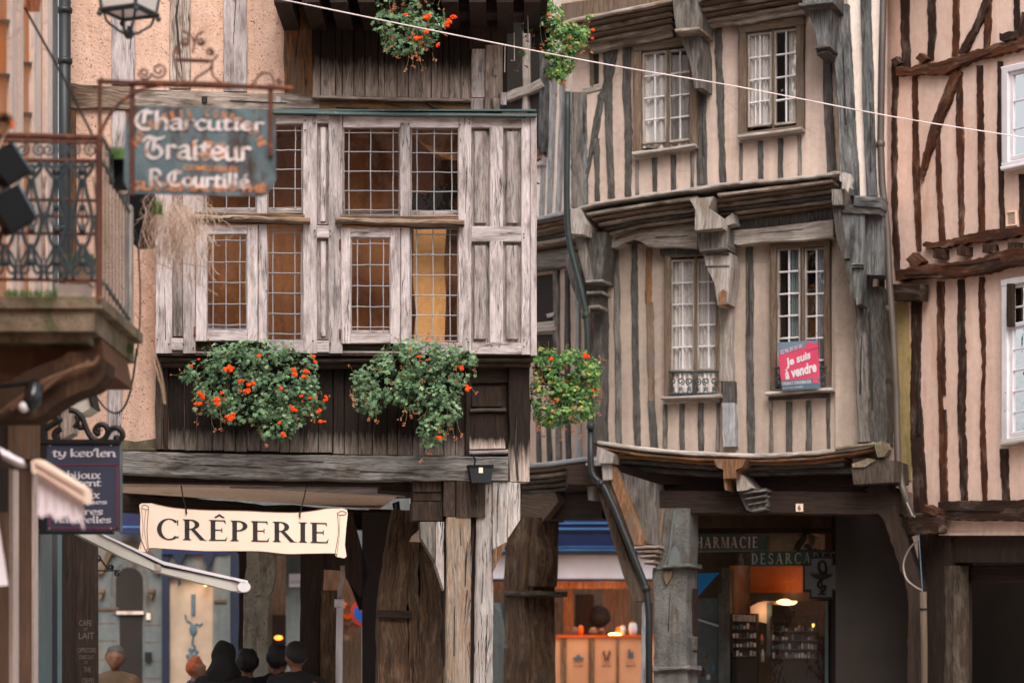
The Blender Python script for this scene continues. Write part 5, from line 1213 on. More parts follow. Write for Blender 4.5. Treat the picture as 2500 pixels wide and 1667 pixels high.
for k, (cx, mt) in enumerate(((1340,'rust'),(1412,'bluegreyd'),(1481,'rust'),(1540,'bluegreyd'))):
    part('counter_emblem', mt, hL, lambda m: cimg(m, cx, k))
    text('counter_lettering', 'rust' if k % 2 else 'ink', hL, PL, bfont(('SALÉ','SUCRÉ','LOCAL','BIO')[k], .01), q4(cx-11,1621,cx+11,1627), .13)
    mb = MB(); ptube(mb, PL, [(cx-12,1616),(cx+12,1616)], .003, .13, 4); obj('counter_line', mb, 'rust', hL)
mb = MB(); ball(mb, PL.pt(1501,1549,.0), .06, 10, 6, (1.6,.7,.5)); obj('counter_lamp', mb, glow('counter_glow', (255,200,100), 12), hL)
point('counter_light', PL.pt(1480,1475,-.5), 12, (1,.36,.12), .2); point('counter_light', PL.pt(1370,1475,-.5), 8, (1,.36,.12), .2); point('counter_light', PL.pt(1420,1520,.7), 4, (1,.55,.25), .2)
for i, (x, mt, w, h) in enumerate(((1405,'wBo',.10,.09),(1418,'redflower',.08,.12),(1448,'wBo',.12,.08),(1470,'rust',.1,.07),(1520,'signwhite',.09,.12),(1545,'white',.12,.16),(1510,'redflower',.08,.1))):
    t = thing('counter_bowl' if i % 2 else 'counter_jar', ('small orange bowl on the counter, leftmost of the row','small red jar on the counter, second from the left','orange bowl near the middle of the counter','rust-coloured dish right of the counter middle','pale jar right of the counter lamp','white stacked cups at the right end of the counter','red jar beside the counter lamp')[i], 'jar' if i != 5 else 'cups', PL.pt(x,1549,.1))
    part('vessel', mt, t, lambda m: lathe(m, PL.pt(x,1549,-.1), [(0,0),(w*.4,0),(w*.55,h*.5),(w*.45,h),(w*.35,h*1.1),(0,h*1.1)], 12), smooth=True)
    part('contents', 'signorange', t, lambda m: ball(m, PL.pt(x,1549,-.1)+Vector((0,0,h*1.1)), w*.36, 8, 5, (1,1,.5)), smooth=True)
# ================================================================ ground, unseen house added behind the viewer to screen sky from the pane reflections
part('ground', 'asphalt', None, lambda m: box(m, (0, 20, -.05), (400, 400, .1)), kind='structure')
def opp(m):
    box(m, (0, -8.5, 7), (34, 5, 14))
ho = thing('unseen_screen_house', 'unseen tall plastered house added opposite to block sky from the pane reflections', 'house', (0, -8, 0))
part('wall', 'plC', ho, opp)
part('roof', 'stoned', ho, lambda m: box(m, (0, -8.5, 14.2), (34.4, 5.6, .4)))
for k in range(12):
    for j in range(4): part('unseen_screen_shutter', 'wBbr', ho, lambda m: box(m, (-13.2+k*2.4, -5.96, 2.2+j*3.1), (1.1, .08, 1.7)))
# ================================================================ PHARMACY front
PP = Plane(1650, 27.6, 2100, 27.1)
ph = thing('pharmacy_shop', 'pharmacy shop window with stone piers and orange-lit interior under the jetty', 'shop', (2.6, 27.9, 0))
def Q(n, mt, x0, x1, y0, y1, off=0, th=.1): return ppart(n, mt, ph, PP, [(x0,y0),(x1,y0),(x1,y1),(x0,y1)], off, th)
Q('back_wall', 'stoned', 1680, 2400, 1250, 2000, -1.3, .1)
Q('stone_pier', 'stonepil', 1754, 1782, 1385, 2000, -.1, .3); Q('stone_pier', 'stone', 1782, 1832, 1380, 2000, -.5, .2)
Q('ceiling_panel', 'stonegrey', 1700, 2000, 1300, 1345, -.3, .1)
Q('orange_wall', paint('orange_wall', (200,108,44), .6), 1832, 1960, 1380, 1446, -.45, .05)
Q('beam', 'room', 1830, 2030, 1446, 1466, -.2, .2)
ppart('lit_arch', 'cream', ph, PP, [(1832,1480),(1850,1470),(1890,1462),(1940,1462),(1940,1476),(1876,1474),(1876,1522),(1832,1512)], -.3, .05)
Q('door_frame', 'teal', 1872, 1884, 1470, 1600, -.22, .05); Q('door_frame', 'wdark', 2000, 2030, 1466, 2000, -.1, .1); Q('window_post', 'teal', 2014, 2022, 1466, 2000, -.02, .05)
Q('dark_side', 'room', 2030, 2300, 1250, 2000, .0, .2)
Q('green_pier', 'stonegrey', 1692, 1752, 1460, 2000, -.4, .1)
Q('beam_top', 'wdark', 1680, 2100, 1288, 1300, .1, .2)
ppart('light_tube', 'white', ph, PP, [(1694,1506),(1758,1526),(1758,1531),(1694,1511)], -.35, .03)
ppart('shop_pane', 'glassS', ph, PP, [(1692,1302),(2014,1302),(2014,2000),(1692,2000)], .0, 0)
mb = MB(); ball(mb, PP.pt(1921,1468,-.25), .07, 12, 8, (1.7,1,.6)); obj('ceiling_lamp', mb, glow('pharmacy_glow', (255,190,130), 2.5), ph)
point('pharmacy_light', PP.pt(1935,1440,-.15), 1.8, (1,.42,.14), .1); point('pharmacy_light', PP.pt(1860,1490,-.15), 1.0, (1,.55,.3), .1)
mb = MB(); ball(mb, PP.pt(1986,1524,-.15), .05, 10, 7, (.7,.7,1.4)); obj('candle_lamp', mb, glow('candle_glow', (255,160,60), 4), ph)
t = thing('blue_pennant', 'bright blue triangular pennant hanging left of the pharmacy pier', 'pennant', PP.pt(1710,1462,.2))
ppart('cloth', paint('pennant_blue', (30,120,190), .6), t, PP, [(1692,1400),(1756,1397),(1696,1463)], .12, .01)
def roundel(m, cx, cy): pass
t = thing('pharmacy_name_board', 'dark green board with pink letters PHARMACIE at the top of the shop window', 'sign', PP.pt(1780,1342,.12))
ppart('board', paint('board_green', (62,78,70), .5), t, PP, [(1680,1305),(1872,1304),(1872,1341),(1680,1343)], .14, .03)
ppart('board_edge', 'stonegrey', t, PP, [(1692,1343),(1872,1341),(1872,1345),(1692,1347)], .145, .03)
text('lettering', paint('pink_letters', (226,184,176), .5), t, PP, roman('PHARMACIE', w=.17, th=.08, cond=.62, gap=.24), q4(1684,1310,1850,1338,-1), .15)
t = thing('pharmacy_owner_board', 'dark green board reading DES ARCADES half behind the cross sign', 'sign', PP.pt(1900,1382,.12))
ppart('board', paint('board_green2', (58,80,70), .5), t, PP, [(1833,1346),(2016,1343),(2016,1379),(1833,1382)], .16, .03)
text('lettering', paint('pale_letters', (196,186,172), .5), t, PP, roman('DESARCADES', w=.16, th=.07, cond=.62, gap=.3), q4(1835,1350,2038,1377,-3), .17)
t = thing('cross_sign', 'grey pharmacy cross sign with bowl and snake under an iron bracket', 'sign', PP.pt(2008,1460,.5))
def crs(m, k, off, th):
    x0, x1, x2, x3 = 1965-k, 1981-k, 2031+k, 2047+k; y0, y1, y2, y3 = 1363-k, 1380-k, 1438+k, 1456+k
    poly(m, PP, [(x1,y0),(x2,y0),(x2,y1),(x3,y1),(x3,y2),(x2,y2),(x2,y3),(x1,y3),(x1,y2),(x0,y2),(x0,y1),(x1,y1)], off, th)
part('cross_case', 'iron', t, lambda m: crs(m, 5, .4, .12)); part('cross_face', paint('cross_face', (104,108,112), .4), t, lambda m: crs(m, 0, .41, .02))
def emb(m):
    ptube(m, PP, spline([(2006,1400),(2016,1394),(2014,1374),(2006,1370),(1999,1376),(2000,1392),(2008,1402)], 5), .014, .425)
    poly(m, PP, [(1976,1401),(2034,1401),(2022,1410),(2010,1415),(2000,1415),(1988,1410)], .43, .02)
    ptube(m, PP, spline([(2006,1415),(1997,1424),(2001,1434),(2014,1430),(2012,1440),(2002,1444)], 5), .014, .425)
    poly(m, PP, [(1994,1452),(2018,1452),(2010,1446),(2002,1446)], .43, .02); ptube(m, PP, [(2006,1414),(2006,1448)], .008, .43)
part('bowl_and_snake', 'iron', t, emb)
def brk(m):
    ptube(m, PP, [(1945,1344),(2050,1346)], .016, .4)
    ptube(m, PP, spline([(1958,1300),(1962,1312),(1950,1330),(1944,1343)], 5), [.05,.05,.05,.05,.045]+[.04]*11, .4)
    ptube(m, PP, spline([(1963,1332),(1972,1334),(1978,1342)], 5), .025, .4)
    ball(m, PP.pt(1961,1303,.4), .045, 8, 6); ptube(m, PP, [(1964,1302),(1980,1304)], .012, .4)
part('bracket', 'iron', t, brk)
t = thing('house_number_plate', 'small cream number 6 plate on the dark pharmacy girder', 'number plate', PBH.pt(1951,1248,.32))
ppart('plate', 'cream', t, PBH, [(1943,1229),(1960,1229),(1960,1248),(1943,1248)], .325, .02)
text('number', 'ink', t, PBH, bfont('6', .02), q4(1948,1232,1955,1245), .33)
def stand(x0, x1, y0, lab, seed, hdr):
    rr = random.Random(seed); t = thing('display_stand', lab, 'display stand', PP.pt((x0+x1)/2, 1700, -.1))
    ppart('cabinet', 'room', t, PP, [(x0,y0),(x1,y0),(x1,2000),(x0,2000)], -.12, .15)
    ppart('header', 'wpillar' if hdr else 'room', t, PP, [(x0+4,y0+2),(x1-4,y0+4),(x1-4,y0+20),(x0+4,y0+18)], -.1, .02)
    ppart('red_edge', 'rust', t, PP, [(x0-2,y0+4),(x0+5,y0+1),(x0+5,1590),(x0-2,1590)], -.11, .03)
    for r_ in range(4):
        y = y0+38+r_*22
        bpart('shelf', 'stonegrey', t, PP, [(x0+3,y),(x1-3,y)], 2, -.06, .1, wob=0)
        n = int((x1-x0)/8)
        for k in range(n):
            x = x0+6+k*(x1-x0-12)/max(1,n-1); h = rr.uniform(8, 15)
            mt = rr.choice(['signwhite','rust','bluegrey','signwhite','teal','ink','cream'])
            rect_ = MB(); poly(rect_, PP, [(x-2.4,y-h),(x+2.4,y-h),(x+2.4,y-1),(x-2.4,y-1)], -.05, .05); obj('product_box', rect_, mt, t)
    text('lettering', paint('dim_letters', (130,124,116), .6), t, PP, bfont('résultime'), q4(x0+5,1592,x1-5,1604), -.10)
stand(1786, 1848, 1497, 'tall white-headed display stand in the pharmacy window, left one', 3, True)
stand(1882, 1996, 1502, 'wide dark display stand in the pharmacy window, right one', 5, False)
for i, (x, y, w_, h_, mt) in enumerate(((1700,1648,10,16,'teal'),(1716,1640,12,22,'rust'),(1730,1652,10,14,'signwhite'),(1744,1632,9,26,'bluegreyd'),(1722,1600,14,9,'wBo'),(1806,1652,22,20,'rust'),(1860,1560,9,24,'signorange'),(1862,1600,10,30,'signwhite'))):
    t = thing('counter_item', ('teal box low at the left of the pharmacy window','rust-red bottle low in the pharmacy window','white pack beside the rust-red bottle','tall blue-grey bottle beside the stone pier','small brown tray above the rust-red bottle','round red badge at the foot of the left display stand','orange pack between the two display stands','tall white pack between the two display stands')[i], 'shop item', PP.pt(x, y+h_, -.2))
    part('item_body', mt, t, lambda m: lathe(m, PP.pt(x, y+h_/2, -.2), [(0,0),(w_*.0022,0),(w_*.0023,h_*.003),(w_*.0016,h_*.0038),(w_*.0010,h_*.0042),(w_*.001,h_*.0048),(0,h_*.0048)], 12), smooth=True)
# ================================================================ SIGNS
PS = Plane(300, 20.2, 850, 20.35)
t = thing('creperie_sign', 'cream scroll-shaped board with black letters hanging under the lintel beam', 'sign', PS.pt(595,1362))
out = [(340,1232),(346,1228),(372,1228),(420,1238),(480,1243),(540,1245),(600,1246),(660,1249),(720,1250),(764,1246),(800,1240),(832,1239),(847,1244),(849,1253),(845,1290),(842,1330),(846,1357),(841,1362),(820,1358),(818,1351),(760,1351),(700,1352),(640,1346),(580,1345),(500,1345),(430,1341),(364,1338),(358,1347),(337,1344),(345,1318),(342,1290),(343,1260)]
ppart('board', 'cream', t, PS, out, 0, .03)
text('lettering', 'ink', t, PS, roman('CRÊPERIE', w=.17, th=.055, gap=.1), [(383,1265),(803,1276),(803,1325),(383,1316)], .003, by=(0,1))
def curls(m):
    tt = lambda p, r=.0025: ptube(m, PS, spline(p, 5), r, .003, 4)
    tt([(345,1236),(352,1232),(362,1236),(362,1242),(352,1243),(346,1238)]); tt([(363,1240),(359,1290),(362,1336)]); tt([(356,1246),(352,1290),(360,1338)], .0015); tt([(345,1240),(349,1290),(342,1340)], .0015)
    tt([(823,1252),(834,1247),(846,1251),(840,1256),(828,1256),(823,1252)]); tt([(824,1256),(826,1300),(818,1352)]); tt([(830,1258),(828,1310),(822,1356)], .0015)
    tt([p for p in out if 340 < p[0] < 840 and p[1] > 1300][::-1], .003); tt([p for p in out[2:12]], .002)
part('scroll_lines', 'brownline', t, curls)
for a in ([(442,1184),(446,1210),(455,1246)], [(748,1186),(742,1215),(732,1254)]):
    part('chain', 'iron', t, lambda m: ptube(m, PS, a, .006, .01, 5)); part('hook', 'rust', t, lambda m: ptube(m, PS, [(a[-1][0]-1,a[-1][1]-2),(a[-1][0],a[-1][1]+8)], .008, .012, 5))
PN = Plane(0, 12.85, 900, 12.7)
t = thing('butcher_sign', 'rusty blue enamel sign with gothic lettering hanging from an iron bracket', 'sign', PN.pt(490,478))
ppart('plate', 'signblue', t, PN, [(318,258),(640,266),(672,282),(674,440),(656,470),(640,480),(316,472),(302,440),(306,300)], 0, .012)
QD = [(330,272),(648,288),(648,316),(330,312)]
text('faded_lettering', 'signorange', t, PN, bfont('GLACES-SALON THÉ', .03), [(320,436),(650,446),(650,470),(320,464)], .003)
for i, ch in enumerate('PATISSERIE CONFISERIE'):
    if ch == ' ' or ch == "'": continue
    a = math.pi*(1-.07-.86*i/20); cx, cy = 485, 372; x = cx+158*math.cos(a); y = cy-98*math.sin(a)*1.0
    rot = math.atan2(98*math.cos(a), 158*math.sin(a)); ux, uy = math.cos(rot), -math.sin(rot)*-1
    tx, ty = math.sin(a)*158, math.cos(a)*98; l = math.hypot(tx, ty); tx, ty = tx/l, ty/l; h = 20; w = 12 if ch != 'I' else 4
    nx, ny = ty, -tx
    q = [(x-tx*w/2+nx*h/2, y-ty*w/2+ny*h/2), (x+tx*w/2+nx*h/2, y+ty*w/2+ny*h/2), (x+tx*w/2-nx*h/2, y+ty*w/2-ny*h/2), (x-tx*w/2-nx*h/2, y-ty*w/2-ny*h/2)]
    text('faded_lettering', 'signorange', t, PN, bfont(ch, .03), q, .002)
text('faded_lettering', 'signorange', t, PN, bfont('COMESTIBLES', .02), [(448,402),(580,408),(580,420),(448,416)], .002)
text('faded_lettering', 'signorange', t, PN, bfont('LES', .03), [(470,342),(550,348),(550,384),(470,380)], .002)
nb = dict(nib=(.10,.09), thick=.05)
text('lettering', 'signwhite', t, PN, pen('Charcutier', **nb), [(328,268),(648,290),(648,318),(328,316)], .005, by=(0,1.6))
text('lettering', 'signwhite', t, PN, pen('Traiteur', **nb), [(346,334),(616,342),(616,392),(346,386)], .005, by=(0,1.6))
text('lettering', 'signwhite', t, PN, pen('R.Courtillé', nib=(.12,.08), thick=.07), [(364,414),(610,426),(610,460),(364,452)], .005, by=(0,1.6))
def rust_(m):
    for a in (322, 660): beam(m, PN, [(a,206),(a,476 if a == 322 else 380)], 11, .02, .02, wob=.3, ch=.004)
part('strap', 'rust', t, rust_)
def brt(m):
    ptube(m, PN, [(238,199),(400,206),(560,210),(700,216),(716,218)], .013, .02, 8); ptube(m, PN, [(330,203),(560,209)], .018, .02, 8)
    ptube(m, PN, [(244,196),(243,250),(244,340)], .011, .02, 8); ptube(m, PN, spline([(244,332),(262,290),(300,245),(345,220),(395,208)], 6), .009, .02, 6)
    ptube(m, PN, [(250,190),(244,199)], .008, .02)
part('bracket', 'rust', t, brt)
def scr(m):
    T = lambda p, r=.006: part('scroll', 'rust', t, lambda q: ptube(q, PN, p, r, .02, 6))
    T(spiral(352,180,15,3,-40,-560,30)); T(spiral(388,172,20,4,200,760,34)); T(spline([(335,202),(352,196),(364,190),(372,180)], 5))
    T([(430,146),(512,150)], .011); T(spline([(512,150),(522,146),(532,134)], 4)); T(spiral(512,128,10,3,-60,460,24)); T(spiral(452,102,12,3,180,700,24)); T(spiral(490,102,10,3,0,-500,24))
    T(spline([(470,130),(474,104),(462,84),(444,76)], 5)); T(spline([(474,104),(484,84),(498,78)], 5)); T(spiral(437,124,9,3,90,520,20))
    T(spline([(430,112),(424,140),(436,180),(452,204)], 6)); T(spline([(520,152),(510,170),(480,190),(470,205)], 5)); T(spline([(518,160),(520,185),(545,206)], 5))
    T(spline([(616,208),(634,184),(650,178),(664,186),(670,208)], 5)); T(spiral(682,200,7,2,90,500,18))
scr(None)
# shop sign with uncial lettering
PT = Plane(60, 16.1, 400, 16.1)
t = thing('jeweller_sign', 'dark navy projecting board with pale celtic lettering and a maroon border', 'sign', PT.pt(200,1297))
ppart('board', 'signnavy', t, PT, [(114,1081),(292,1083),(293,1297),(114,1296)], 0, .03)
ppart('edge', 'stonegrey', t, PT, [(292,1079),(297,1079),(297,1298),(293,1298)], .002, .04)
def frm(m):
    rect(m, PT, 97, 1072, 294, 1082, .02, .06); rect(m, PT, 95, 1296, 276, 1303, .02, .06); rect(m, PT, 96, 1010, 113, 1300, .01, .06)
part('frame', 'iron', t, frm)
def border(m):
    for r_ in ((126,1132,290,1135),(284,1132,288,1290),(119,1286,288,1290),(119,1132,123,1290)): rect(m, PT, *r_, .004, .003)
part('border', 'maroon', t, border)
for x, y in ((122,1087),(271,1087),(120,1290),(271,1290)): part('screw', 'hook', t, lambda m: ball(m, PT.pt(x,y,.005), .007, 8, 5))
nk = dict(nib=(.11,.06), thick=.06)
text('lettering', 'signlet', t, PT, pen("ty kev'len", **nk), q4(126,1093,284,1121), .005)
for s_, q in (('bijoux', q4(164,1148,246,1172)), ('argent', q4(158,1172,248,1190)), ('bijoux', q4(160,1196,244,1220)), ('celtiques', q4(140,1218,262,1234)), ('pierres', q4(150,1240,252,1262)), ('naturelles', q4(134,1258,272,1277))):
    text('lettering', 'signlet', t, PT, pen(s_, **nk), q, .005)
def sc2(m):
    T = lambda p, r=.02: ptube(m, PT, spline(p, 5), r, .0, 7)
    T([(168,1001),(184,1004),(200,1020),(210,1045),(222,1066),(240,1076),(256,1069),(263,1054),(258,1040),(246,1036),(236,1042),(232,1052),(238,1058)])
    T([(262,1060),(270,1048),(284,1044),(296,1052),(299,1064),(291,1073),(283,1070)]); T([(206,1036),(203,1045),(196,1042)], .014)
    T([(112,1014),(130,1018),(146,1024),(128,1036),(112,1046)], .022); T([(150,1046),(138,1052),(134,1064),(144,1074)], .022); T([(186,1014),(190,1030),(180,1044)], .016)
    for x, y in ((239,1050),(238,1058),(284,1069),(196,1043)): ball(m, PT.pt(x,y,0), .022, 8, 6)
part('scroll_bracket', 'iron', t, sc2)
t = thing('tea_menu_board', 'tall dark brown board with faint café lettering beside the teal shop frame', 'menu board', PF.pt(195,1700,.3))
PM = Plane(140, 18.6, 260, 18.6)
ppart('board', 'wdark', t, PM, [(152,1300),(236,1300),(239,2000),(152,2000)], 0, .06)
ppart('edge', 'wdark', t, PM, [(178,1300),(182,1300),(182,2000),(178,2000)], .01, .02)
lt_ = paint('faint_letters', (112,98,90), .7)
for s_, q in (('CAFE', q4(193,1513,224,1527)), ('ET', q4(206,1532,214,1539)), ('LAIT', q4(192,1543,230,1559)), ('CAPPUCCINO', q4(189,1580,234,1592)), ('CHOCOLAT', q4(193,1598,230,1608)), ('ET', q4(207,1613,215,1620)), ('THE', q4(205,1627,222,1640)), ('CREPES', q4(200,1654,230,1666))):
    text('lettering', lt_, t, PM, bfont(s_, .01), q, .003)
# for-sale board
t = thing('for_sale_board', 'crimson and blue-grey for-sale board tilted in the lower right window', 'sign', PBH.pt(1950,955,.3))
fq = [(1898,836),(1996,830),(2003,948),(1909,954)]
fm = quadmap(fq); U = lambda u, v: tuple(fm(u, v))
ppart('board', 'pinkred', t, PBH, fq, .22, .01)
def band(v0, v1, mt, u0=0, u1=1, sk=0): ppart('band', mt, t, PBH, [U(u0,v0),U(u1,v0),U(u1,v1),U(u0,v1+sk)], .2225, .002)
band(0, .13, 'bluegrey', 0, .68, .14); band(0, .06, 'bluegrey', .68, 1); band(.785, 1, 'bluegreyd')
text('lettering', 'white', t, PBH, bfont('Je suis', .035), [U(.17,.34),U(.80,.20),U(.80,.42),U(.17,.56)], .2250)
text('lettering', 'white', t, PBH, bfont('à vendre', .035), [U(.12,.56),U(.93,.42),U(.93,.65),U(.12,.78)], .2250)
text('lettering', 'palepink', t, PBH, bfont('02 96 39 20 30', .02), [U(.05,.16),U(.60,.06),U(.60,.14),U(.05,.26)], .2252)
text('lettering', 'white', t, PBH, roman('SOQUET IMMOBILIER', w=.2, th=.1, cond=.6), [U(.02,.82),U(.78,.81),U(.78,.89),U(.02,.9)], .2252)
text('lettering', 'white', t, PBH, bfont('16, rue de Brest 22100 DINAN', 0), [U(.03,.925),U(.56,.925),U(.56,.96),U(.03,.965)], .2252)
ppart('house_emblem', 'pinkred', t, PBH, [U(.80,.88),U(.83,.81),U(.89,.79),U(.95,.83),U(.98,.89)], .2253, .002)
ppart('house_emblem', 'pinkred', t, PBH, [U(.70,.14),U(.72,.05),U(.84,.03),U(.97,.09),U(.98,.16),U(.7,.2)], .2253, .002)
# ================================================================ LANTERN, FLOODLIGHTS, AWNINGS, CABLES
def lantern():
    c = P3(315, 0, 14.2); mpp = 14.2/F; t = thing('street_lantern', 'old black-framed street lantern with frosted panes hanging at the top left', 'lantern', (c.x, c.y, 3.9))
    z = lambda py: 1.6+(HY-py)*mpp
    def ring(r, zz): return [Vector((c.x+r*math.cos(R(k*90+22)), c.y+r*math.sin(R(k*90+22)), zz)) for k in range(4)]
    lo, hi = ring(.158, z(33)), ring(.24, z(-150))
    fr = MB()
    for a, b in zip(lo, hi): tube(fr, [a, b], .011, 6)
    for rg in (lo, hi, ring(.175, z(30))):
        for k in range(4): tube(fr, [rg[k], rg[(k+1)%4]], .011, 6)
    for k in range(4): ball(fr, ring(.175, z(40))[k], .018, 7, 5)
    obj('frame', fr, 'ironblue', t)
    g = MB(); i = g.add(lo+hi)
    for k in range(4): g.face((i+k, i+(k+1)%4, i+4+(k+1)%4, i+4+k))
    gm = NT('frosted'); x = gm.n('ShaderNodeBsdfTranslucent'); x.inputs[0].default_value = (.95,.92,.9,1); y = gm.n('ShaderNodeBsdfDiffuse'); y.inputs[0].default_value = (.93,.88,.86,1)
    mm_ = gm.n('ShaderNodeMixShader'); gm.put(mm_, 0, .6); gm.t.links.new(x.outputs[0], mm_.inputs[1]); gm.t.links.new(y.outputs[0], mm_.inputs[2]); gm.t.links.new(mm_.outputs[0], gm.out.inputs[0])
    obj('pane', g, gm.m, t, fix=False)
    br = MB()
    for k in range(4):
        a = R(k*90+22); P_ = lambda r, py: (c.x+r*math.cos(a), c.y+r*math.sin(a), z(py))
        tube(br, spline([P_(.15,36), P_(.13,58), P_(.08,72), P_(.06,78), P_(.02,84)], 4), .008, 6)
    lathe(br, (c.x, c.y, z(96)), [(0,0),(.02,.004),(.034,.03),(.026,.05),(.012,.055),(.012,.075),(0,.08)], 12)
    obj('finial', br, 'ironblue', t)
    rf = MB(); lathe(rf, (c.x, c.y, z(-150)), [(.27,0),(.2,.1),(.08,.17),(.05,.24),(0,.26)], 12); tube(rf, [Vector((c.x,c.y,z(-150)+.2)), Vector((c.x-.3,c.y+.5,z(-150)+.5)), Vector((c.x-2.0,c.y+1.2,z(-150)+.3))], .02, 6); obj('cap', rf, 'iron', t)
lantern()
def flood(px, py, Y, rz, tilt, lab, s=.26):
    c = P3(px, py, Y); t = thing('floodlight', lab, 'floodlight', c)
    m3 = Matrix.Rotation(rz, 3, 'Z') @ Matrix.Rotation(tilt, 3, 'Y')
    part('housing', 'black', t, lambda m: box(m, c, (s*.8, s*.9, s), M3=m3))
    part('lens', 'bluegreyd', t, lambda m: box(m, c+m3@Vector((s*.42,0,0)), (.012, s*.8, s*.86), M3=m3))
    part('yoke', 'iron', t, lambda m: tube(m, [c+Vector((-.02,0,-s*.2)), c+Vector((-.1,.02,-s*1.2)), c+Vector((-.35,.05,-s*1.3))], .014, 6))
flood(18, 405, 12.2, R(20), R(-35), 'upper black floodlight clamped to the balcony railing at the left edge', .17)
flood(28, 515, 12.2, R(20), R(-30), 'lower black floodlight clamped under the other one at the left edge', .19)
# round lamp on the corbel
c = P3(82, 965, 12.9); t = thing('spot_lamp', 'small glossy black spot lamp below the balcony corbel', 'lamp', c)
part('housing', 'blackgloss', t, lambda m: tube(m, [c+Vector((.0,0,.07)), c+Vector((.01,-.02,.05)), c+Vector((0,-.04,-.04)), c+Vector((-.02,-.05,-.08))], [.02,.045,.05,.03], 14), smooth=True)
part('arm', 'iron', t, lambda m: tube(m, [c+Vector((-.6,.1,.02)), c+Vector((0,0,.07))], .014, 8)); part('bulb', 'white', t, lambda m: ball(m, c+Vector((-.04,-.06,-.07)), .03, 10, 7), smooth=True)
# box floodlight on the lintel beam
t = thing('beam_floodlight', 'small dark box floodlight with a white sticker fixed on the grey lintel beam', 'floodlight', PA.pt(1174,1178,.3))
def fb(m):
    a = [PA.pt(x, y, o) for x, y, o in ((1145,1137,.34),(1204,1137,.34),(1198,1178,.40),(1152,1178,.40))]; b = [p-PA.n3*.14 for p in a]; i = m.add(a+b)
    m.face((i,i+1,i+2,i+3)); m.face((i+7,i+6,i+5,i+4))
    for k in range(4): j = (k+1)%4; m.face((i+k, i+j, i+4+j, i+4+k))
part('housing', 'black', t, fb); ppart('rim', 'black', t, PA, [(1143,1134),(1206,1134),(1205,1141),(1145,1141)], .35, .16)
ppart('sticker', 'cream', t, PA, [(1169,1141),(1179,1141),(1179,1155),(1169,1155)], .365, .02)
part('cord', 'black', t, lambda m: ptube(m, PA, spline([(1150,1108),(1156,1114),(1160,1122),(1158,1136)], 5), .008, .22, 6))
t = thing('arcade_lamp', 'little grey lamp box under the arcade ceiling edge', 'lamp', PB2.pt(975,1260,.5))
ppart('housing', 'iron', t, PB2, [(958,1228),(975,1222),(978,1252),(962,1256)], .6, .1); ppart('tube_light', 'teal', t, PB2, [(964,1228),(967,1227),(970,1256),(966,1257)], .62, .02)
# foreground awning with fringe
PW = Plane(0, 12.2, 300, 12.0)
t = thing('fringed_awning', 'white awning edge with a ragged fringe in front of the navy sign', 'awning', PW.pt(140,1290))
ppart('front_rail', 'cream', t, PW, [(76,1126),(90,1120),(205,1192),(208,1228),(196,1224),(92,1158),(78,1152)], .05, .08)
part('rail_stripe', 'maroon', t, lambda m: [ptube(m, PW, [(a[0],a[1]),(b[0],b[1])], .0022, .055, 4) for a, b in (((86,1138),(206,1208)),((90,1153),(204,1224)),((84,1130),(205,1199)))])
mb = MB(); prev = None
for i in range(41):
    u = i/40; x = 92+(205-92)*u; y0 = 1154+(1226-1154)*u; y1 = 1250+(38 if u > .93 else 20)*u+5*math.sin(i*.45)
    o = .010*math.sin(i*.8)+.005*math.sin(i*2.1)
    pts = [PW.pt(x, y0+(y1-y0)*k/6, o*k/6) for k in range(7)]; b = mb.add(pts)
    if prev is not None:
        for k in range(6): mb.face((prev+k, b+k, b+k+1, prev+k+1))
    prev = b
obj('valance', mb, 'awnfab', t, smooth=True, fix=False)
def fringe(m):
    for i in range(150):
        u = random.random(); x = 92+113*u; y1 = 1248+(38 if u > .93 else 20)*u+5*math.sin(u*18)
        ptube(m, PW, [(x, y1-5), (x+random.uniform(-2,2), y1+random.uniform(5,12))], .0018, random.uniform(-.02,.03), 3)
part('fringe', 'awnfab', t, fringe)
def tarp(m):
    g = [[(0,1086),(12,1094)],[(20,1098),(14,1120)],[(40,1108),(44,1136)],[(60,1120),(62,1142)],[(76,1127),(72,1140)]]; prev = None
    for k, (a, b) in enumerate(g):
        i = m.add([PW.pt(a[0]-20,a[1]-6,.1), PW.pt((a[0]+b[0])/2-12,(a[1]+b[1])/2,.16+.03*(k%2)), PW.pt(b[0]-8,b[1],.05)])
        if prev is not None: m.face((prev,i,i+1,prev+1)); m.face((prev+1,i+1,i+2,prev+2))
        prev = i
part('canopy', 'awnfab', t, tarp, smooth=True, fix=False)
ppart('arm', 'wdark', t, PW, [(-60,1100),(70,1140),(66,1152),(-60,1130)], -.02, .05)
t = thing('hanging_flap', 'pale cloth flap corner at the far left edge near the bottom', 'awning', PW.pt(5,1430))
mb = MB(); i = mb.add([PW.pt(-60,1240,0), PW.pt(-6,1260,.05), PW.pt(20,1428,.0), PW.pt(-20,1432,.05), PW.pt(-70,1420,.0)]); mb.face((i,i+1,i+3)); mb.face((i+1,i+2,i+3)); mb.face((i,i+3,i+4)); obj('cloth', mb, 'awnfab', t, smooth=True, fix=False)
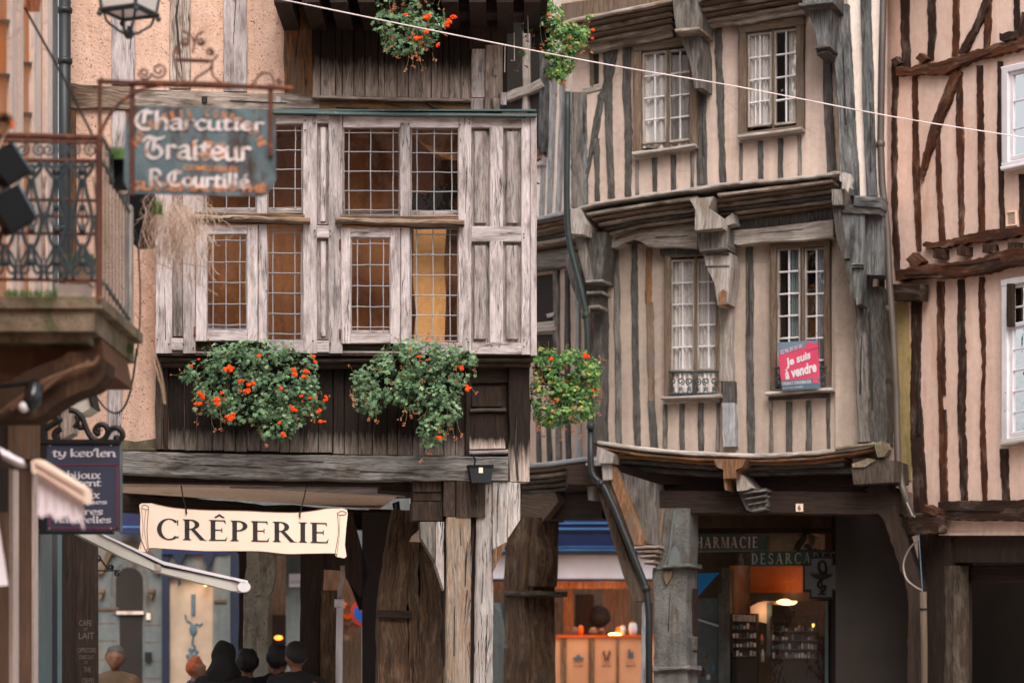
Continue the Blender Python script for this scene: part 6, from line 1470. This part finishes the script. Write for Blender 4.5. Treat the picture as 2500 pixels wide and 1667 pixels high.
# long awning front bar
PQ = Plane(0, 17.6, 800, 18.4)
t = thing('awning_bar', 'long grey awning front bar with a white end cap sloping below the creperie sign', 'awning', PQ.pt(600,1445))
ppart('bar', 'awngrey', t, PQ, [(186,1302),(246,1302),(380,1375),(400,1385),(604,1420),(596,1445),(560,1440),(385,1395),(300,1360)], 0, .12)
ppart('top_profile', 'white', t, PQ, [(236,1298),(246,1300),(400,1370),(606,1417),(604,1423),(400,1378),(260,1311)], .02, .14)
ppart('dark_seam', 'iron', t, PQ, [(250,1306),(400,1377),(604,1421),(603,1425),(398,1382)], .012, .13)
part('end_cap', 'white', t, lambda m: poly(m, PQ, [(596+16*math.cos(a*math.pi/8), 1432+13*math.sin(a*math.pi/8)) for a in range(16)], .03, .16))
part('end_cap', 'white', t, lambda m: poly(m, PQ, [(566,1408),(600,1418),(600,1424),(568,1414)], .03, .1)); ppart('joint', 'hook', t, PQ, [(378,1378),(392,1374),(394,1392),(380,1392)], .01, .13)
t = thing('awning_cassette', 'folded grey-green awning cassette tucked beneath the balcony corbel', 'awning', PT.pt(190,1070,.3))
PT2 = Plane(0, 16.6, 300, 16.6)
ppart('cassette', 'awngrey', t, PT2, [(180,968),(196,952),(214,954),(225,992),(204,1006),(186,1010),(178,990)], .1, .3); ppart('end_plate', 'wbeam', t, PT2, [(150,1006),(166,998),(180,1004),(178,1056),(146,1074)], .2, .2)
ppart('seal', 'iron', t, PT2, [(212,954),(217,954),(228,992),(222,993)], .12, .3)
t = thing('small_scroll_bracket', 'thin black scroll bracket on the far wall under the awning bar', 'bracket', P3(250,1400,24))
PV = Plane(0, 24, 500, 24)
part('scroll', 'iron', t, lambda m: [ptube(m, PV, p, .01, 0, 6) for p in ([(230,1392),(292,1392)], [(232,1362),(232,1392)], spiral(238,1362,9,3,200,700,22), spiral(270,1384,7,2,-90,430,20), [(244,1362),(264,1390)], spiral(286,1400,6,2,90,500,16))])
t = thing('alley_blue_panel', 'pale blue shop panel edge beside the brown menu board', 'panel', PV.pt(236,1500))
ppart('board', 'teal', t, PV, [(229,1340),(236,1330),(238,1520),(231,1520)], -.3, .05)
# cables
t = thing('overhead_cable', 'pinkish white cable stretched diagonally across the street', 'cable', P3(691,0,20.0))
def cab(m):
    pts = [(560,-26),(691,0),(1116,87),(1488,159),(1807,213),(2179,285),(2500,336),(2600,352)]
    tube(m, [P3(x, y, 19.2+ (x-560)/2040*2.2) for x, y in spline(pts, 4)], .0052, 6)
part('cable', 'cable', t, cab)
t = thing('drooping_cable', 'dark cable drooping from the balcony corner over the roughcast wall', 'cable', P3(275,1008,15))
def dc(m):
    tube(m, [P3(x, y, 15.2) for x, y in spline([(222,945),(240,975),(262,1000),(285,1008),(304,992),(318,955),(328,900),(334,850)], 6)], .007, 6)
    tube(m, [P3(x, y, 15.2) for x, y in spline([(334,870),(341,790),(342,700),(337,600),(330,560)], 6)], .005, 6)
part('cable', 'iron', t, dc)
t = thing('stay_wire', 'thin dark stay wire running from the upper left down to the balcony corner', 'cable', P3(228,335,13.4))
part('wire', 'iron', t, lambda m: tube(m, [P3(60,20,14.6), P3(150,180,13.8), P3(228,335,13.2)], .008, 6))
for i, (pts, lab) in enumerate((([(1288,33),(1290,100),(1283,100)],'longest grey wire hook hanging beside the upper right planter'),([(1255,80),(1256,149),(1247,148)],'middle grey wire hook hanging under the eave corner'),([(1233,112),(1232,177)],'left grey wire hook hanging straight under the eave corner'))):
    t = thing('wire_hook', lab, 'hook', PA.pt(*pts[-1], .5), 'wire hooks under the eave corner'); part('wire', 'hook', t, lambda m: ptube(m, PA, pts, .0045, .5, 6))
for y, lab in ((446,'upper rusty iron spike on the side of the bay window'),(598,'lower rusty iron spike on the side of the bay window')):
    t = thing('wall_spike', lab, 'spike', PA.pt(1315,y,.2), 'iron spikes on the bay'); part('spike', 'rust', t, lambda m: ptube(m, PA, [(1306,y+2),(1328,y+3),(1327,y-2)] if y > 500 else [(1306,y-2),(1318,y+3),(1308,y+4)], .006, .2, 6))
# ================================================================ FLOWER BOXES
def leafq(m, c, nrm, s, u):
    nrm = nrm.normalized(); a = nrm.cross(Vector((random.uniform(-1,1), random.uniform(-1,1), random.uniform(-.3,1)))).normalized(); b = nrm.cross(a)
    pts = [c]; n = 10; vs_ = []
    for k in range(n):
        ang = 2*math.pi*k/n; r = s*(1.0 if k % 2 == 0 else .62)
        if k == 5: r = s*.25
        vs_.append(c+a*math.cos(ang)*r+b*math.sin(ang)*r-nrm*s*.18*(k % 2 == 0))
    i = m.add(vs_); m.face(tuple(range(i, i+n)), [(u, .5)]*n)
def plant(label, fn3, blobs, nleaf, flowers, mat, box_, size=(.015,.031), depth=.16, dry=30, group='geranium flower boxes on the creperie house', stemmat='stem', warm=None):
    """fn3(px,py,off) gives a point; blobs are pixel ellipses filled with leaves"""
    c0 = fn3(*box_[:2], 0); t = thing('geranium_planter', label, 'flower box', c0, group)
    mpp = (fn3(box_[0]+1, box_[1], 0)-fn3(box_[0], box_[1], 0)).length
    area = [rx*ry for _, _, rx, ry in blobs]; tot = sum(area); lf = MB(); st = MB()
    for (cx, cy, rx, ry), ar in zip(blobs, area):
        for _ in range(int(nleaf*ar/tot)):
            while True:
                u, v, w = random.uniform(-1,1), random.uniform(-1,1), random.uniform(-1,1)
                if .25 < u*u+v*v+w*w < 1.08: break
            lump = noise.noise(Vector((cx+u*rx, cy+v*ry, w*40))/34)
            if lump < -.22: continue
            p = fn3(cx+u*rx, cy+v*ry, w*depth+random.uniform(-.03,.03))
            nr = Vector((u*.7, -.65+w*-.3, -v*.6+.55))+Vector([random.uniform(-.6,.6) for _ in range(3)])
            s = random.uniform(*size)*(1 if random.random() < .8 else .6)
            leafq(lf, p, nr, s, min(1, max(0, random.gauss(.45+.25*lump, .22))))
            if random.random() < .12: tube(st, [p, p+Vector((random.uniform(-.06,.06), .05, random.uniform(.02,.1)))], .0018, 3, caps=False)
    obj('foliage', lf, mat, t, fix=False)
    dr = MB()
    for _ in range(dry):
        cx, cy, rx, ry = random.choice(blobs); x = cx+random.uniform(-.9,.9)*rx; y = cy+ry*random.uniform(.3,1.0)
        L_ = random.uniform(14, 44); dx = random.uniform(-12, 12); o = random.uniform(0, depth)
        tube(st, [fn3(a, b, o) for a, b in spline([(x,y),(x+dx*.3,y+L_*.6),(x+dx,y+L_)], 4)], .0018, 3, caps=False)
        for _ in range(5):
            q = fn3(x+dx+random.uniform(-5,5), y+L_+random.uniform(-3,5), o); leafq(dr, q, Vector((0,-1,.3)), random.uniform(.006,.012), random.random())
    for _ in range(dry//2):   # wiry sprays above
        cx, cy, rx, ry = random.choice(blobs); a = random.uniform(10, 170); x, y = cx+rx*math.cos(R(a))*.9, cy-ry*math.sin(R(a))*.9
        tip = (x+math.cos(R(a))*random.uniform(8,26), y-math.sin(R(a))*random.uniform(8,24))
        tube(st, [fn3(x,y,.05), fn3(*tip,.08)], .0015, 3, caps=False)
        for _ in range(3): leafq(dr, fn3(tip[0]+random.uniform(-3,3), tip[1]+random.uniform(-3,3), .08), Vector((0,-1,.3)), .007, random.random())
    obj('stems', st, stemmat, t, fix=False, kind='stuff'); obj('dry_blooms', dr, 'dryleaf', t, fix=False, kind='stuff')
    for (x, y, r) in flowers:
        r *= 1.05; fl = MB(); c = fn3(x, y, depth*1.15)
        ax, az, kn = random.uniform(.8,1.35), random.uniform(.6,1.0), [Vector((random.uniform(-.6,.6),0,random.uniform(-.5,.5))) for _ in range(3)]
        for _ in range(int(18+r*3)):
            d = Vector([random.gauss(0,1) for _ in range(3)]).normalized()
            if d.y > .3: d.y *= -1
            dd = random.choice(kn)+d*random.uniform(.2,.65); dd.x *= ax; dd.z *= az
            leafq(fl, c+dd*r*mpp, d+Vector((0,-.5,.3)), r*mpp*random.uniform(.22,.38), random.random())
        obj('flower_head', fl, 'redflower', t, fix=False)
    bx = MB(); x0, y0, x1, y1, o = box_; 
    f = [fn3(x0,y0,o), fn3(x1,y0,o), fn3(x1-4,y1,o), fn3(x0+4,y1,o)]; g = [p+Vector((0,.2,0)) for p in f]; i = bx.add(f+g)
    for q in ((0,1,2,3),(7,6,5,4),(0,4,5,1),(1,5,6,2),(2,6,7,3),(3,7,4,0)): bx.face(tuple(i+k for k in q))
    obj('planter_box', bx, 'black', t); return t
fA = lambda o0: (lambda x, y, o: PA.pt(x, y, o0+o))
fY = lambda Y: (lambda x, y, o: P3(x, y, Y-o))
plant('wide geranium flower box with many scarlet blooms under the left bay windows', fA(.55),
      [(640,855,95,28),(600,890,120,50),(620,950,150,70),(700,980,95,60),(690,1030,45,45),(500,915,58,42),(510,975,45,45),(745,910,35,55),(600,1000,95,38),(745,965,42,46),(560,860,70,26),(462,920,24,16),(650,1050,22,22)], 3000,
      [(560,900,11),(549,902,9),(568,901,9),(632,868,7),(484,877,5),(465,893,6),(587,929,8),(611,938,9),(603,954,9),(616,936,8),(588,954,4),(490,962,9),(495,972,8),(482,984,8),(528,975,9),(532,984,8),(541,958,6),(560,1021,11),(566,1014,7),(718,903,9),(720,915,9),(752,905,9),(742,917,8),(765,870,7),(768,884,6),(719,998,9),(713,992,6),(781,1003,8),(793,975,7),(797,971,7),(757,970,6),(686,948,6),(690,1061,9),(684,1031,6),(787,1027,7),(733,967,6)],
      'leaf', (500,905,740,960,-.12), dry=26)
plant('full geranium flower box with few blooms under the right bay windows', fA(.55),
      [(1010,880,100,50),(950,935,85,60),(1040,950,90,60),(1100,900,70,55),(905,975,45,40),(1085,1000,45,40),(1050,1050,35,45),(880,930,30,30),(1130,870,35,30),(1020,850,60,26),(1065,1065,22,16)], 3000,
      [(1024,869,6),(1043,830,4),(1126,897,8),(1144,948,9),(1140,940,6),(1073,1065,8),(1002,853,4)], 'leaf', (900,905,1130,960,-.12), dry=46)
plant('yellowing geranium in a dark round pot hanging off the right corner of the house', fY(21.6),
      [(1390,915,70,50),(1335,868,45,20),(1400,880,50,30),(1430,930,40,50),(1410,990,50,45),(1350,1010,50,35),(1308,960,16,60),(1380,950,40,40),(1350,955,40,18),(1452,905,20,28),(1312,880,16,24)], 3000,
      [(1432,868,9),(1346,875,7),(1447,953,5),(1359,976,5)], 'leafwarm', (1306,895,1366,934,.02), size=(.016,.028), depth=.18, dry=50)
plant('dense dark geranium with scarlet blooms hanging above the planks at the top', fA(.95),
      [(985,10,75,45),(970,60,65,40),(1030,50,60,50),(985,105,55,30),(1050,85,30,30),(1030,115,30,16),(1000,-40,80,40)], 1300,
      [(994,37,6),(1044,41,10),(1094,52,9),(1105,44,9),(1089,60,7),(1039,79,8),(1016,94,9),(1024,93,7),(1067,110,7),(1108,41,5)], 'leaf', (930,-40,1060,-5,.0), dry=34)
plant('yellow-green straggly geranium spilling from the upper right eave corner', fY(21.3),
      [(1322,10,28,34),(1310,45,26,26),(1345,40,36,28),(1290,60,18,18),(1375,75,40,28),(1360,120,34,40),(1400,105,36,30),(1420,80,24,18),(1380,150,24,34),(1275,130,9,7),(1440,40,8,8),(1350,175,22,20),(1370,185,14,20),(1318,-20,20,20)], 2300,
      [(1339,38,6),(1447,72,6),(1449,92,6),(1392,92,5),(1320,118,4)], 'leafwarm', (1296,64,1345,108,.0), size=(.015,.027), depth=.13, dry=26)
# balcony plants
t = thing('white_planter', 'white plastic trough with dark green plants on the balcony floor', 'planter', P3(175,722,13.5))
PZ = Plane(0, 13.5, 400, 13.5)
ppart('trough', 'cream', t, PZ, [(143,642),(232,650),(226,664),(218,690),(160,690),(150,660)], 0, .2); ppart('lower_trough', 'stonew', t, PZ, [(133,692),(213,694),(204,726),(140,724)], 0, .2)
def tuft(m, pl, x0, x1, y, h, n, lean=6, r=.003, off=.1, cols=None):
    for _ in range(n):
        x = random.uniform(x0, x1); hh = h*random.uniform(.4, 1); l = random.uniform(-lean, lean); o = random.uniform(0, off)
        pts = [pl.pt(x, y, o), pl.pt(x+l*.4, y-hh*.6, o), pl.pt(x+l, y-hh, o)]; w = pl.d3*r; i = m.add([pts[0]-w, pts[0]+w, pts[1]+w*.8, pts[2], pts[1]-w*.8]); u = random.random(); m.face((i,i+1,i+2,i+3,i+4), [(u,.5)]*5)
part('plants', 'grass', t, lambda m: tuft(m, PZ, 145, 232, 650, 36, 260, 10), fix=False)
t = thing('pot_on_railing', 'small black pot with bright green grass at the balcony corner', 'planter', P3(280,450,13.6))
ppart('pot', 'black', t, PZ, [(263,384),(303,386),(300,450),(268,450)], 0, .18); part('grass', 'grass', t, lambda m: tuft(m, PZ, 264, 302, 388, 34, 300, 8), fix=False)
t = thing('balcony_weeds', 'low green weeds growing along the balcony slab edge', 'weeds', P3(100,722,13.1)); PZ2 = Plane(0, 13.05, 400, 13.05)
part('weeds', 'grass', t, lambda m: (tuft(m, PZ2, 10, 140, 724, 24, 240, 9, .0015), tuft(m, PZ2, 150, 250, 728, 6, 120, 4, .002)), fix=False)
t = thing('dry_straw_plant', 'tangle of dry blond straw hanging from a dark pot behind the gothic sign', 'dry plant', P3(420,560,15.6))
def straw(m):
    for _ in range(420):
        a = random.gauss(425, 38); y = random.uniform(470, 560); L_ = random.uniform(40, 170)*(1 if random.random() < .8 else 1.5); Y = 15.6+random.uniform(-.25,.25)
        p = [(a, y)]
        for k in range(4): p.append((p[-1][0]+random.uniform(-22,20), p[-1][1]+L_/4*random.uniform(.3,1.2)))
        tube(m, [P3(x, yy, Y) for x, yy in spline(p, 3)], random.uniform(.0008,.0018), 3, caps=False)
        u = random.random(); nf = len(m.uv)
        for k in range(nf-36, nf): m.uv[k] = [(u, .5)]*len(m.uv[k])
part('straw', 'straw', t, straw, fix=False)
def longst(m):
    for pts in ([(330,760),(350,800),(368,850),(380,900),(392,940),(400,985)], [(330,765),(345,790),(366,840),(383,880),(396,930),(402,985)], [(335,840),(355,855),(378,890),(388,930)], [(380,640),(430,660),(490,695),(530,720)], [(480,480),(505,505),(520,535),(528,560)], [(490,482),(520,510),(535,540)], [(340,780),(380,805),(400,820)], [(450,500),(462,550),(470,600),(476,640)],[(345,560),(360,600),(372,650)],[(400,620),(440,640),(500,650)]):
        nf = len(m.uv); tube(m, [P3(x, y, 15.3) for x, y in spline(pts, 5)], .0026, 4, caps=False); tube(m, [P3(x+3, y+2, 15.35) for x, y in spline(pts, 5)], .0018, 4, caps=False); m.uv[nf:] = [[(.7,.5)]*4 for _ in m.uv[nf:]]
part('long_stalks', 'straw', t, longst, fix=False)
PX = Plane(0, 15.5, 600, 15.5)
ppart('pot', 'black', t, PX, [(296,474),(372,470),(356,545),(372,592),(326,596),(316,560)], -.1, .2); part('green_bits', 'grass', t, lambda m: tuft(m, PX, 372, 396, 525, 50, 60, 8), fix=False)
t = thing('corner_moss_fern', 'small green fern growing out of the balcony slab corner', 'fern', P3(310,850,13.9))
PXX = Plane(0, 14.2, 600, 14.2)
part('fronds', 'grass', t, lambda m: tuft(m, PXX, 298, 322, 862, 26, 130, 14, .004), fix=False)
t = thing('climbing_twigs', 'dark reddish twigs and a plant tuft at the top left wall', 'plant', P3(85,20,14.6)); PXY = Plane(0, 14.6, 300, 14.6)
part('twigs', 'dryleaf', t, lambda m: tuft(m, PXY, 66, 96, 30, 60, 160, 14, .004), fix=False)
t = thing('hanging_brush', 'round dark brown bristly ball with a red tag at the left edge', 'hanging ball', P3(12,300,12.3)); PXZ = Plane(0, 12.3, 300, 12.3)
part('bristles', 'wbrown', t, lambda m: [tube(m, [P3(10,298,12.3), P3(10+24*math.cos(a*.37), 298+24*math.sin(a*.37), 12.3+.05*math.sin(a*2.1))], .005, 4) for a in range(90)]); ppart('tag', 'redflower', t, PXZ, [(26,294),(34,296),(33,314),(27,312)], .05, .01)
part('cord', 'straw', t, lambda m: tube(m, [P3(28,290,12.3), P3(14,322,12.3), P3(-4,362,12.3)], .005, 5))
# ================================================================ PEOPLE
def metamesh(name, els, res=.03):
    mb = bpy.data.metaballs.new('tmp_'+name); mb.resolution = res; mb.render_resolution = res; mb.threshold = .4
    for p, r in els:
        e = mb.elements.new(); e.co = p; e.radius = r*1.45; e.stiffness = 2
    o = bpy.data.objects.new('tmp_'+name, mb); COL.objects.link(o); dg = bpy.context.evaluated_depsgraph_get(); dg.update()
    me = bpy.data.meshes.new_from_object(o.evaluated_get(dg)); bpy.data.objects.remove(o); bpy.data.metaballs.remove(mb); me.name = name; return me
def chain(a, b, r0, r1, step=.045):
    a, b = Vector(a), Vector(b); n = max(2, int((b-a).length/step)); return [(a.lerp(b, i/n), r0+(r1-r0)*i/n) for i in range(n+1)]
PID = [0]
def person(label, px, ytop, Y, face, cloth, hair, look=0, hood=False, cap=False, stoop=0):
    H = 1.6+(HY-ytop)*Y/F; k = H/1.78; PID[0] += 1
    t = thing('person', label, 'person', ((px-CX)*Y/F, Y, 0)); t.rotation_euler = (0, 0, 0)
    hz = 1.665; hx = .02*stoop; hy = -.03*stoop
    head = [((hx,hy+.005,hz+.01), .098), ((hx,hy-.03,hz-.04), .072), ((hx,hy-.045,hz-.075), .05), ((hx,hy+.03,hz), .09), ((hx,hy-.10,hz-.025), .017), ((hx,hy-.088,hz-.01), .014), ((hx,hy-.083,hz-.063), .022),
            ((hx-.082,hy+.005,hz-.02), .022), ((hx+.082,hy+.005,hz-.02), .022), ((hx-.03,hy-.075,hz+.018), .024), ((hx+.03,hy-.075,hz+.018), .024)]
    neck = chain((hx*.5,.01,1.47), (hx,hy+.01,1.60), .062, .055)
    torso = chain((0,.0,.98), (0,0,1.12), .15, .14)+chain((-.09,0,1.14),(-.12,0,1.36),.11,.11)+chain((.09,0,1.14),(.12,0,1.36),.11,.11)+chain((0,0,1.12),(0,.01,1.40),.13,.12)+chain((-.19,0,1.41),(.19,0,1.41),.072,.072)
    legs = []; arms = []; hands = []
    for s in (-1, 1):
        legs += chain((s*.10,0,.96),(s*.10,-.02,.52),.095,.062)+chain((s*.10,-.02,.52),(s*.10,.03,.09),.062,.042)+chain((s*.10,.04,.05),(s*.11,-.14,.04),.045,.036)
        arms += chain((s*.21,0,1.40),(s*.26,.02,1.12),.056,.045)+chain((s*.26,.02,1.12),(s*.25,-.08,.88),.045,.032)
        hands += chain((s*.25,-.09,.86),(s*.245,-.10,.80),.032,.034,.02)
        for f in range(4): hands += chain((s*.25-.024+f*.016,-.11,.78),(s*.25-.024+f*.016,-.12+.004*f,.70+.008*abs(f-1.5)),.0105,.009,.012)
        hands += chain((s*.25-s*.03,-.11,.83),(s*.25-s*.05,-.13,.77),.012,.010,.012)
    rot = Matrix.Rotation(face, 4, 'Z'); rl = Matrix.Rotation(look, 4, 'Z')
    def put(name, els, mat, grow=0, hd=False, res=.03):
        e2 = [(Vector(p)*k, (r+grow)*k) for p, r in els]; me = metamesh(name+str(PID[0]), e2, res); me.transform(rot)
        if name in ('hair', 'clothing', 'hood'):
            for v in me.vertices: v.co += noise.noise_vector(v.co*(60 if name == 'hair' else 9))*(.012 if name == 'hair' else .022)
        me.polygons.foreach_set('use_smooth', [True]*len(me.polygons)); me.materials.append(M[mat]); o = bpy.data.objects.new(name, me); COL.objects.link(o); o.parent = t; return o
    put('body', head+neck+torso+arms+legs+hands, 'skin', 0, res=.022)
    put('clothing', torso+arms+[e for e in legs]+chain((-.07,.01,1.46),(.07,.01,1.46),.055,.055), cloth, .014, res=.028)
    if hood: put('hood', [((hx,hy+.03,hz+.02),.112),((hx-.07,hy+.06,hz-.13),.09),((hx+.075,hy+.05,hz-.15),.095),((hx,hy+.05,hz-.08),.105),((0,.05,1.50),.12),((hx,hy+.01,hz+.05),.10)], cloth, .0, res=.025)
    elif cap: put('cap', [((hx,hy+.01,hz+.045),.108),((hx,hy+.05,hz+.01),.09)]+chain((hx-.04,hy-.11,hz+.04),(hx+.04,hy-.11,hz+.04),.025,.025), 'hairdark', .0, res=.02)
    else: put('hair', [((hx,hy+.026,hz+.05),.092),((hx+.035,hy+.03,hz+.09),.05),((hx-.035,hy+.01,hz+.088),.045),((hx,hy+.045,hz-.005),.092),((hx-.05,hy+.03,hz+.01),.06),((hx+.05,hy+.03,hz+.01),.06)], hair, .004, res=.02)
    return t
person('person with short grey hair in a brown jacket facing the street', 281, 1581, 28, R(4), 'cloth1', 'hairgrey')
person('person with ginger hair in a blue top turned to the right', 474, 1607, 27.5, R(70), 'cloth2', 'hairred', stoop=1)
person('person in a black hood seen from behind, leftmost of the dark figures', 548, 1573, 23.6, R(170), 'cloth3', 'hairdark', hood=True)
person('person with dark hair seen from behind in front of the stone pillar', 604, 1589, 24.0, R(190), 'cloth3', 'hairdark')
person('person in black with short dark hair left of the one wearing a cap', 681, 1578, 24.0, R(160), 'cloth3', 'hairdark')
person('person in black wearing a dark cap, rightmost of the dark figures', 722, 1571, 23.3, R(200), 'cloth3', 'hairdark', cap=True)
person('person in dark clothes behind the orange-lit shop counter', 1470, 1484, 37.6, R(150), 'cloth3', 'hairdark')

# ================================================================ checks (long splits) in the old timbers
def check_(par, pl, pts, w, off):
    mb = MB(); beam(mb, pl, pts, w, off, .02, wob=.5, ch=.001, fine=1.6, step=6); obj('timber_split', mb, 'ink', par)
for pts, w, off in (([(577,-20),(572,60),(570,110)],[2,3,.6],.030), ([(436,0),(430,40),(436,110),(446,190)],[3,6,6,1],.032), ([(322,40),(318,120)],[.6,2],.032), ([(730,60),(722,140)],[1,3],.045),
        ([(1142,1320),(1138,1370),(1136,1430)],[1,5,1],.152), ([(1141,1440),(1134,1520)],[3,.6],.152), ([(1180,1400),(1177,1470)],[.6,2],.135), ([(1262,1010),(1258,1090),(1264,1172)],[1,5,6],.112), ([(1216,1180),(1214,1300)],[1,2],.142),
        ([(500,1134),(640,1140)],[1,2],.172), ([(880,1150),(1010,1153)],[2,.6],.172), ([(700,1124),(790,1127)],[.6,2],.172), ([(1040,250),(1062,262),(1080,268)],[3,5,1],.085), ([(820,262),(900,265)],[1,2],.085), ([(1200,245),(1206,272)],[3,2],.172),
        ([(560,246),(700,251)],[.6,1.5],.066), ([(1124,1280),(1126,1330)],[1,2],.152), ([(1110,1480),(1108,1600)],[1,3],.152), ([(1190,1500),(1186,1640)],[1,2],.135), ([(750,300),(748,380)],[.6,1.4],BO+.006), ([(1140,420),(1136,520)],[1.4,.6],BO+.006), ([(815,620),(818,720)],[.6,1.4],BO+.006), ([(402,700),(404,830)],[.6,2],BO+.006)):
    check_(hA, PA, pts, w, off)
for pts, w, off in (([(1712,200),(1716,380)],[1,3],UO+.01), ([(1830,640),(1828,820)],[1,3],LO+.01), ([(2122,760),(2126,900),(2130,1000)],[3,7,2],.135), ([(2104,820),(2100,960)],[2,5],.20), ([(2058,120),(2064,300)],[1,3],.31), ([(2124,250),(2126,420)],[1,3],.23), ([(1636,1450),(1632,1540)],[1,2],.305), ([(1850,570),(1960,560)],[1,3],.205), ([(1600,580),(1680,576)],[3,1],.205)):
    check_(hB, PBH, pts, w, off)
for pts, w, off in (([(2300,650),(2380,642),(2440,630)],[1,4,1],.14), ([(2210,670),(2290,668)],[4,1],.14), ([(2340,158),(2420,128)],[3,1],.08), ([(2240,900),(2242,1060)],[2,5],.03), ([(2350,760),(2350,860)],[1,2],.03), ([(2310,1244),(2440,1246)],[3,2],.11)):
    check_(hC, PC, pts, w, off)
